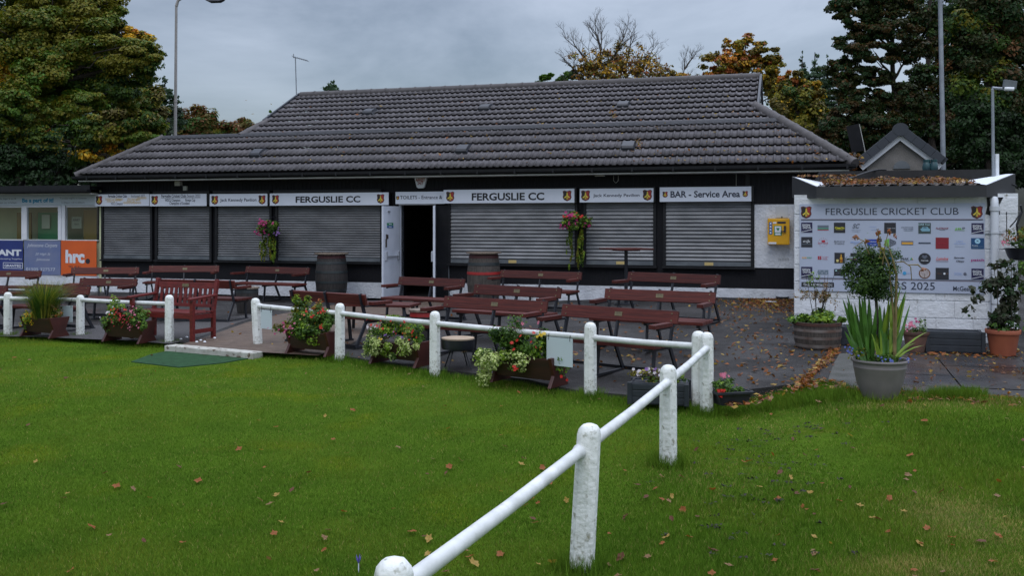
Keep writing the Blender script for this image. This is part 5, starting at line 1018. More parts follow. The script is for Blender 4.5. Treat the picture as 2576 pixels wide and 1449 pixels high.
plbox('dark grey slatted trough with white violas behind the nearest corner', 1659, 1012, 140, .21, -14, [((-.12, 0, .24), (.16, .10, .08), 1, 'o'), ((.15, 0, .24), (.12, .1, .05), .5, 'g')], 700, [((-.14, -.03, .29), (.16, .08, .04), 26, FL_W), ((-.1, -.03, .28), (.1, .08, .04), 8, FL_V)])
plbox('low black trough with pink and red flowers right of the corner post', 1838, 1016, 88, .12, 14, [((-.05, 0, .16), (.15, .10, .10), 1, 'g')], 700, [((-.12, -.03, .28), (.05, .04, .03), 10, FL_PK), ((-.14, -.1, .13), (.04, .03, .04), 10, FL_R)], m=M_FRAME, taper=.82, dpt=.2)
plbox('dark grey slatted trough partly hidden behind the big grey pot', 2168, 866, 96, .24, -14, [((0, 0, .25), (.15, .08, .04), 1, 'g')], 120)
plbox('empty long dark grey slatted trough against the white wall', 2398, 884, 128, .26, -16, [((.0, 0, .22), (.2, .08, .02), 1, 'r')], 60)
def potp(label, name, x, y, prof, m, ang=0, n=36, scale=1, bands=None, soil=None):
    P = G(x, y, 0); o = thing(name, label, 'pot' if 'pot' in name else 'planter', tuple(P), ang); q = MB(); q.lathe(prof, n=n); q.build('pot', m, o, smooth=True)
    q = MB(); q.lathe([(.001, soil[1]), (soil[0], soil[1])], n=n); q.build('soil', M_SOIL, o); return o
# half barrel planter
P = G(2056, 872); r_ = 58/F*P.y; H = .335
o = potp('weathered half barrel planter with lime leaves and a spindly brown shrub', 'half_barrel', 2056, 874, [(.001, 0), (r_*.88, 0), (r_*.97, H*.3), (r_, H*.62), (r_*.985, H), (r_*.92, H), (r_*.9, H-.06)], M_BARREL2, soil=(r_*.9, H-.03))
for (z_, wz, m) in ((.12, .12, M_HOOPG), (.42, .10, M_HOOPG), (.70, .10, M_HOOPG), (.93, .12, mat('rusty_hoop', (.075, .028, .018), (.04, .02, .015), rough=.8, ns=12))):
    q = MB(); f_ = lambda z: r_*(.88+.12*math.sin(min(z, .7)/.7*math.pi/2)); z0_, z1_ = (z_-wz/2), min(1, z_+wz/2); q.lathe([(f_(z0_)-.002, z0_*H), (f_(z0_)+.004, z0_*H), (f_(z1_)+.004, z1_*H), (f_(z1_)-.002, z1_*H)], n=36); q.build('hoop', m, o, smooth=True)
leafcloud('foliage', [((-.1, -.02, H+.03), (.2, .2, .09), 1, 'g'), ((.12, -.08, H+.04), (.18, .16, .10), 1.2, 'l'), ((.05, .05, H+.12), (.12, .12, .12), .6, 'd')], 1500, .04, GP, o, sub=12, subr=.5, shell=.2)
leafcloud('dry_shrub', [((.05, 0, H+.36), (.13, .1, .2), 1, 'r'), ((-.18, 0, H+.34), (.12, .08, .14), .35, 'r'), ((-.04, 0, H+.55), (.12, .08, .12), .35, 'g'), ((.22, 0, H+.3), (.08, .08, .2), .15, 'r')], 1000, .018, {'r': [(L_BR, 2), (lm('leaf_tan', (.16, .10, .04)), 3), (L_OL, 2)], 'g': GP['g']}, o, sub=16, subr=.35, shell=.3)
q = MB()
for i in range(7): a = random.uniform(-.2, .2); q.tube([(a*.2, 0, H-.02), (a*.6, random.uniform(-.05, .05), H+.25), (a, random.uniform(-.08, .08), H+random.uniform(.4, .62))], [.006, .004, .002], 5)
q.build('stem', M_BARK, o)
# terracotta pot
P = G(2304, 884); r_ = 33/F*P.y; H = .25
o = potp('dull terracotta pot with pink flowers between the two dark troughs', 'flower_pot', 2304, 884, [(.001, 0), (r_*.66, 0), (r_*.88, H*.74), (r_*.90, H*.80), (r_*.97, H*.84), (r_, H*.9), (r_*1.02, H), (r_*.93, H), (r_*.9, H-.04)], M_TERRA2, soil=(r_*.9, H-.03))
leafcloud('foliage', [((0, 0, H+.02), (.13, .12, .05), 1, 'd'), ((.1, 0, H+.08), (.06, .05, .10), .8, 'g')], 420, .018, GP, o, sub=12, subr=.5, shell=.3); flowers('flowers', [((-.09, -.05, H+.07), (.07, .05, .06), 26, FL_PK), ((-.01, -.03, H+.13), (.04, .03, .03), 6, FL_P)], .018, o)
# orange pot with climber
P = G(2523, 893); r_ = 41/F*P.y; H = .31
o = potp('large orange terracotta pot with a dark leafy climber on a wire frame', 'flower_pot', 2523, 893, [(.001, 0), (r_*.70, 0), (r_*.90, H*.80), (r_*.93, H*.84), (r_, H*.85), (r_*1.02, H*.97), (r_*1.0, H), (r_*.93, H), (r_*.9, H-.04)], M_TERRA, soil=(r_*.9, H-.03))
leafcloud('climber', [((0, 0, H+.12), (.19, .15, .16), 1, 'p'), ((.0, 0, H+.35), (.17, .14, .2), 1, 'p'), ((-.1, 0, H+.55), (.16, .12, .16), .75, 'p'), ((.1, 0, H+.62), (.14, .1, .16), .4, 'p'), ((-.28, 0, H+.42), (.12, .08, .13), .3, 'p'), ((-.4, 0, H+.22), (.09, .06, .12), .16, 'p'), ((.0, 0, H+.80), (.22, .1, .07), .3, 'p'), ((.02, -.1, H+.02), (.2, .12, .08), .5, 'd')], 1500, .055, GP, o, sub=15, subr=.32, shell=.4)
q = MB()
for i in range(5): a = i*1.256; q.tube([(.13*math.cos(a), .13*math.sin(a), H-.02), (.13*math.cos(a), .13*math.sin(a), H+.8)], .003, 5)
for z_ in (.15, .3, .45, .6, .78): q.tube([(.13*math.cos(a*.5236), .13*math.sin(a*.5236), H+z_) for a in range(13)], .0025, 5)
for i in range(6): a = random.uniform(-1, 1); q.tube([(0, 0, H), (a*.15, 0, H+.3), (a*.25, 0, H+random.uniform(.4, .8)), (a*.45-.1, 0, H+random.uniform(.3, .6))], .004, 5)
q.build('wire_frame', M_BARK, o)
# big grey pot with clipped box ball and gladioli
P = G(2213, 1002); r_ = 70/F*P.y; H = .385
o = potp('big grey plastic pot with a clipped shrub and sword-leaved plants, on the grass', 'plant_pot', 2213, 1002, [(.001, -.02), (r_*.52, -.02), (r_*.60, .02), (r_*.80, H*.42), (r_*.90, H*.78), (r_*.915, H*.80), (r_*.915, H*.815), (r_*.905, H*.83), (r_*.93, H*.93), (r_*.99, H*.95), (r_*1.0, H*.975), (r_*.985, H), (r_*.93, H), (r_*.9, H-.05)], M_GREYP, soil=(r_*.9, H-.04), n=48)
zc = EYE+(YH-690)/F*P.y-P.z
leafcloud('clipped_shrub', [((-.10, 0, zc), (.25, .22, .25), 2.6, 'd'), ((.0, -.03, zc+.12), (.18, .16, .18), 1.2, 'd'), ((-.16, 0, zc+.2), (.12, .1, .12), .6, 'd'), ((.16, 0, zc+.17), (.08, .06, .07), .2, 'd'), ((-.28, 0, zc-.02), (.10, .08, .15), .4, 'd'), ((-.13, 0, zc+.34), (.03, .03, .09), .05, 'g'), ((-.05, 0, zc-.09), (.22, .2, .17), 1.4, 'd')], 12500, .018, GP, o, sub=46, subr=.36, shell=.3, up=.6)
q = MB(); q.tube([(.0, 0, H-.05), (.01, .01, H+.15), (-.02, .0, H+.3), (-.045, 0, zc-.1)], [.018, .016, .015, .013], 8); q.tube([(-.045, 0, zc-.2), (-.14, 0, zc)], [.01, .006], 6); q.tube([(-.045, 0, zc-.2), (.08, 0, zc)], [.01, .006], 6); q.build('trunk', M_BARKG, o)
def sword(q, base, tip, w_, bend, m=0):
    b_, t_ = Vector(base), Vector(tip); d = t_-b_; sdv = Vector((d.z, 0, -d.x)); sdv = Vector((1, random.uniform(-.6, .6), 0)).normalized(); vs = []
    for i, (f_, k) in enumerate(((0, .55), (.25, .9), (.5, 1), (.75, .75), (.92, .35), (1, .02))):
        p = b_.lerp(t_, f_)+Vector((bend*f_*f_, 0, -abs(bend)*f_**3*.6)); vs += [p-sdv*w_*k/2, p+Vector((0, -.004*k, 0)), p+sdv*w_*k/2]
    q.add(vs, [(3*i+j, 3*i+j+1, 3*i+4+j, 3*i+3+j) for i in range(5) for j in range(2)], m)
random.seed(11)
q = MB()
for i in range(26): a = random.uniform(-1, 1); sword(q, (-.13+a*.06, random.uniform(-.07, .1), H-.04), (-.19+a*.13-.02, random.uniform(-.1, .1), H+random.uniform(.35, .78)-abs(a)*.1), .042, random.uniform(-.02, .03), 0)
for i in range(30): a = random.uniform(-1, 1); sword(q, (.06+a*.06, random.uniform(-.12, .06), H-.04), (.10+a*.15, random.uniform(-.1, .1), H+random.uniform(.35, .80)-abs(a)*.12), .042, random.uniform(-.02, .06), random.choice((0, 0, 1, 1)))
for i in range(6): a = random.uniform(-1, 1); sword(q, (a*.12, -.08, H-.04), (a*.25, -.1, H+random.uniform(.15, .3)), .028, a*.12, 1)
sword(q, (.08, -.12, H-.03), (.25, -.15, H+.22), .03, .12, 1); sword(q, (.06, -.12, H-.03), (.3, -.15, H+.34), .03, .10, 1); sword(q, (-.1, -.1, H), (-.42, -.1, H+.52), .006, 0, 0)
q.build('sword_leaves', [mat('sword_leaf_green', (.06, .165, .018), (.04, .11, .014), rough=.45, ns=9), mat('sword_leaf_lime', (.20, .30, .03), (.12, .20, .02), rough=.4, ns=9)], o)
q = MB(); dm = mat('dry_flower_stalk', (.22, .17, .07), (.14, .10, .04), rough=.8, ns=12); zt_ = EYE+(YH-575)/F*P.y-P.z
q.tube([(.10, -.1, H), (.09, -.12, H+.4), (.03, -.15, zc+.1), (-.05, -.14, zc+.28), (-.08, -.14, zt_)], [.012, .010, .007, .005, .003], 6)
q.tube([(.11, -.1, H), (.10, -.16, zc), (.05, -.2, zc+.15), (-.01, -.2, zc+.32)], [.012, .012, .007, .003], 6); q.tube([(-.02, -.12, zc+.1), (.0, -.14, zc+.30), (.03, -.14, zc+.42)], [.006, .005, .003], 5)
q.tube([(.06, -.15, zc+.12), (.17, -.15, zc+.13), (.24, -.15, zc+.08), (.25, -.15, zc-.05)], [.006, .006, .005, .004], 5); q.tube([(.22, -.15, zc+.10), (.31, -.15, zc+.10), (.36, -.15, zc+.05)], [.005, .008, .004], 5)
q.tube([(-.14, -.1, zc+.2), (-.20, -.12, zc+.33), (-.28, -.12, zc+.36)], [.006, .005, .004], 5); q.tube([(-.20, -.12, zc+.33), (-.30, -.12, zc+.26)], [.005, .003], 5)
q.build('flower_stalk', dm, o)
leafcloud('withered_flowers', [((-.27, -.12, zc+.36), (.06, .03, .03), 1, 'a'), ((-.17, -.12, zc+.33), (.04, .03, .03), 1, 'b'), ((.04, -.14, zc+.43), (.03, .02, .04), 1, 'b'), ((.10, -.14, zc+.38), (.02, .02, .04), .8, 'b'), ((-.075, -.14, zt_-.06), (.02, .02, .08), 1, 'b'), ((.36, -.15, zc+.05), (.04, .02, .04), .8, 'a'), ((-.05, -.14, zc+.3), (.03, .02, .12), 1.2, 'c')], 150, .026, {'a': [(lm('petal_withered_peach', (.42, .2, .12)), 1)], 'b': [(L_RU, 1), (L_BR, 1)], 'c': [(L_Y1, 1), (dm, 1)]}, o, sub=5, subr=.6, shell=.2)
leafcloud('underplanting', [((0, -.1, H+.02), (.22, .12, .05), 1, 'd'), ((-.25, -.05, H+.06), (.12, .08, .06), .5, 'o')], 500, .02, GP, o, sub=12, subr=.5, shell=.3)
flowers('flowers', [((-.05, -.2, H+.04), (.3, .06, .05), 12, FL_B), ((.2, -.16, H+.02), (.06, .04, .03), 5, FL_B), ((-.3, -.05, H+.1), (.1, .05, .05), 8, FL_B)], .016, o)
# hanging baskets on the pavilion
def basket(label, x, y0, yb, wpx, t=-.35):
    s_, z_ = W(x, y0, t); s_2, zb = W(x, yb, t); X_, Y_ = xy(s_, t); o = thing('hanging_basket', label, 'flower basket', (X_, Y_, z_), -TH, 'flower baskets hung on the dark posts of the pavilion'); wv = wpx/F*Y_/2; dz = z_-zb
    q = MB(); q.lathe([(.001, -.30), (.08, -.28), (.14, -.2), (.17, -.12)], n=18); q.build('bowl', M_FRAME, o); q = MB(); q.tube([(0, -t, .1), (0, -t-.02, .12), (0, 0, .1), (0, 0, -.1)], .008, 6); q.tube([(0, -t, -.2), (0, 0, .08)], .007, 6); q.build('bracket', M_FRAME, o)
    leafcloud('foliage', [((0, 0, -.14), (wv*.8, wv*.6, .17), 1.4, 'g'), ((-wv*.4, -.05, -.15), (wv*.5, .15, .14), .8, 'g'), ((wv*.55, -.05, -.14), (wv*.4, .15, .14), .8, 'g')], 5200, .036, GP, o, sub=24, subr=.5, shell=.35)
    leafcloud('trailing_foliage', [((-wv*.42, -.05, -.30-(dz-.3)*.42), (.10, .08, (dz-.3)*.46), 1, 't'), ((wv*.30, -.05, -.30-(dz-.3)*.45), (.11, .08, (dz-.3)*.52), 1.3, 't')], 3000, .026, GP, o, sub=26, subr=.22, shell=.5)
    flowers('flowers', [((-wv*.35, -.15, -.02), (wv*.5, .1, .06), 22, FL_P), ((wv*.1, -.17, -.04), (wv*.6, .1, .06), 14, FL_R if x > 1000 else FL_P), ((-wv*.8, -.12, -.25), (.09, .05, .08), 12, FL_P), ((wv*.85, -.12, -.22), (.09, .05, .1), 14, FL_P if x > 1000 else FL_V), ((0, -.18, -.2), (wv*.6, .05, .15), 8, FL_P)], .034, o)
basket('hanging basket with magenta flowers and two long trailing tails, left of the wide shutter', 678, 558, 668, 64)
basket('hanging basket with red and magenta flowers right of the coarse wide shutter', 1450, 540, 692, 80)
# right-hand wall basket
tB = TB-.3; s_, z_ = W(2562, 655, tB); X_, Y_ = xy(s_, tB)
o = thing('wall_basket', 'black wall basket on a scrolled bracket at the right edge', 'flower basket', (X_, Y_, z_), -TH)
q = MB(); q.lathe([(.001, 0), (.10, .005), (.13, .06), (.16, .15), (.165, .155), (.15, .155)], n=24); q.build('bowl', M_FRAME, o, smooth=True)
leafcloud('foliage', [((0, 0, .2), (.16, .12, .08), 1, 'd'), ((-.05, 0, .3), (.12, .1, .12), .6, 'r'), ((.1, 0, .36), (.1, .1, .12), .6, 'o')], 700, .024, GP, o, sub=12, subr=.4, shell=.4); flowers('flowers', [((-.16, -.05, .22), (.06, .04, .05), 12, FL_PK)], .018, o)
q = MB(); q.tube([(.06, .3, .62), (.03, 0, .62), (-.04, -.02, .5), (-.1, 0, .42)], .008, 6); q.tube([(.06, .3, .25), (-.02, 0, .45), (.04, 0, .62), (.02, -.02, .7)], .014, 6); q.tube([(-.08, .29, .62), (-.08, .29, .3)], .006, 6); q.build('bracket', M_FRAME, o)
# ------------------------------------------------------------------ small clutter by the wall
for (x, y, r_, lab, m) in ((1968, 748, .14, 'grey dog bowl upside down at the foot of the white wall', M_RAILM), (1938, 757, .12, 'shallow white dish on the leafy tarmac', M_UPVC)):
    P = G(x, y+4); o = thing('bowl', lab, 'bowl', tuple(P)); q = MB(); q.lathe([(.001, .0), (r_*.7, .0), (r_, .05 if 'grey' in lab else .02), (r_*.92, .05 if 'grey' in lab else .02), (r_*.6, .02), (.001, .012)], n=20); q.build('bowl', m, o, smooth=True)
# bulbous teal bottles and cable on the store roof
for i, (x, w_, lab) in enumerate(((2331, 15, 'dark teal watering can standing left on the black parapet'), (2349, 13, 'dark teal watering can standing right on the black parapet'))):
    s_, z_ = W(x, 430, tP+.1); X_, Y_ = xy(s_, tP+.1); o = thing('watering_can', lab, 'watering can', (X_, Y_, zb+0), .5*i, 'dark teal cans on the parapet')
    q = MB(); q.lathe([(.001, 0), (.055, 0), (.065, .04), (.058, .09), (.045, .13), (.05, .14), (.05, .17), (.001, .17)], n=16); q.build('body', mat('teal_plastic', (.02, .07, .08), (.012, .035, .05), rough=.35, ns=9), o, smooth=True); q = MB(); q.tube([(.05, 0, .04), (.09, 0, .08), (.07, 0, .13), (.03, 0, .14)], .009, 8); q.build('handle', MATS['teal_plastic'], o)
q = MB(); pts = []
for (x, y, t_) in ((2230, 427, tP), (2200, 428, tP-.1), (2160, 440, -5.2), (2120, 455, -5.9), (2078, 465, -6.3), (2110, 468, -6.5), (2200, 465, -6.4), (2320, 466, -6.4), (2440, 468, -6.4), (2500, 462, -6.4), (2545, 464, -6.3), (2558, 470, -6.2)):
    s_, z_ = W(x, y, t_); X_, Y_ = xy(s_, t_); pts.append(Vector((X_, Y_, z_)))
sm = []
for i in range(len(pts)-1):
    for k in range(5):
        f = k/5; p0_, p1_, p2_, p3_ = pts[max(i-1, 0)], pts[i], pts[i+1], pts[min(i+2, len(pts)-1)]
        sm.append(.5*((2*p1_)+(p2_-p0_)*f+(2*p0_-5*p1_+4*p2_-p3_)*f*f+(3*p1_-p0_-3*p2_+p3_)*f**3))
q.tube(sm, .014, 7); o = q.build('cable', M_BLACKT); tag(o, 'black cable looping over the leaf-covered roof of the store', 'cable')
# ------------------------------------------------------------------ gabled outbuilding behind
tG = .6
def GW(x, y): return W(x, y, tG)
o = site('outbuilding', 'small grey rendered outbuilding with a dark tiled gable and white bargeboards', 'building')
(sa, zA), (sl, zl), (sr, zr) = GW(2263, 322), GW(2165, 412), GW(2388, 428)
sa, zA = GW(2263, 333); sl = sa-(GW(2263, 0)[0]-GW(2165, 0)[0]); zl = GW(2165, 412)[1]; sr = sa+(sa-sl)*1.02
q = MB(); q.poly([(sl+.12, -.2), (sr-.12, -.2), (sr-.12, zl+.1), (sa, zA-.16), (sl+.12, zl+.1)], tG, tG+3.5); q.build('wall', mat('grey_render', (.20, .19, .18), (.15, .145, .135), rough=.9, ns=4, bump=.5, bs=40), o)
def barge(name, off, wd2, y0_, y1_, m):
    for sg, sx_ in ((-1, sl), (1, sr)):
        q = MB(); dx = sx_-sa; dz = zl-zA; L_ = math.hypot(dx, dz); nx, nz = -dz/L_*sg*-1, abs(dx)/L_
        nx = (dz/L_)*(1 if sg > 0 else -1)*-1
        a_ = Vector((sa, 0, zA)); b_ = Vector((sx_+dx*.06, 0, zl+dz*.06)); n_ = Vector((abs(dz)/L_*sg, 0, abs(dx)/L_))
        pts = [(a_.x, a_.z+off/n_.z), (b_.x+n_.x*off, b_.z+n_.z*off), (b_.x+n_.x*(off-wd2), b_.z+n_.z*(off-wd2)), (a_.x, a_.z+(off-wd2)/n_.z)]
        if sg > 0: pts = pts[::-1]
        q.poly(pts, y0_, y1_); q.build(name, m, o)
barge('bargeboard', -.02, .11, tG-.10, tG-.06, M_UPVC); barge('roof', .13, .13, tG-.14, tG+3.8, MATS['slate_blue_verge'])
k = 5
for sg, sx_ in ((-1, sl), (1, sr)):
    for i in range(4): f0, f1 = .12+i*.23, .12+(i+.96)*.23; q = MB(); a_ = Vector((sa+(sx_-sa)*f0, tG-.17, zA+(zl-zA)*f0+.06)); b_ = Vector((sa+(sx_-sa)*f1, tG-.17, zA+(zl-zA)*f1+.05)); q.beam(a_, b_, .05, .17, up=(0, 0, 1)); q.build('verge_tile', MATS['slate_blue_verge'], o, bevel=.008)
q = MB(); q.poly([(sa+.15*math.cos(a*.4), zA+.05+.13*math.sin(a*.4)) for a in range(16)], tG-.2, tG-.1); q.build('ridge_end', MATS['slate_blue_verge'], o)
s_, z_ = GW(2268, 424); q = MB(); q.poly([(s_+.16*math.cos(a*math.pi/10), z_+.16*math.sin(a*math.pi/10)) for a in range(11)], tG-.03, tG); q.poly([(s_+.12*math.cos(a*math.pi/10), z_+.12*math.sin(a*math.pi/10)) for a in range(11)], tG-.034, tG-.03); q.build('vent_hood', M_RAILM, o)
# ------------------------------------------------------------------ poles, aerial, panel
def pole(name, label, cat, xb, yb_, xt, yt, d, r0_, r1_, m, zb_=None):
    b_ = A(xb, yb_, d); t_ = A(xt, yt, d); o = thing(name, label, cat, (b_.x, b_.y, zb_ if zb_ is not None else b_.z)); q = MB()
    lo_ = Vector((0, 0, 0)); up_ = t_-Vector(o.location); q.tube([lo_, up_*.5, up_], [r0_, (r0_+r1_)/2, r1_], 12); q.build('pole', m, o, smooth=True); return o, up_
o, up_ = pole('lamp_post', 'tall grey lamp post behind the roof at the left, its lamp at the top edge', 'lamp post', 438, 400, 443.5, 15, 30, .062, .038, M_POLE2, -.2)
q = MB(); q.tube([up_, up_+Vector((.05, 0, .18)), up_+Vector((.25, 0, .30)), up_+Vector((.8, 0, .27)), up_+Vector((1.1, 0, .20))], [.05, .045, .035, .03, .03], 10); q.build('arm', M_POLE2, o, smooth=True)
q = MB(); c_ = up_+Vector((1.25, 0, .17)); q.add([c_+Vector(v) for v in ((-.35, -.1, .03), (-.2, -.14, -.04), (.1, -.14, -.03), (.25, -.08, .03), (-.35, .1, .03), (-.2, .14, -.04), (.1, .14, -.03), (.25, .08, .03), (-.1, 0, .12))], [(0, 1, 5, 4), (1, 2, 6, 5), (2, 3, 7, 6), (0, 4, 8), (4, 5, 6, 7, 8), (7, 3, 8), (3, 2, 1, 0, 8)]); q.build('lamp_head', M_LEAD, o)
q = MB(); k_ = up_*.60; q.tube([up_*.655, up_*.662], .055, 12); q.build('collar', M_POLE2, o)
o, up_ = pole('floodlight_pole', 'tall galvanised pole rising behind the gabled outbuilding', 'pole', 2379, 420, 2364, -60, 24, .066, .052, M_POLE, -.1)
q = MB(); q.bb(up_.x-.5, up_.x+.5, -.1, .1, up_.z, up_.z+.1); q.box((up_.x, 0, up_.z+.25), (.6, .2, .35)); q.build('floodlight', M_LEAD, o)
o, up_ = pole('camera_pole', 'thin grey pole with a floodlight and camera on the store roof at the right', 'camera pole', 2499, 452, 2497, 226, 13.2, .021, .019, M_POLE)
q = MB(); q.tube([up_, up_+Vector((.0, 0, .03)), up_+Vector((.10, 0, .02)), up_+Vector((.16, -.03, .02))], .022, 8); q.build('arm', M_POLE, o)
q = MB(); q.box(up_+Vector((.21, -.05, .07)), (.17, .05, .11), Matrix.Rotation(R(8), 3, 'Y')); q.build('floodlight', M_RAILM, o, bevel=.005); q = MB(); q.tube([up_+Vector((.13, -.06, .01)), up_+Vector((.24, -.10, .0))], .026, 12); q.build('camera', M_UPVC, o)
o, up_ = pole('vent_pipe', 'short white vent pipe beside the camera pole', 'pipe', 2508, 452, 2508, 387, 13.2, .027, .027, M_UPVC)
s_, z_ = W(2150, 400, -1); 
o, up_ = pole('panel_mast', 'slim mast carrying a tilted black flat panel behind the hip of the roof', 'panel mast', 2152, 412, 2150, 350, 22, .03, .03, M_RAILM, 2.2)
q = MB(); q.box(up_+Vector((.0, -.05, .02)), (.28, .04, .62), Matrix.Rotation(R(-12), 3, 'Y')@Matrix.Rotation(R(-30), 3, 'Z')); q.build('panel', M_BLACKT, o); q = MB(); q.box(up_+Vector((.135, -.09, .02)), (.016, .04, .64), Matrix.Rotation(R(-12), 3, 'Y')); q.build('panel_edge', M_SOFFIT, o)
o, up_ = pole('aerial', 'thin television aerial at the left end of the ridge', 'aerial', 746, 240, 743, 142, 26.5, .016, .014, M_POLE)
q = MB(); q.beam(up_+Vector((-.06, 0, .0)), up_+Vector((.34, 0, -.11)), .02, .02)
for i in range(9): p = up_+Vector((-.04, 0, -.0)).lerp(Vector((.38, 0, -.11)), i/8); p = up_+Vector((-.06+.05*i, 0, .0-.0138*i)); q.beam(p+Vector((0, -.18, 0)), p+Vector((0, .18, 0)), .008, .008)
q.beam(up_+Vector((-.05, 0, -.03)), up_+Vector((-.05, 0, .08)), .02, .03); q.build('antenna', M_POLE, o)
# ------------------------------------------------------------------ parked cars up the slope
def car(label, x, y, d, ang, m):
    P = A(x, y, d); zg = float(gterrain(P.x, P.y)); o = thing('parked_car', label, 'car', (P.x, P.y, zg), ang, 'cars parked beyond the trees')
    q = MB(); q.poly([(-2.1, .3), (2.1, .3), (2.15, .75), (1.9, .95), (-2.0, 1.0), (-2.15, .7)], -.85, .85); q.build('body', m, o, bevel=.08)
    q = MB(); q.poly([(-1.7, .96), (1.2, .93), (.6, 1.42), (-1.2, 1.45)], -.75, .75); q.build('cabin', M_DK, o, bevel=.05)
    for wx in (-1.3, 1.35):
        for wy in (-.8, .8): q = MB(); q.tube([(wx, wy-.1, .31), (wx, wy+.1, .31)], .31, 16); q.build('wheel', M_BLACKT, o)
    for wy in (-.62, .62): q = MB(); q.bb(-2.17, -2.1, wy-.16, wy+.16, .66, .82); q.build('tail_light', mat('tail_light', (.5, .01, .01), rough=.3), o)
    q = MB(); q.bb(-2.19, -2.14, -.25, .25, .5, .6); q.build('number_plate', mat('plate_yellow', (.5, .4, .05), rough=.5), o)
car('red hatchback seen from behind through the trees above the roof hip', 2118, 388, 42, R(70), mat('car_red', (.25, .01, .03), rough=.25)); car('dark car with red tail lights right of the red hatchback', 2136, 396, 41, R(85), mat('car_dark', (.02, .02, .025), rough=.25)); car('silver car partly hidden behind leaves above the roof hip', 2085, 376, 45, R(20), mat('car_silver', (.35, .38, .42), rough=.3))
# ------------------------------------------------------------------ trees
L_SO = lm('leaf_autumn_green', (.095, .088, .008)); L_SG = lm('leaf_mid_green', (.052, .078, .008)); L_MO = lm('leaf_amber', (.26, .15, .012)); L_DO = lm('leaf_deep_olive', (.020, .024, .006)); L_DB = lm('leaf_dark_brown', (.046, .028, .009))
PAL = {'syc': [(L_SO, 7), (L_SG, 5), (L_G1, 1), (L_Y1, 2.2)], 'sycd': [(L_G2, 3), (L_G1, 4), (L_SG, 3), (L_SO, 2)], 'sycy': [(L_Y2, 4), (L_Y1, 4), (L_O1, 1)], 'sycg': [(L_SG, 5), (L_G3, 2), (L_SO, 4)], 'yg': [(L_Y1, 3), (L_OL, 3), (L_G1, 3)],
       'rust': [(L_MO, 3), (L_BR, 2), (L_OL, 4), (L_Y1, 1), (L_RU, .5)], 'rustd': [(L_DB, 3.2), (L_DO, 4), (L_G2, 4)], 'map': [(L_RU, 1), (L_MO, 3), (L_OL, 4), (L_Y1, 2), (L_SO, 3)], 'mapr': [(L_RU, 3), (L_O1, 2), (L_MO, 3), (L_OL, 2)], 'mapg': [(L_OL, 4), (L_Y1, 3), (L_G1, 3), (L_Y2, .6)],
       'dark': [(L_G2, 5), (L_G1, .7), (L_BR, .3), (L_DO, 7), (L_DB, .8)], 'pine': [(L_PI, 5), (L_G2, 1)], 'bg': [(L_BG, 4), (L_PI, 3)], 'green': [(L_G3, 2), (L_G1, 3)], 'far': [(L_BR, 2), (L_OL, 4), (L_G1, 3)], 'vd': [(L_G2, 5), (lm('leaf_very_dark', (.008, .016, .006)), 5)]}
def limb(q, a, b, r0, r1, jit=.06, n=5, sag=0, rr=random):
    a, b = Vector(a), Vector(b); L = (b-a).length; pts = [a]
    for i in range(1, n): f = i/n; pts.append(a.lerp(b, f)+Vector((rr.uniform(-1, 1), rr.uniform(-1, 1), rr.uniform(-1, 1)))*L*jit*(1-f*.3)+Vector((0, 0, sag*math.sin(math.pi*f)*L)))
    pts.append(b); q.tube(pts, [r0+(r1-r0)*i/n for i in range(n+1)], 7); return pts
def tree(label, d, base, clumps, n, size, trunk_r, group=None, name='tree', limbs=True, m=M_BARK, seed=1, sub=9, subr=.36, shell=.5, flat=.75, zb=None, fork=.35, thick=.6, up=.55, full=1.25):
    """base: photo x of the trunk foot; clumps: (x, y, rx, ry, palette, weight, depth offset) in photo units at distance d"""
    rr = random.Random(seed); X = (base[0]-1288)/F*d; zg = float(gterrain(X, d)) if zb is None else zb
    o = thing(name, label, 'tree', (X, d, zg), 0, group); O = Vector((X, d, zg)); cl = []; k = d/F
    for (x, y, rx, ry, key, wt, dd) in clumps:
        c = A(x, y, d+dd)-O; kk = (d+dd)/F; cl.append((tuple(c), (rx*kk*1.08, (rx+ry)/2*kk*thick, ry*kk*full), wt, key))
    leafcloud('crown', cl, n, size, PAL, o, sub=sub, subr=subr, shell=shell, flat=flat, up=up)
    q = MB(); tp = A(base[1], base[2], d)-O
    tk = limb(q, (0, 0, 0), tp, trunk_r, trunk_r*.35, .02, 8, rr=rr)
    if limbs:
        for c, r_, w_, key in cl:
            c = Vector(c); j = min(range(2, len(tk)-1), key=lambda i: (tk[i]-c).length+(0 if tk[i].z < c.z else 3)); s_ = tk[j]
            pts = limb(q, s_, c, trunk_r*.34, trunk_r*.08, .05, 5, rr=rr)
            for i in range(3):
                p = pts[rr.randint(2, 4)]; e_ = c+Vector((rr.uniform(-1, 1)*r_[0], rr.uniform(-1, 1)*r_[1], rr.uniform(-.4, 1)*r_[2]))*.8; limb(q, p, e_, trunk_r*.12, trunk_r*.03, .08, 4, rr=rr)
    q.build('trunk', m, o); return o
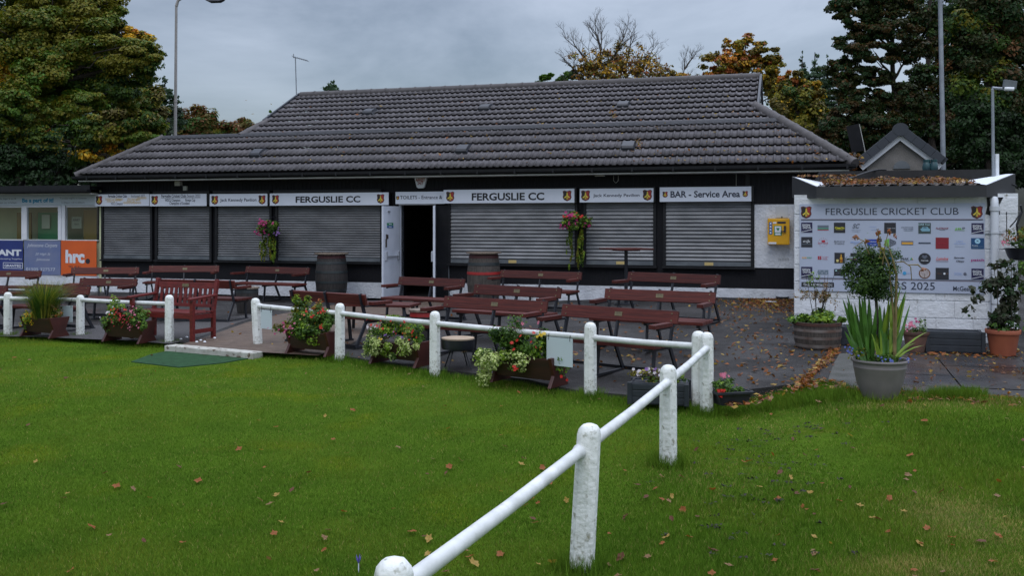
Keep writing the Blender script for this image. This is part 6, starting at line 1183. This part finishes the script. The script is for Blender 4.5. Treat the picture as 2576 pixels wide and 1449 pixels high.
def grow(q, p, d, L, r, depth, rr, tips=None, spread=.55, gr=.05):
    pts = [Vector(p)]; dd = Vector(d).normalized(); n = 4
    for i in range(n):
        dd = (dd+Vector((rr.uniform(-1, 1), rr.uniform(-1, 1), rr.uniform(-1, 1)))*.16+Vector((0, 0, gr))).normalized(); pts.append(pts[-1]+dd*L/n)
    q.tube(pts, [r*(1-.45*i/n) for i in range(n+1)], 6 if r > .03 else 4, cap=False)
    if depth == 0:
        if tips is not None: tips.append(pts[-1])
        return
    k = 3 if depth > 1 else 4
    for i in range(k):
        ax = Vector((rr.uniform(-1, 1), rr.uniform(-1, 1), rr.uniform(-.5, .7))).normalized(); nd = (dd+ax*spread*rr.uniform(.8, 1.5)).normalized()
        b = pts[rr.randint(2, n)] if i else pts[-1]; grow(q, b, nd, L*rr.uniform(.6, .8), r*.52, depth-1, rr, tips, spread, gr)
# left sycamore
tree('huge green sycamore with a few orange sprays filling the top left', 27, (40, 60, 60), [
    (60, -40, 190, 90, 'syc', 1, 1), (190, 20, 120, 60, 'syc', 1, 0), (60, 90, 120, 70, 'syc', 1, -.5), (200, 105, 110, 55, 'syc', 1, -.3), (270, 50, 50, 45, 'syc', 1, 0), (345, 95, 42, 28, 'sycy', .9, .3), (300, 85, 34, 24, 'sycy', .8, .3), (300, 135, 100, 42, 'syc', 1.1, -.4), (365, 145, 45, 32, 'sycd', 1, -.4), (375, 180, 30, 22, 'sycd', .9, -.2),
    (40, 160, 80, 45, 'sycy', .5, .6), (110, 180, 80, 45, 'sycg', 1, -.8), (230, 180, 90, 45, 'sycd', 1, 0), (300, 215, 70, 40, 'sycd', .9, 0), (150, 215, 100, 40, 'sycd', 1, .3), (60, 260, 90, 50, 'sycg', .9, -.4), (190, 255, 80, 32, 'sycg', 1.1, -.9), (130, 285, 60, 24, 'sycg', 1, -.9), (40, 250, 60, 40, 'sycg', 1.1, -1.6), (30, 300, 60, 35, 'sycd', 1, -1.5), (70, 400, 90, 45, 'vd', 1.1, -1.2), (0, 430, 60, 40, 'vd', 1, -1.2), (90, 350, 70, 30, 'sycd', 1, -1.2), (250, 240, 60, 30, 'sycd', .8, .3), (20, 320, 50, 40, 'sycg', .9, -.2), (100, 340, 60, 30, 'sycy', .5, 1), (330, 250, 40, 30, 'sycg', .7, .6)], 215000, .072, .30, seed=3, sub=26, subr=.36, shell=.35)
tree('yellow green tree behind the lower right side of the big sycamore', 34, (340, 330, 250), [
    (300, 300, 90, 50, 'yg', 1, 0), (370, 260, 45, 40, 'yg', 1, 0), (395, 300, 35, 45, 'yg', 1, .5), (240, 340, 80, 40, 'sycd', 1, 0), (340, 340, 80, 30, 'sycg', 1, 0), (160, 350, 90, 45, 'sycd', 1, .5), (230, 380, 70, 25, 'sycy', .25, 0), (60, 370, 80, 50, 'sycd', 1, 1), (350, 225, 50, 40, 'yg', .8, 0), (200, 300, 80, 40, 'sycd', 1, 1)], 50000, .115, .25, seed=5, sub=20, shell=.3)
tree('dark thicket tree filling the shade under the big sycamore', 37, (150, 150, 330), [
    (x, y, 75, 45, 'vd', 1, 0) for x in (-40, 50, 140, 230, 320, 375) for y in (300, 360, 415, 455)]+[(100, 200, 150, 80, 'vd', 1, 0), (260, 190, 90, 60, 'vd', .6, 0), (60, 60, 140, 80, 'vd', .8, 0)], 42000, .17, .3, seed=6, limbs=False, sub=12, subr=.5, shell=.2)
# spruce behind the lamp post, and other conifer tips
def conifer(label, d, x, yt, yb, wpx, n, key='pine', seed=2, group=None, size=.12):
    rr = random.Random(seed); P = A(x, yt, d); zg = float(gterrain(P.x, d)); o = thing('conifer', label, 'tree', (P.x, d, zg), 0, group); H = P.z-zg; z0 = (YH-yb)/F*d+EYE-zg; Rw = wpx/F*d/2; cl = []; k = 11
    for i in range(k):
        f = i/(k-1); z = z0+(H-z0)*f; r_ = Rw*(1-f)**.8+.05
        for j in range(4 if f < .8 else 1): a = rr.uniform(0, 6.28); cl.append(((r_*.55*math.cos(a), r_*.55*math.sin(a), z), (r_*.55, r_*.55, (H-z0)/k*.6), 1, key))
    leafcloud('crown', cl, n, size, PAL, o, sub=10, subr=.6, shell=.3, flat=.7, up=.2); q = MB(); q.tube([(0, 0, 0), (0, 0, H*.98)], [.2, .02], 8); q.build('trunk', M_BARK, o)
conifer('dark spruce peeping between the big sycamore and the lamp post', 44, 415, 190, 320, 110, 5200, seed=3)
conifer('dark blue-green conifer top poking over the left end of the ridge', 40, 832, 198, 260, 76, 1100, 'bg', 5, size=.15)
conifer('small bright green conifer tip above the left roof slope', 40, 684, 276, 330, 36, 500, 'green', 6, size=.12)
for i, (x, y, w_, h_, key, lab) in enumerate(((480, 318, 46, 34, 'far', 'brownish round tree just right of the lamp post'), (520, 312, 26, 28, 'far', 'olive tree behind the distant house chimney'), (546, 338, 26, 16, 'yg', 'small yellow bush left of the distant house'), (600, 328, 46, 20, 'far', 'wide olive tree low over the left roof slope'), (640, 330, 40, 20, 'far', 'olive tree nearest the upper roof slope'))):
    tree(lab, 70, (x, x, y), [(x, y, w_, h_, key, 1, 0), (x-w_*.4, y+10, w_*.5, h_*.6, key, .6, 0), (x+w_*.4, y+8, w_*.5, h_*.6, key, .6, 0), (x, y+25, w_, 20, key, .8, 0)], 5200, .24, .2, 'distant trees over the left roof', seed=20+i, limbs=False, zb=.3, sub=26, shell=.2, full=1.5, subr=.45)
o = thing('house', 'tiny distant house with a white gable and chimney between the trees', 'house', tuple(A(508, 356, 75)), .3); q = MB(); q.poly([(-.9, -9), (.9, -9), (.9, .3), (0, 1.2), (-.9, .3)], 0, 4); q.build('wall', M_UPVC, o); q = MB(); q.beam((-1.1, 2, .2), (0, 2, 1.35), 4.4, .12); q.beam((1.1, 2, .2), (0, 2, 1.35), 4.4, .12); q.build('roof', M_RIDGE, o); q = MB(); q.bb(-.25, .25, 1.5, 2.0, 1, 2.0); q.bb(-.12, .12, 1.6, 1.9, 2.0, 2.2); q.build('chimney', M_TERRA2, o)
# bare tree over the ridge
def baretree(label, d, x, yt, stems, seed, rad, cl, n, group=None, depth=4, L0=2.3):
    rr = random.Random(seed); P = A(x, 300, d); zg = float(gterrain(P.x, d)); o = thing('bare_tree', label, 'tree', (P.x, d, zg)); O = Vector((P.x, d, zg)); q = MB(); tips = []
    for (xa, ya, xb, yb, L_) in stems:
        a_ = A(xa, ya, d)-O; b_ = A(xb, yb, d)-O
        pts = limb(q, (0, 0, 0) if ya > 250 else a_, a_, rad, rad*.8, .02, 4, rr=rr) if ya > 250 else [a_]
        limb(q, a_, b_, rad*.75, rad*.35, .04, 5, rr=rr)
        for j in range(5):
            f = .35+.16*j; p = a_.lerp(b_, f); dv = (b_-a_).normalized()+Vector((rr.uniform(-1, 1), rr.uniform(-.8, .8), rr.uniform(-.2, .5)))*.75; grow(q, p, dv, L_*(1.1-.12*j), rad*.26, depth-1 if j > 1 else depth-2, rr, tips)
        grow(q, b_, b_-a_, L_*.9, rad*.3, depth-1, rr, tips, .7)
    q.build('trunk', M_BARKG, o)
    if cl:
        cc = []
        for (x_, y_, rx, ry, key, wt, dd) in cl: c = A(x_, y_, d+dd)-O; cc.append((tuple(c), (rx*d/F*1.1, rx*d/F*.7, ry*d/F*1.4), wt, key))
        leafcloud('crown', cc, n, .085, PAL, o, sub=60, subr=.24, shell=.2, flat=.8)
baretree('leafless grey tree with russet lower leaves, tallest over the middle of the ridge', 38, 1520, 30, [(1520, 260, 1512, 120, .62), (1520, 200, 1455, 125, .68), (1525, 180, 1560, 110, .62), (1560, 260, 1585, 115, .6), (1512, 125, 1500, 85, .5), (1500, 240, 1440, 170, .5), (1570, 240, 1630, 150, .6)], 12, .085,
         [(1490, 165, 60, 35, 'rust', 1, 0), (1560, 155, 55, 40, 'rust', 1, 0), (1610, 165, 45, 45, 'rust', .8, 0), (1650, 185, 45, 30, 'rust', .6, 0), (1540, 200, 90, 20, 'rust', 1, 0), (1450, 190, 35, 25, 'rustd', .6, 0)], 7500)
baretree('smaller leafless tree with curling twigs right of the tallest bare tree', 38, 1700, 130, [(1690, 260, 1665, 178, .35), (1700, 260, 1722, 168, .45), (1722, 172, 1742, 145, .3)], 15, .06, [(1690, 190, 30, 18, 'rust', 1, 0), (1720, 195, 40, 14, 'rust', 1, 0)], 1300)
tree('low fresh green tree just over the middle of the ridge', 45, (1400, 1400, 205), [(1385, 203, 32, 18, 'green', 1, 0), (1420, 200, 28, 16, 'green', 1, 0)], 2600, .14, .2, seed=31, limbs=False)
tree('orange and russet maple behind the right end of the ridge', 33, (1880, 1880, 140), [(1875, 120, 55, 30, 'map', 1, 0), (1855, 150, 55, 28, 'mapr', 1, 0), (1910, 150, 60, 35, 'map', 1, 0), (1800, 170, 45, 30, 'map', 1, 0), (1830, 195, 60, 28, 'mapr', 1, 0), (1900, 190, 60, 30, 'map', 1, 0), (1950, 185, 40, 35, 'map', 1, 0), (1790, 200, 35, 20, 'mapr', .8, 0), (1960, 225, 55, 40, 'mapg', 1.1, 0), (1850, 215, 50, 22, 'map', 1, 0)], 17000, .09, .10, seed=33, sub=30, subr=.25, full=1.3)
tree('yellow green maple low against the gablet of the roof', 29, (2010, 2010, 240), [(1990, 230, 50, 40, 'mapg', 1, 0), (2020, 260, 50, 50, 'mapg', 1, 0), (1970, 270, 40, 50, 'mapg', 1, 0), (2040, 225, 35, 25, 'map', 1, 0), (2000, 310, 60, 30, 'mapg', 1, 0), (2050, 300, 50, 40, 'mapg', .9, 0), (1985, 200, 28, 18, 'mapr', .5, 0)], 26000, .085, .12, seed=34, sub=26, subr=.32, full=1.3)
for i, (x, yt, w_) in enumerate(((2018, 132, 90), (2050, 124, 100), (2082, 140, 90))): conifer(('leftmost', 'tallest', 'rightmost')[i]+' of the three grey green pines between the maple and the dark trees', 52, x, yt, 290, w_, 5000, 'bg', 40+i, 'grey green pines behind the maple', .12)
# tall dark trees at the right
tree('tall dark tree with tiered brownish foliage, left of the galvanised pole', 26, (2262, 2250, 30), [
    (2150, 20, 60, 28, 'dark', 1, 0), (2230, 0, 80, 40, 'dark', 1, 0), (2180, 75, 55, 20, 'dark', 1, 0), (2250, 65, 60, 25, 'rustd', 1, -.3), (2140, 105, 45, 15, 'dark', .8, 0), (2200, 130, 70, 22, 'rustd', 1, -.3), (2290, 125, 50, 22, 'rustd', 1, 0), (2120, 170, 45, 20, 'dark', 1, 0), (2190, 190, 60, 20, 'dark', 1, 0), (2120, 215, 40, 18, 'dark', 1, 0), (2180, 250, 60, 24, 'dark', 1, 0), (2270, 250, 60, 26, 'rustd', 1, 0), (2140, 290, 60, 28, 'rustd', 1, 0), (2210, 310, 60, 28, 'rustd', 1, -.3), (2130, 340, 60, 28, 'rustd', 1, 0), (2200, 360, 50, 22, 'dark', 1, 0), (2290, 300, 50, 30, 'dark', .8, 0), (2100, 320, 40, 30, 'rustd', 1, 0)], 85000, .068, .13, 'tall dark trees at the right', seed=51, sub=40, subr=.30, full=1.5, up=.3)
tree('tall dark green tree right behind the galvanised pole', 29, (2345, 2340, 0), [
    (2320, 20, 70, 40, 'dark', 1, 0), (2400, 30, 70, 45, 'dark', 1, 0), (2330, 90, 60, 30, 'dark', .7, 0), (2390, 120, 60, 40, 'dark', 1, 0), (2340, 200, 60, 30, 'dark', .8, 0), (2330, 270, 70, 35, 'rustd', 1, 0), (2400, 220, 60, 50, 'dark', 1, 0), (2400, 320, 70, 50, 'dark', 1, 0), (2340, 370, 60, 30, 'vd', 1, 0), (2450, 390, 70, 40, 'vd', 1, 0)], 60000, .08, .15, 'tall dark trees at the right', seed=52, sub=34, subr=.33, full=1.6, up=.3)
tree('dense dark tree filling the top right corner', 25, (2500, 2490, 0), [
    (2480, 0, 80, 60, 'dark', 1, 0), (2560, 20, 80, 70, 'rustd', 1, 0), (2440, 60, 60, 40, 'sycd', 1, 0), (2520, 90, 90, 50, 'dark', 1, 0), (2460, 150, 70, 45, 'dark', 1, 0), (2560, 170, 80, 60, 'dark', 1, 0), (2480, 220, 80, 50, 'sycd', 1, 0), (2580, 260, 70, 60, 'dark', 1, 0), (2480, 290, 90, 50, 'vd', 1, 0), (2560, 340, 80, 50, 'vd', 1, 0), (2470, 350, 70, 40, 'vd', 1, 0), (2530, 410, 80, 40, 'vd', 1, 0)], 95000, .08, .22, 'tall dark trees at the right', seed=53, sub=30, subr=.38, full=1.4, up=.3)
tree('very dark tree mass behind the outbuilding gable', 36, (2300, 2300, 300), [(x, y, 60, 40, 'vd', 1, 0) for x in (2090, 2170, 2260, 2350, 2440, 2530, 2600) for y in (330, 380, 425)]+[(x, y, 65, 50, 'vd', .8, 0) for x in (2420, 2500, 2590) for y in (60, 150, 240)], 34000, .17, .25, 'tall dark trees at the right', seed=54, limbs=False, sub=14, subr=.45, shell=.25)
# hedge at the right edge and drainpipe
sH, _ = W(2590, 700, -5.8); X_, Y_ = xy(sH, -5.8); o = thing('hedge', 'leafy green hedge at the far right edge beyond the store', 'hedge', (X_+.55, Y_+.4, .1))
leafcloud('foliage', [((0, 0, z), (.55, .4, .3), 1, 'g') for z in (.2, .6, 1.0, 1.4)], 7000, .045, GP, o, sub=16, subr=.4, shell=.4)
q = MB(); q.tube([(0, 0, -.1), (0, 0, 1.2)], .04, 6); q.build('stem', M_BARK, o)
# ------------------------------------------------------------------ fallen leaves
LM = []
lv = [lm('fallen_leaf_orange', (.30, .10, .025)), lm('fallen_leaf_brown', (.14, .055, .025)), lm('fallen_leaf_yellow', (.40, .26, .06)), lm('fallen_leaf_tan', (.26, .15, .07))]
for i, m in enumerate(lv):
    for v in range(2):
        rr = random.Random(90+i*3+v); pts = []
        for k in range(11): a = k/11*2*math.pi; r_ = (1 if k % 2 == 0 else .7)*rr.uniform(.78, 1.1); pts.append((r_*math.cos(a)*.5, r_*math.sin(a)*.36, rr.uniform(-.02, .16)*r_))
        me = bpy.data.meshes.new('fallen_leaf'); vs = [(0, 0, .0)]+pts; me.from_pydata(vs, [], [(0, k+1, (k+1) % 11+1) for k in range(11)]); me.materials.append(m); LM.append(me)
LLAB = ['crumpled orange fallen leaf lying on the ground', 'curled dark brown fallen leaf lying on the ground', 'yellow fallen leaf lying on the ground', 'dull tan fallen leaf lying on the ground']
lrn = np.random.default_rng(21); cnt = 0
def drop(X, Y, Z, sc):
    k = int(lrn.choice(8, p=[.17, .17, .15, .15, .07, .07, .11, .11])); o = bpy.data.objects.new('fallen_leaf', LM[k]); COL.objects.link(o); o.location = (X, Y, Z); s_ = sc*lrn.uniform(.6, 1.25); o.scale = (s_, s_, s_)
    o.rotation_euler = (lrn.normal()*.35, lrn.normal()*.35, lrn.uniform(0, 6.28)); tag(o, LLAB[k//2], 'fallen leaf', LLAB[k//2].split(' fallen')[0]+' leaves scattered on the lawn and patio')
while cnt < 205:
    d = 1/(1/4.9+(1/14-1/4.9)*lrn.random()); rx = lrn.uniform(-.55, .55); X = rx*d
    if not inlawn(X, d): continue
    w_ = .35+.65*ss(-3, 2.5, X)
    if lrn.random() > w_: continue
    drop(X, d, float(gl(X, d))+.028, .060); cnt += 1
for (x, y, s_) in ((1562, 1418, .09), (1192, 1432, .09), (1690, 1262, .075), (1733, 1366, .075), (798, 1030, .08), (1940, 1051, .07), (2325, 1068, .08), (1345, 1330, .07), (2060, 1020, .06), (275, 1362, .06), (1130, 1185, .07), (1690, 1318, .06)):
    p = FP(x, y); drop(p.x, p.y, p.z+.035, s_)
cnt = 0
while cnt < 80:                                        # on the tarmac right of the benches, and on the slabs
    x, y = lrn.uniform(1780, 2576), lrn.uniform(870, 1000); p = G(x, y)
    if inlawn(p.x, p.y-.05): continue
    drop(p.x, p.y, p.z+.03, .055); cnt += 1
# litter too plentiful to count
def litter(name, P, size, pal, label=None):
    P = np.array(P); n = len(P); Nn = lrn.normal(size=(n, 3))*.4+np.array([0, 0, 1]); Nn /= np.linalg.norm(Nn, axis=1, keepdims=True); V, Fc = leaf_quads(P, Nn, size, 1.5, lrn); mats = [m for m, w_ in pal]; w_ = np.array([w_ for m, w_ in pal]); o = npmesh(name, V, Fc, mats, lrn.choice(len(pal), n, p=w_/w_.sum())); o['kind'] = 'stuff'; return o
PL = [(lv[0], 4), (lv[1], 4), (lv[2], 2), (lv[3], 2)]
P = []
def scat(n, fx, fy, cond=None, h=.012):
    c = 0; k = 0
    while c < n and k < n*20:
        k += 1; x, y = fx(), fy(x_[0]) if False else fy(); p = G(x, y)
        if inlawn(p.x, p.y-.02): continue
        P.append((p.x, p.y, p.z+h)); c += 1
U = lrn.uniform; NN = lrn.normal
scat(800, lambda: NN(1935, 50), lambda: 752+abs(NN(0, 16))); scat(200, lambda: U(1780, 2000), lambda: 755+abs(NN(0, 45))); scat(330, lambda: U(1400, 1990), lambda: U(760, 950)); scat(140, lambda: U(750, 1750), lambda: U(800, 980)); scat(90, lambda: U(440, 1200), lambda: U(770, 900)); scat(150, lambda: U(1850, 2120), lambda: U(830, 1000)); scat(260, lambda: U(2160, 2600), lambda: U(885, 1005)); scat(240, lambda: U(2150, 2570), lambda: NN(893, 8))
for i in range(380):                                   # drift along the tarmac edge beside the concrete strip
    f = lrn.random(); x = 2112-f*95+NN(0, 6)-8; y = 882+f*95+NN(0, 6); p = G(x, y)
    P.append((p.x, p.y, p.z+.012+.02*lrn.random()))
for i in range(420):                                   # along the lawn edge
    x = U(1830, 2576); y = float(np.interp(x, [p[0] for p in EDGE2], [p[1] for p in EDGE2]))+NN(4, 7); p = G(x, y); P.append((p.x, p.y, p.z+.03))
litter('leaf_litter', P, .046, PL)
P = []
for i in range(1350):
    s_ = c0+.1+(c1-c0-.2)*lrn.random(); f = lrn.random(); t_ = RY0+.08+1.8*f; 
    P.append((*xy(s_, t_), RZ1+.03+.12*f+.07*lrn.random()**1.5*(.5+.5*math.sin(s_*5)**2)))
for i in range(160): s_ = b0+.05+.8*lrn.random(); P.append((*xy(s_, RY0+.55+.3*lrn.random()), RZ1+.18))
litter('store_roof_leaves', P, .042, [(lv[0], 2), (lv[1], 6), (lv[2], .8), (lv[3], 3), (M_SOIL, 1.5)])
P = []
def onroof(x, y):
    t_ = .4; up_ = y < np.interp(x, [415, 1965], [347, 305]); t_ = 2.4 if up_ else .4
    for it in range(12): s_, z_ = W(x, y, t_); t_ = (ET+(z_-EZ)/(FZ-EZ)*(FT-ET)) if not up_ else (FT+(z_-FZ+.03)/(RZ-FZ+.03)*(RT-FT))
    return (*xy(s_, t_-.02), z_+.045)
k = 0
while k < 330:
    x = 2100-1500*lrn.random()**2.0; y = U(225, 415)
    if y < np.interp(x, [748, 1912], [250, 208]) or x > np.interp(y, [205, 275, 300, 415], [1900, 1890, 1950, 2110]): continue
    if lrn.random() > .35+.65*(y-220)/200: continue
    P.append(onroof(x, y)); k += 1
for i in range(26): P.append(onroof(1605+NN(0, 6), 366+NN(0, 7))); P.append(onroof(1545+NN(0, 4), 290+NN(0, 9)))
litter('roof_leaves', P, .05, [(lv[2], 4), (lv[3], 4), (lv[0], 3)])
P = []
for i in range(160): p = G(2140+NN(0, 10), 418); q_ = A(2150+NN(0, 9), 408+NN(0, 10), 18.9); P.append(tuple(q_))
litter('gutter_leaves', P, .05, PL)
# longer grass round the post feet, pot and along the edge
tx, ty = [], []
for o in bpy.data.objects:
    if o.name.startswith('post') and o.parent: 
        p = o.parent.location+o.location
        n_ = 900 if p.y < 11 else 300; a = RNG.uniform(0, 6.28, n_); r_ = .068+np.abs(RNG.normal(0, .05, n_)); tx.append(p.x+r_*np.cos(a)); ty.append(p.y+r_*np.sin(a))
pp = G(2213, 1002)
for (cx_, cy_, rr_, n_) in ((pp.x, pp.y, .28, 900), (pp.x+.75, pp.y-.03, .22, 2600), (pp.x-.55, pp.y+.1, .3, 1600), (pp.x-.95, pp.y+.1, .3, 1200)): a = RNG.uniform(0, 6.28, n_); r_ = rr_*np.sqrt(RNG.random(n_))+(.12 if n_ == 900 else 0); tx.append(cx_+r_*np.cos(a)*1.3); ty.append(cy_+r_*np.sin(a)*.7)
n_ = 26000; f = RNG.random(n_); ex_ = np.array([p.x for p in edge]); ey_ = np.array([p.y for p in edge]); xe = ex_[0]+(ex_[-1]-ex_[0])*f; k_ = (xe > -9) & (xe < 7); xe = xe[k_]; tx.append(xe); ty.append(np.interp(xe, ex_, ey_)-np.abs(RNG.normal(0, .10, len(xe)))+.03)
nt_ = sum(len(a) for a in tx[:-1]); X = np.concatenate(tx); Y = np.concatenate(ty); tall = np.arange(len(X)) < nt_
gapx = (X > G(438, 872).x) & (X < G(628, 888).x) & (Y > np.interp(X, ex_, ey_)-.9) & (Y > 9)
X, Y, tall = X[~gapx], Y[~gapx], tall[~gapx]; n = len(X)
blades('edge_grass', n, (X, Y, gl(X, Y)), RNG.uniform(.03, .075, n)*np.where(tall, 1.8, 1), np.clip(.002+Y*.0004, .003, .008), [G1, G2, G3], np.where(RNG.random(n) < .45, 1, 0), lean=.7)
P = []
for (px, py, sx_, sy_, n_) in ((1990, 1100, .28, .18, 60), (1930, 1160, .3, .3, 90), (1900, 1240, .25, .25, 60), (1850, 1350, .25, .12, 40), (1960, 1400, .25, .08, 25), (2050, 1085, .25, .1, 25)):
    c_ = FP(px, py)
    for k in range(n_//4):
        a_, b_2 = c_.x+NN(0, sx_), c_.y+NN(0, sy_)
        for j in range(6): x_, y_ = a_+NN(0, .022), b_2+NN(0, .014); P.append((x_, y_, float(gl(x_, y_))+.034))
litter('soil_crumbs', P, .018, [(MATS['mud_crumb'], 1)])
# white pebbles by the gravel
P = [G(x, y) for x, y in ((455, 855), (470, 850), (505, 858), (495, 862), (540, 852), (515, 862), (480, 858), (452, 870))]
for i, p in enumerate(P[:6]):
    q = MB(); q.lathe([(.001, 0), (.02, .004), (.024, .012), (.012, .022), (.001, .024)], n=8); o = q.build('pebble', M_UPVC, smooth=True); o.location = p; tag(o, 'small white pebble on the gravel left of the step', 'pebble', 'white pebbles left of the step')
# dead leaf mat: purple crocus by the nearest post
p = FP(902, 1442); o = thing('crocus', 'single purple crocus flower in the lawn at the bottom edge', 'flower', tuple(p)); q = MB(); q.tube([(0, 0, 0), (0, 0, .05)], .003, 6); q.build('stem', M_SIGN, o)
q = MB()
for i in range(5): a = i*1.256; q.add([(0, 0, .045), (.012*math.cos(a-.5), .012*math.sin(a-.5), .07), (.016*math.cos(a), .016*math.sin(a), .095), (.012*math.cos(a+.5), .012*math.sin(a+.5), .07)], [(0, 1, 2, 3)])
q.build('petals', mat('crocus_violet', (.12, .10, .38), rough=.5), o)
bpy.context.view_layer.update()
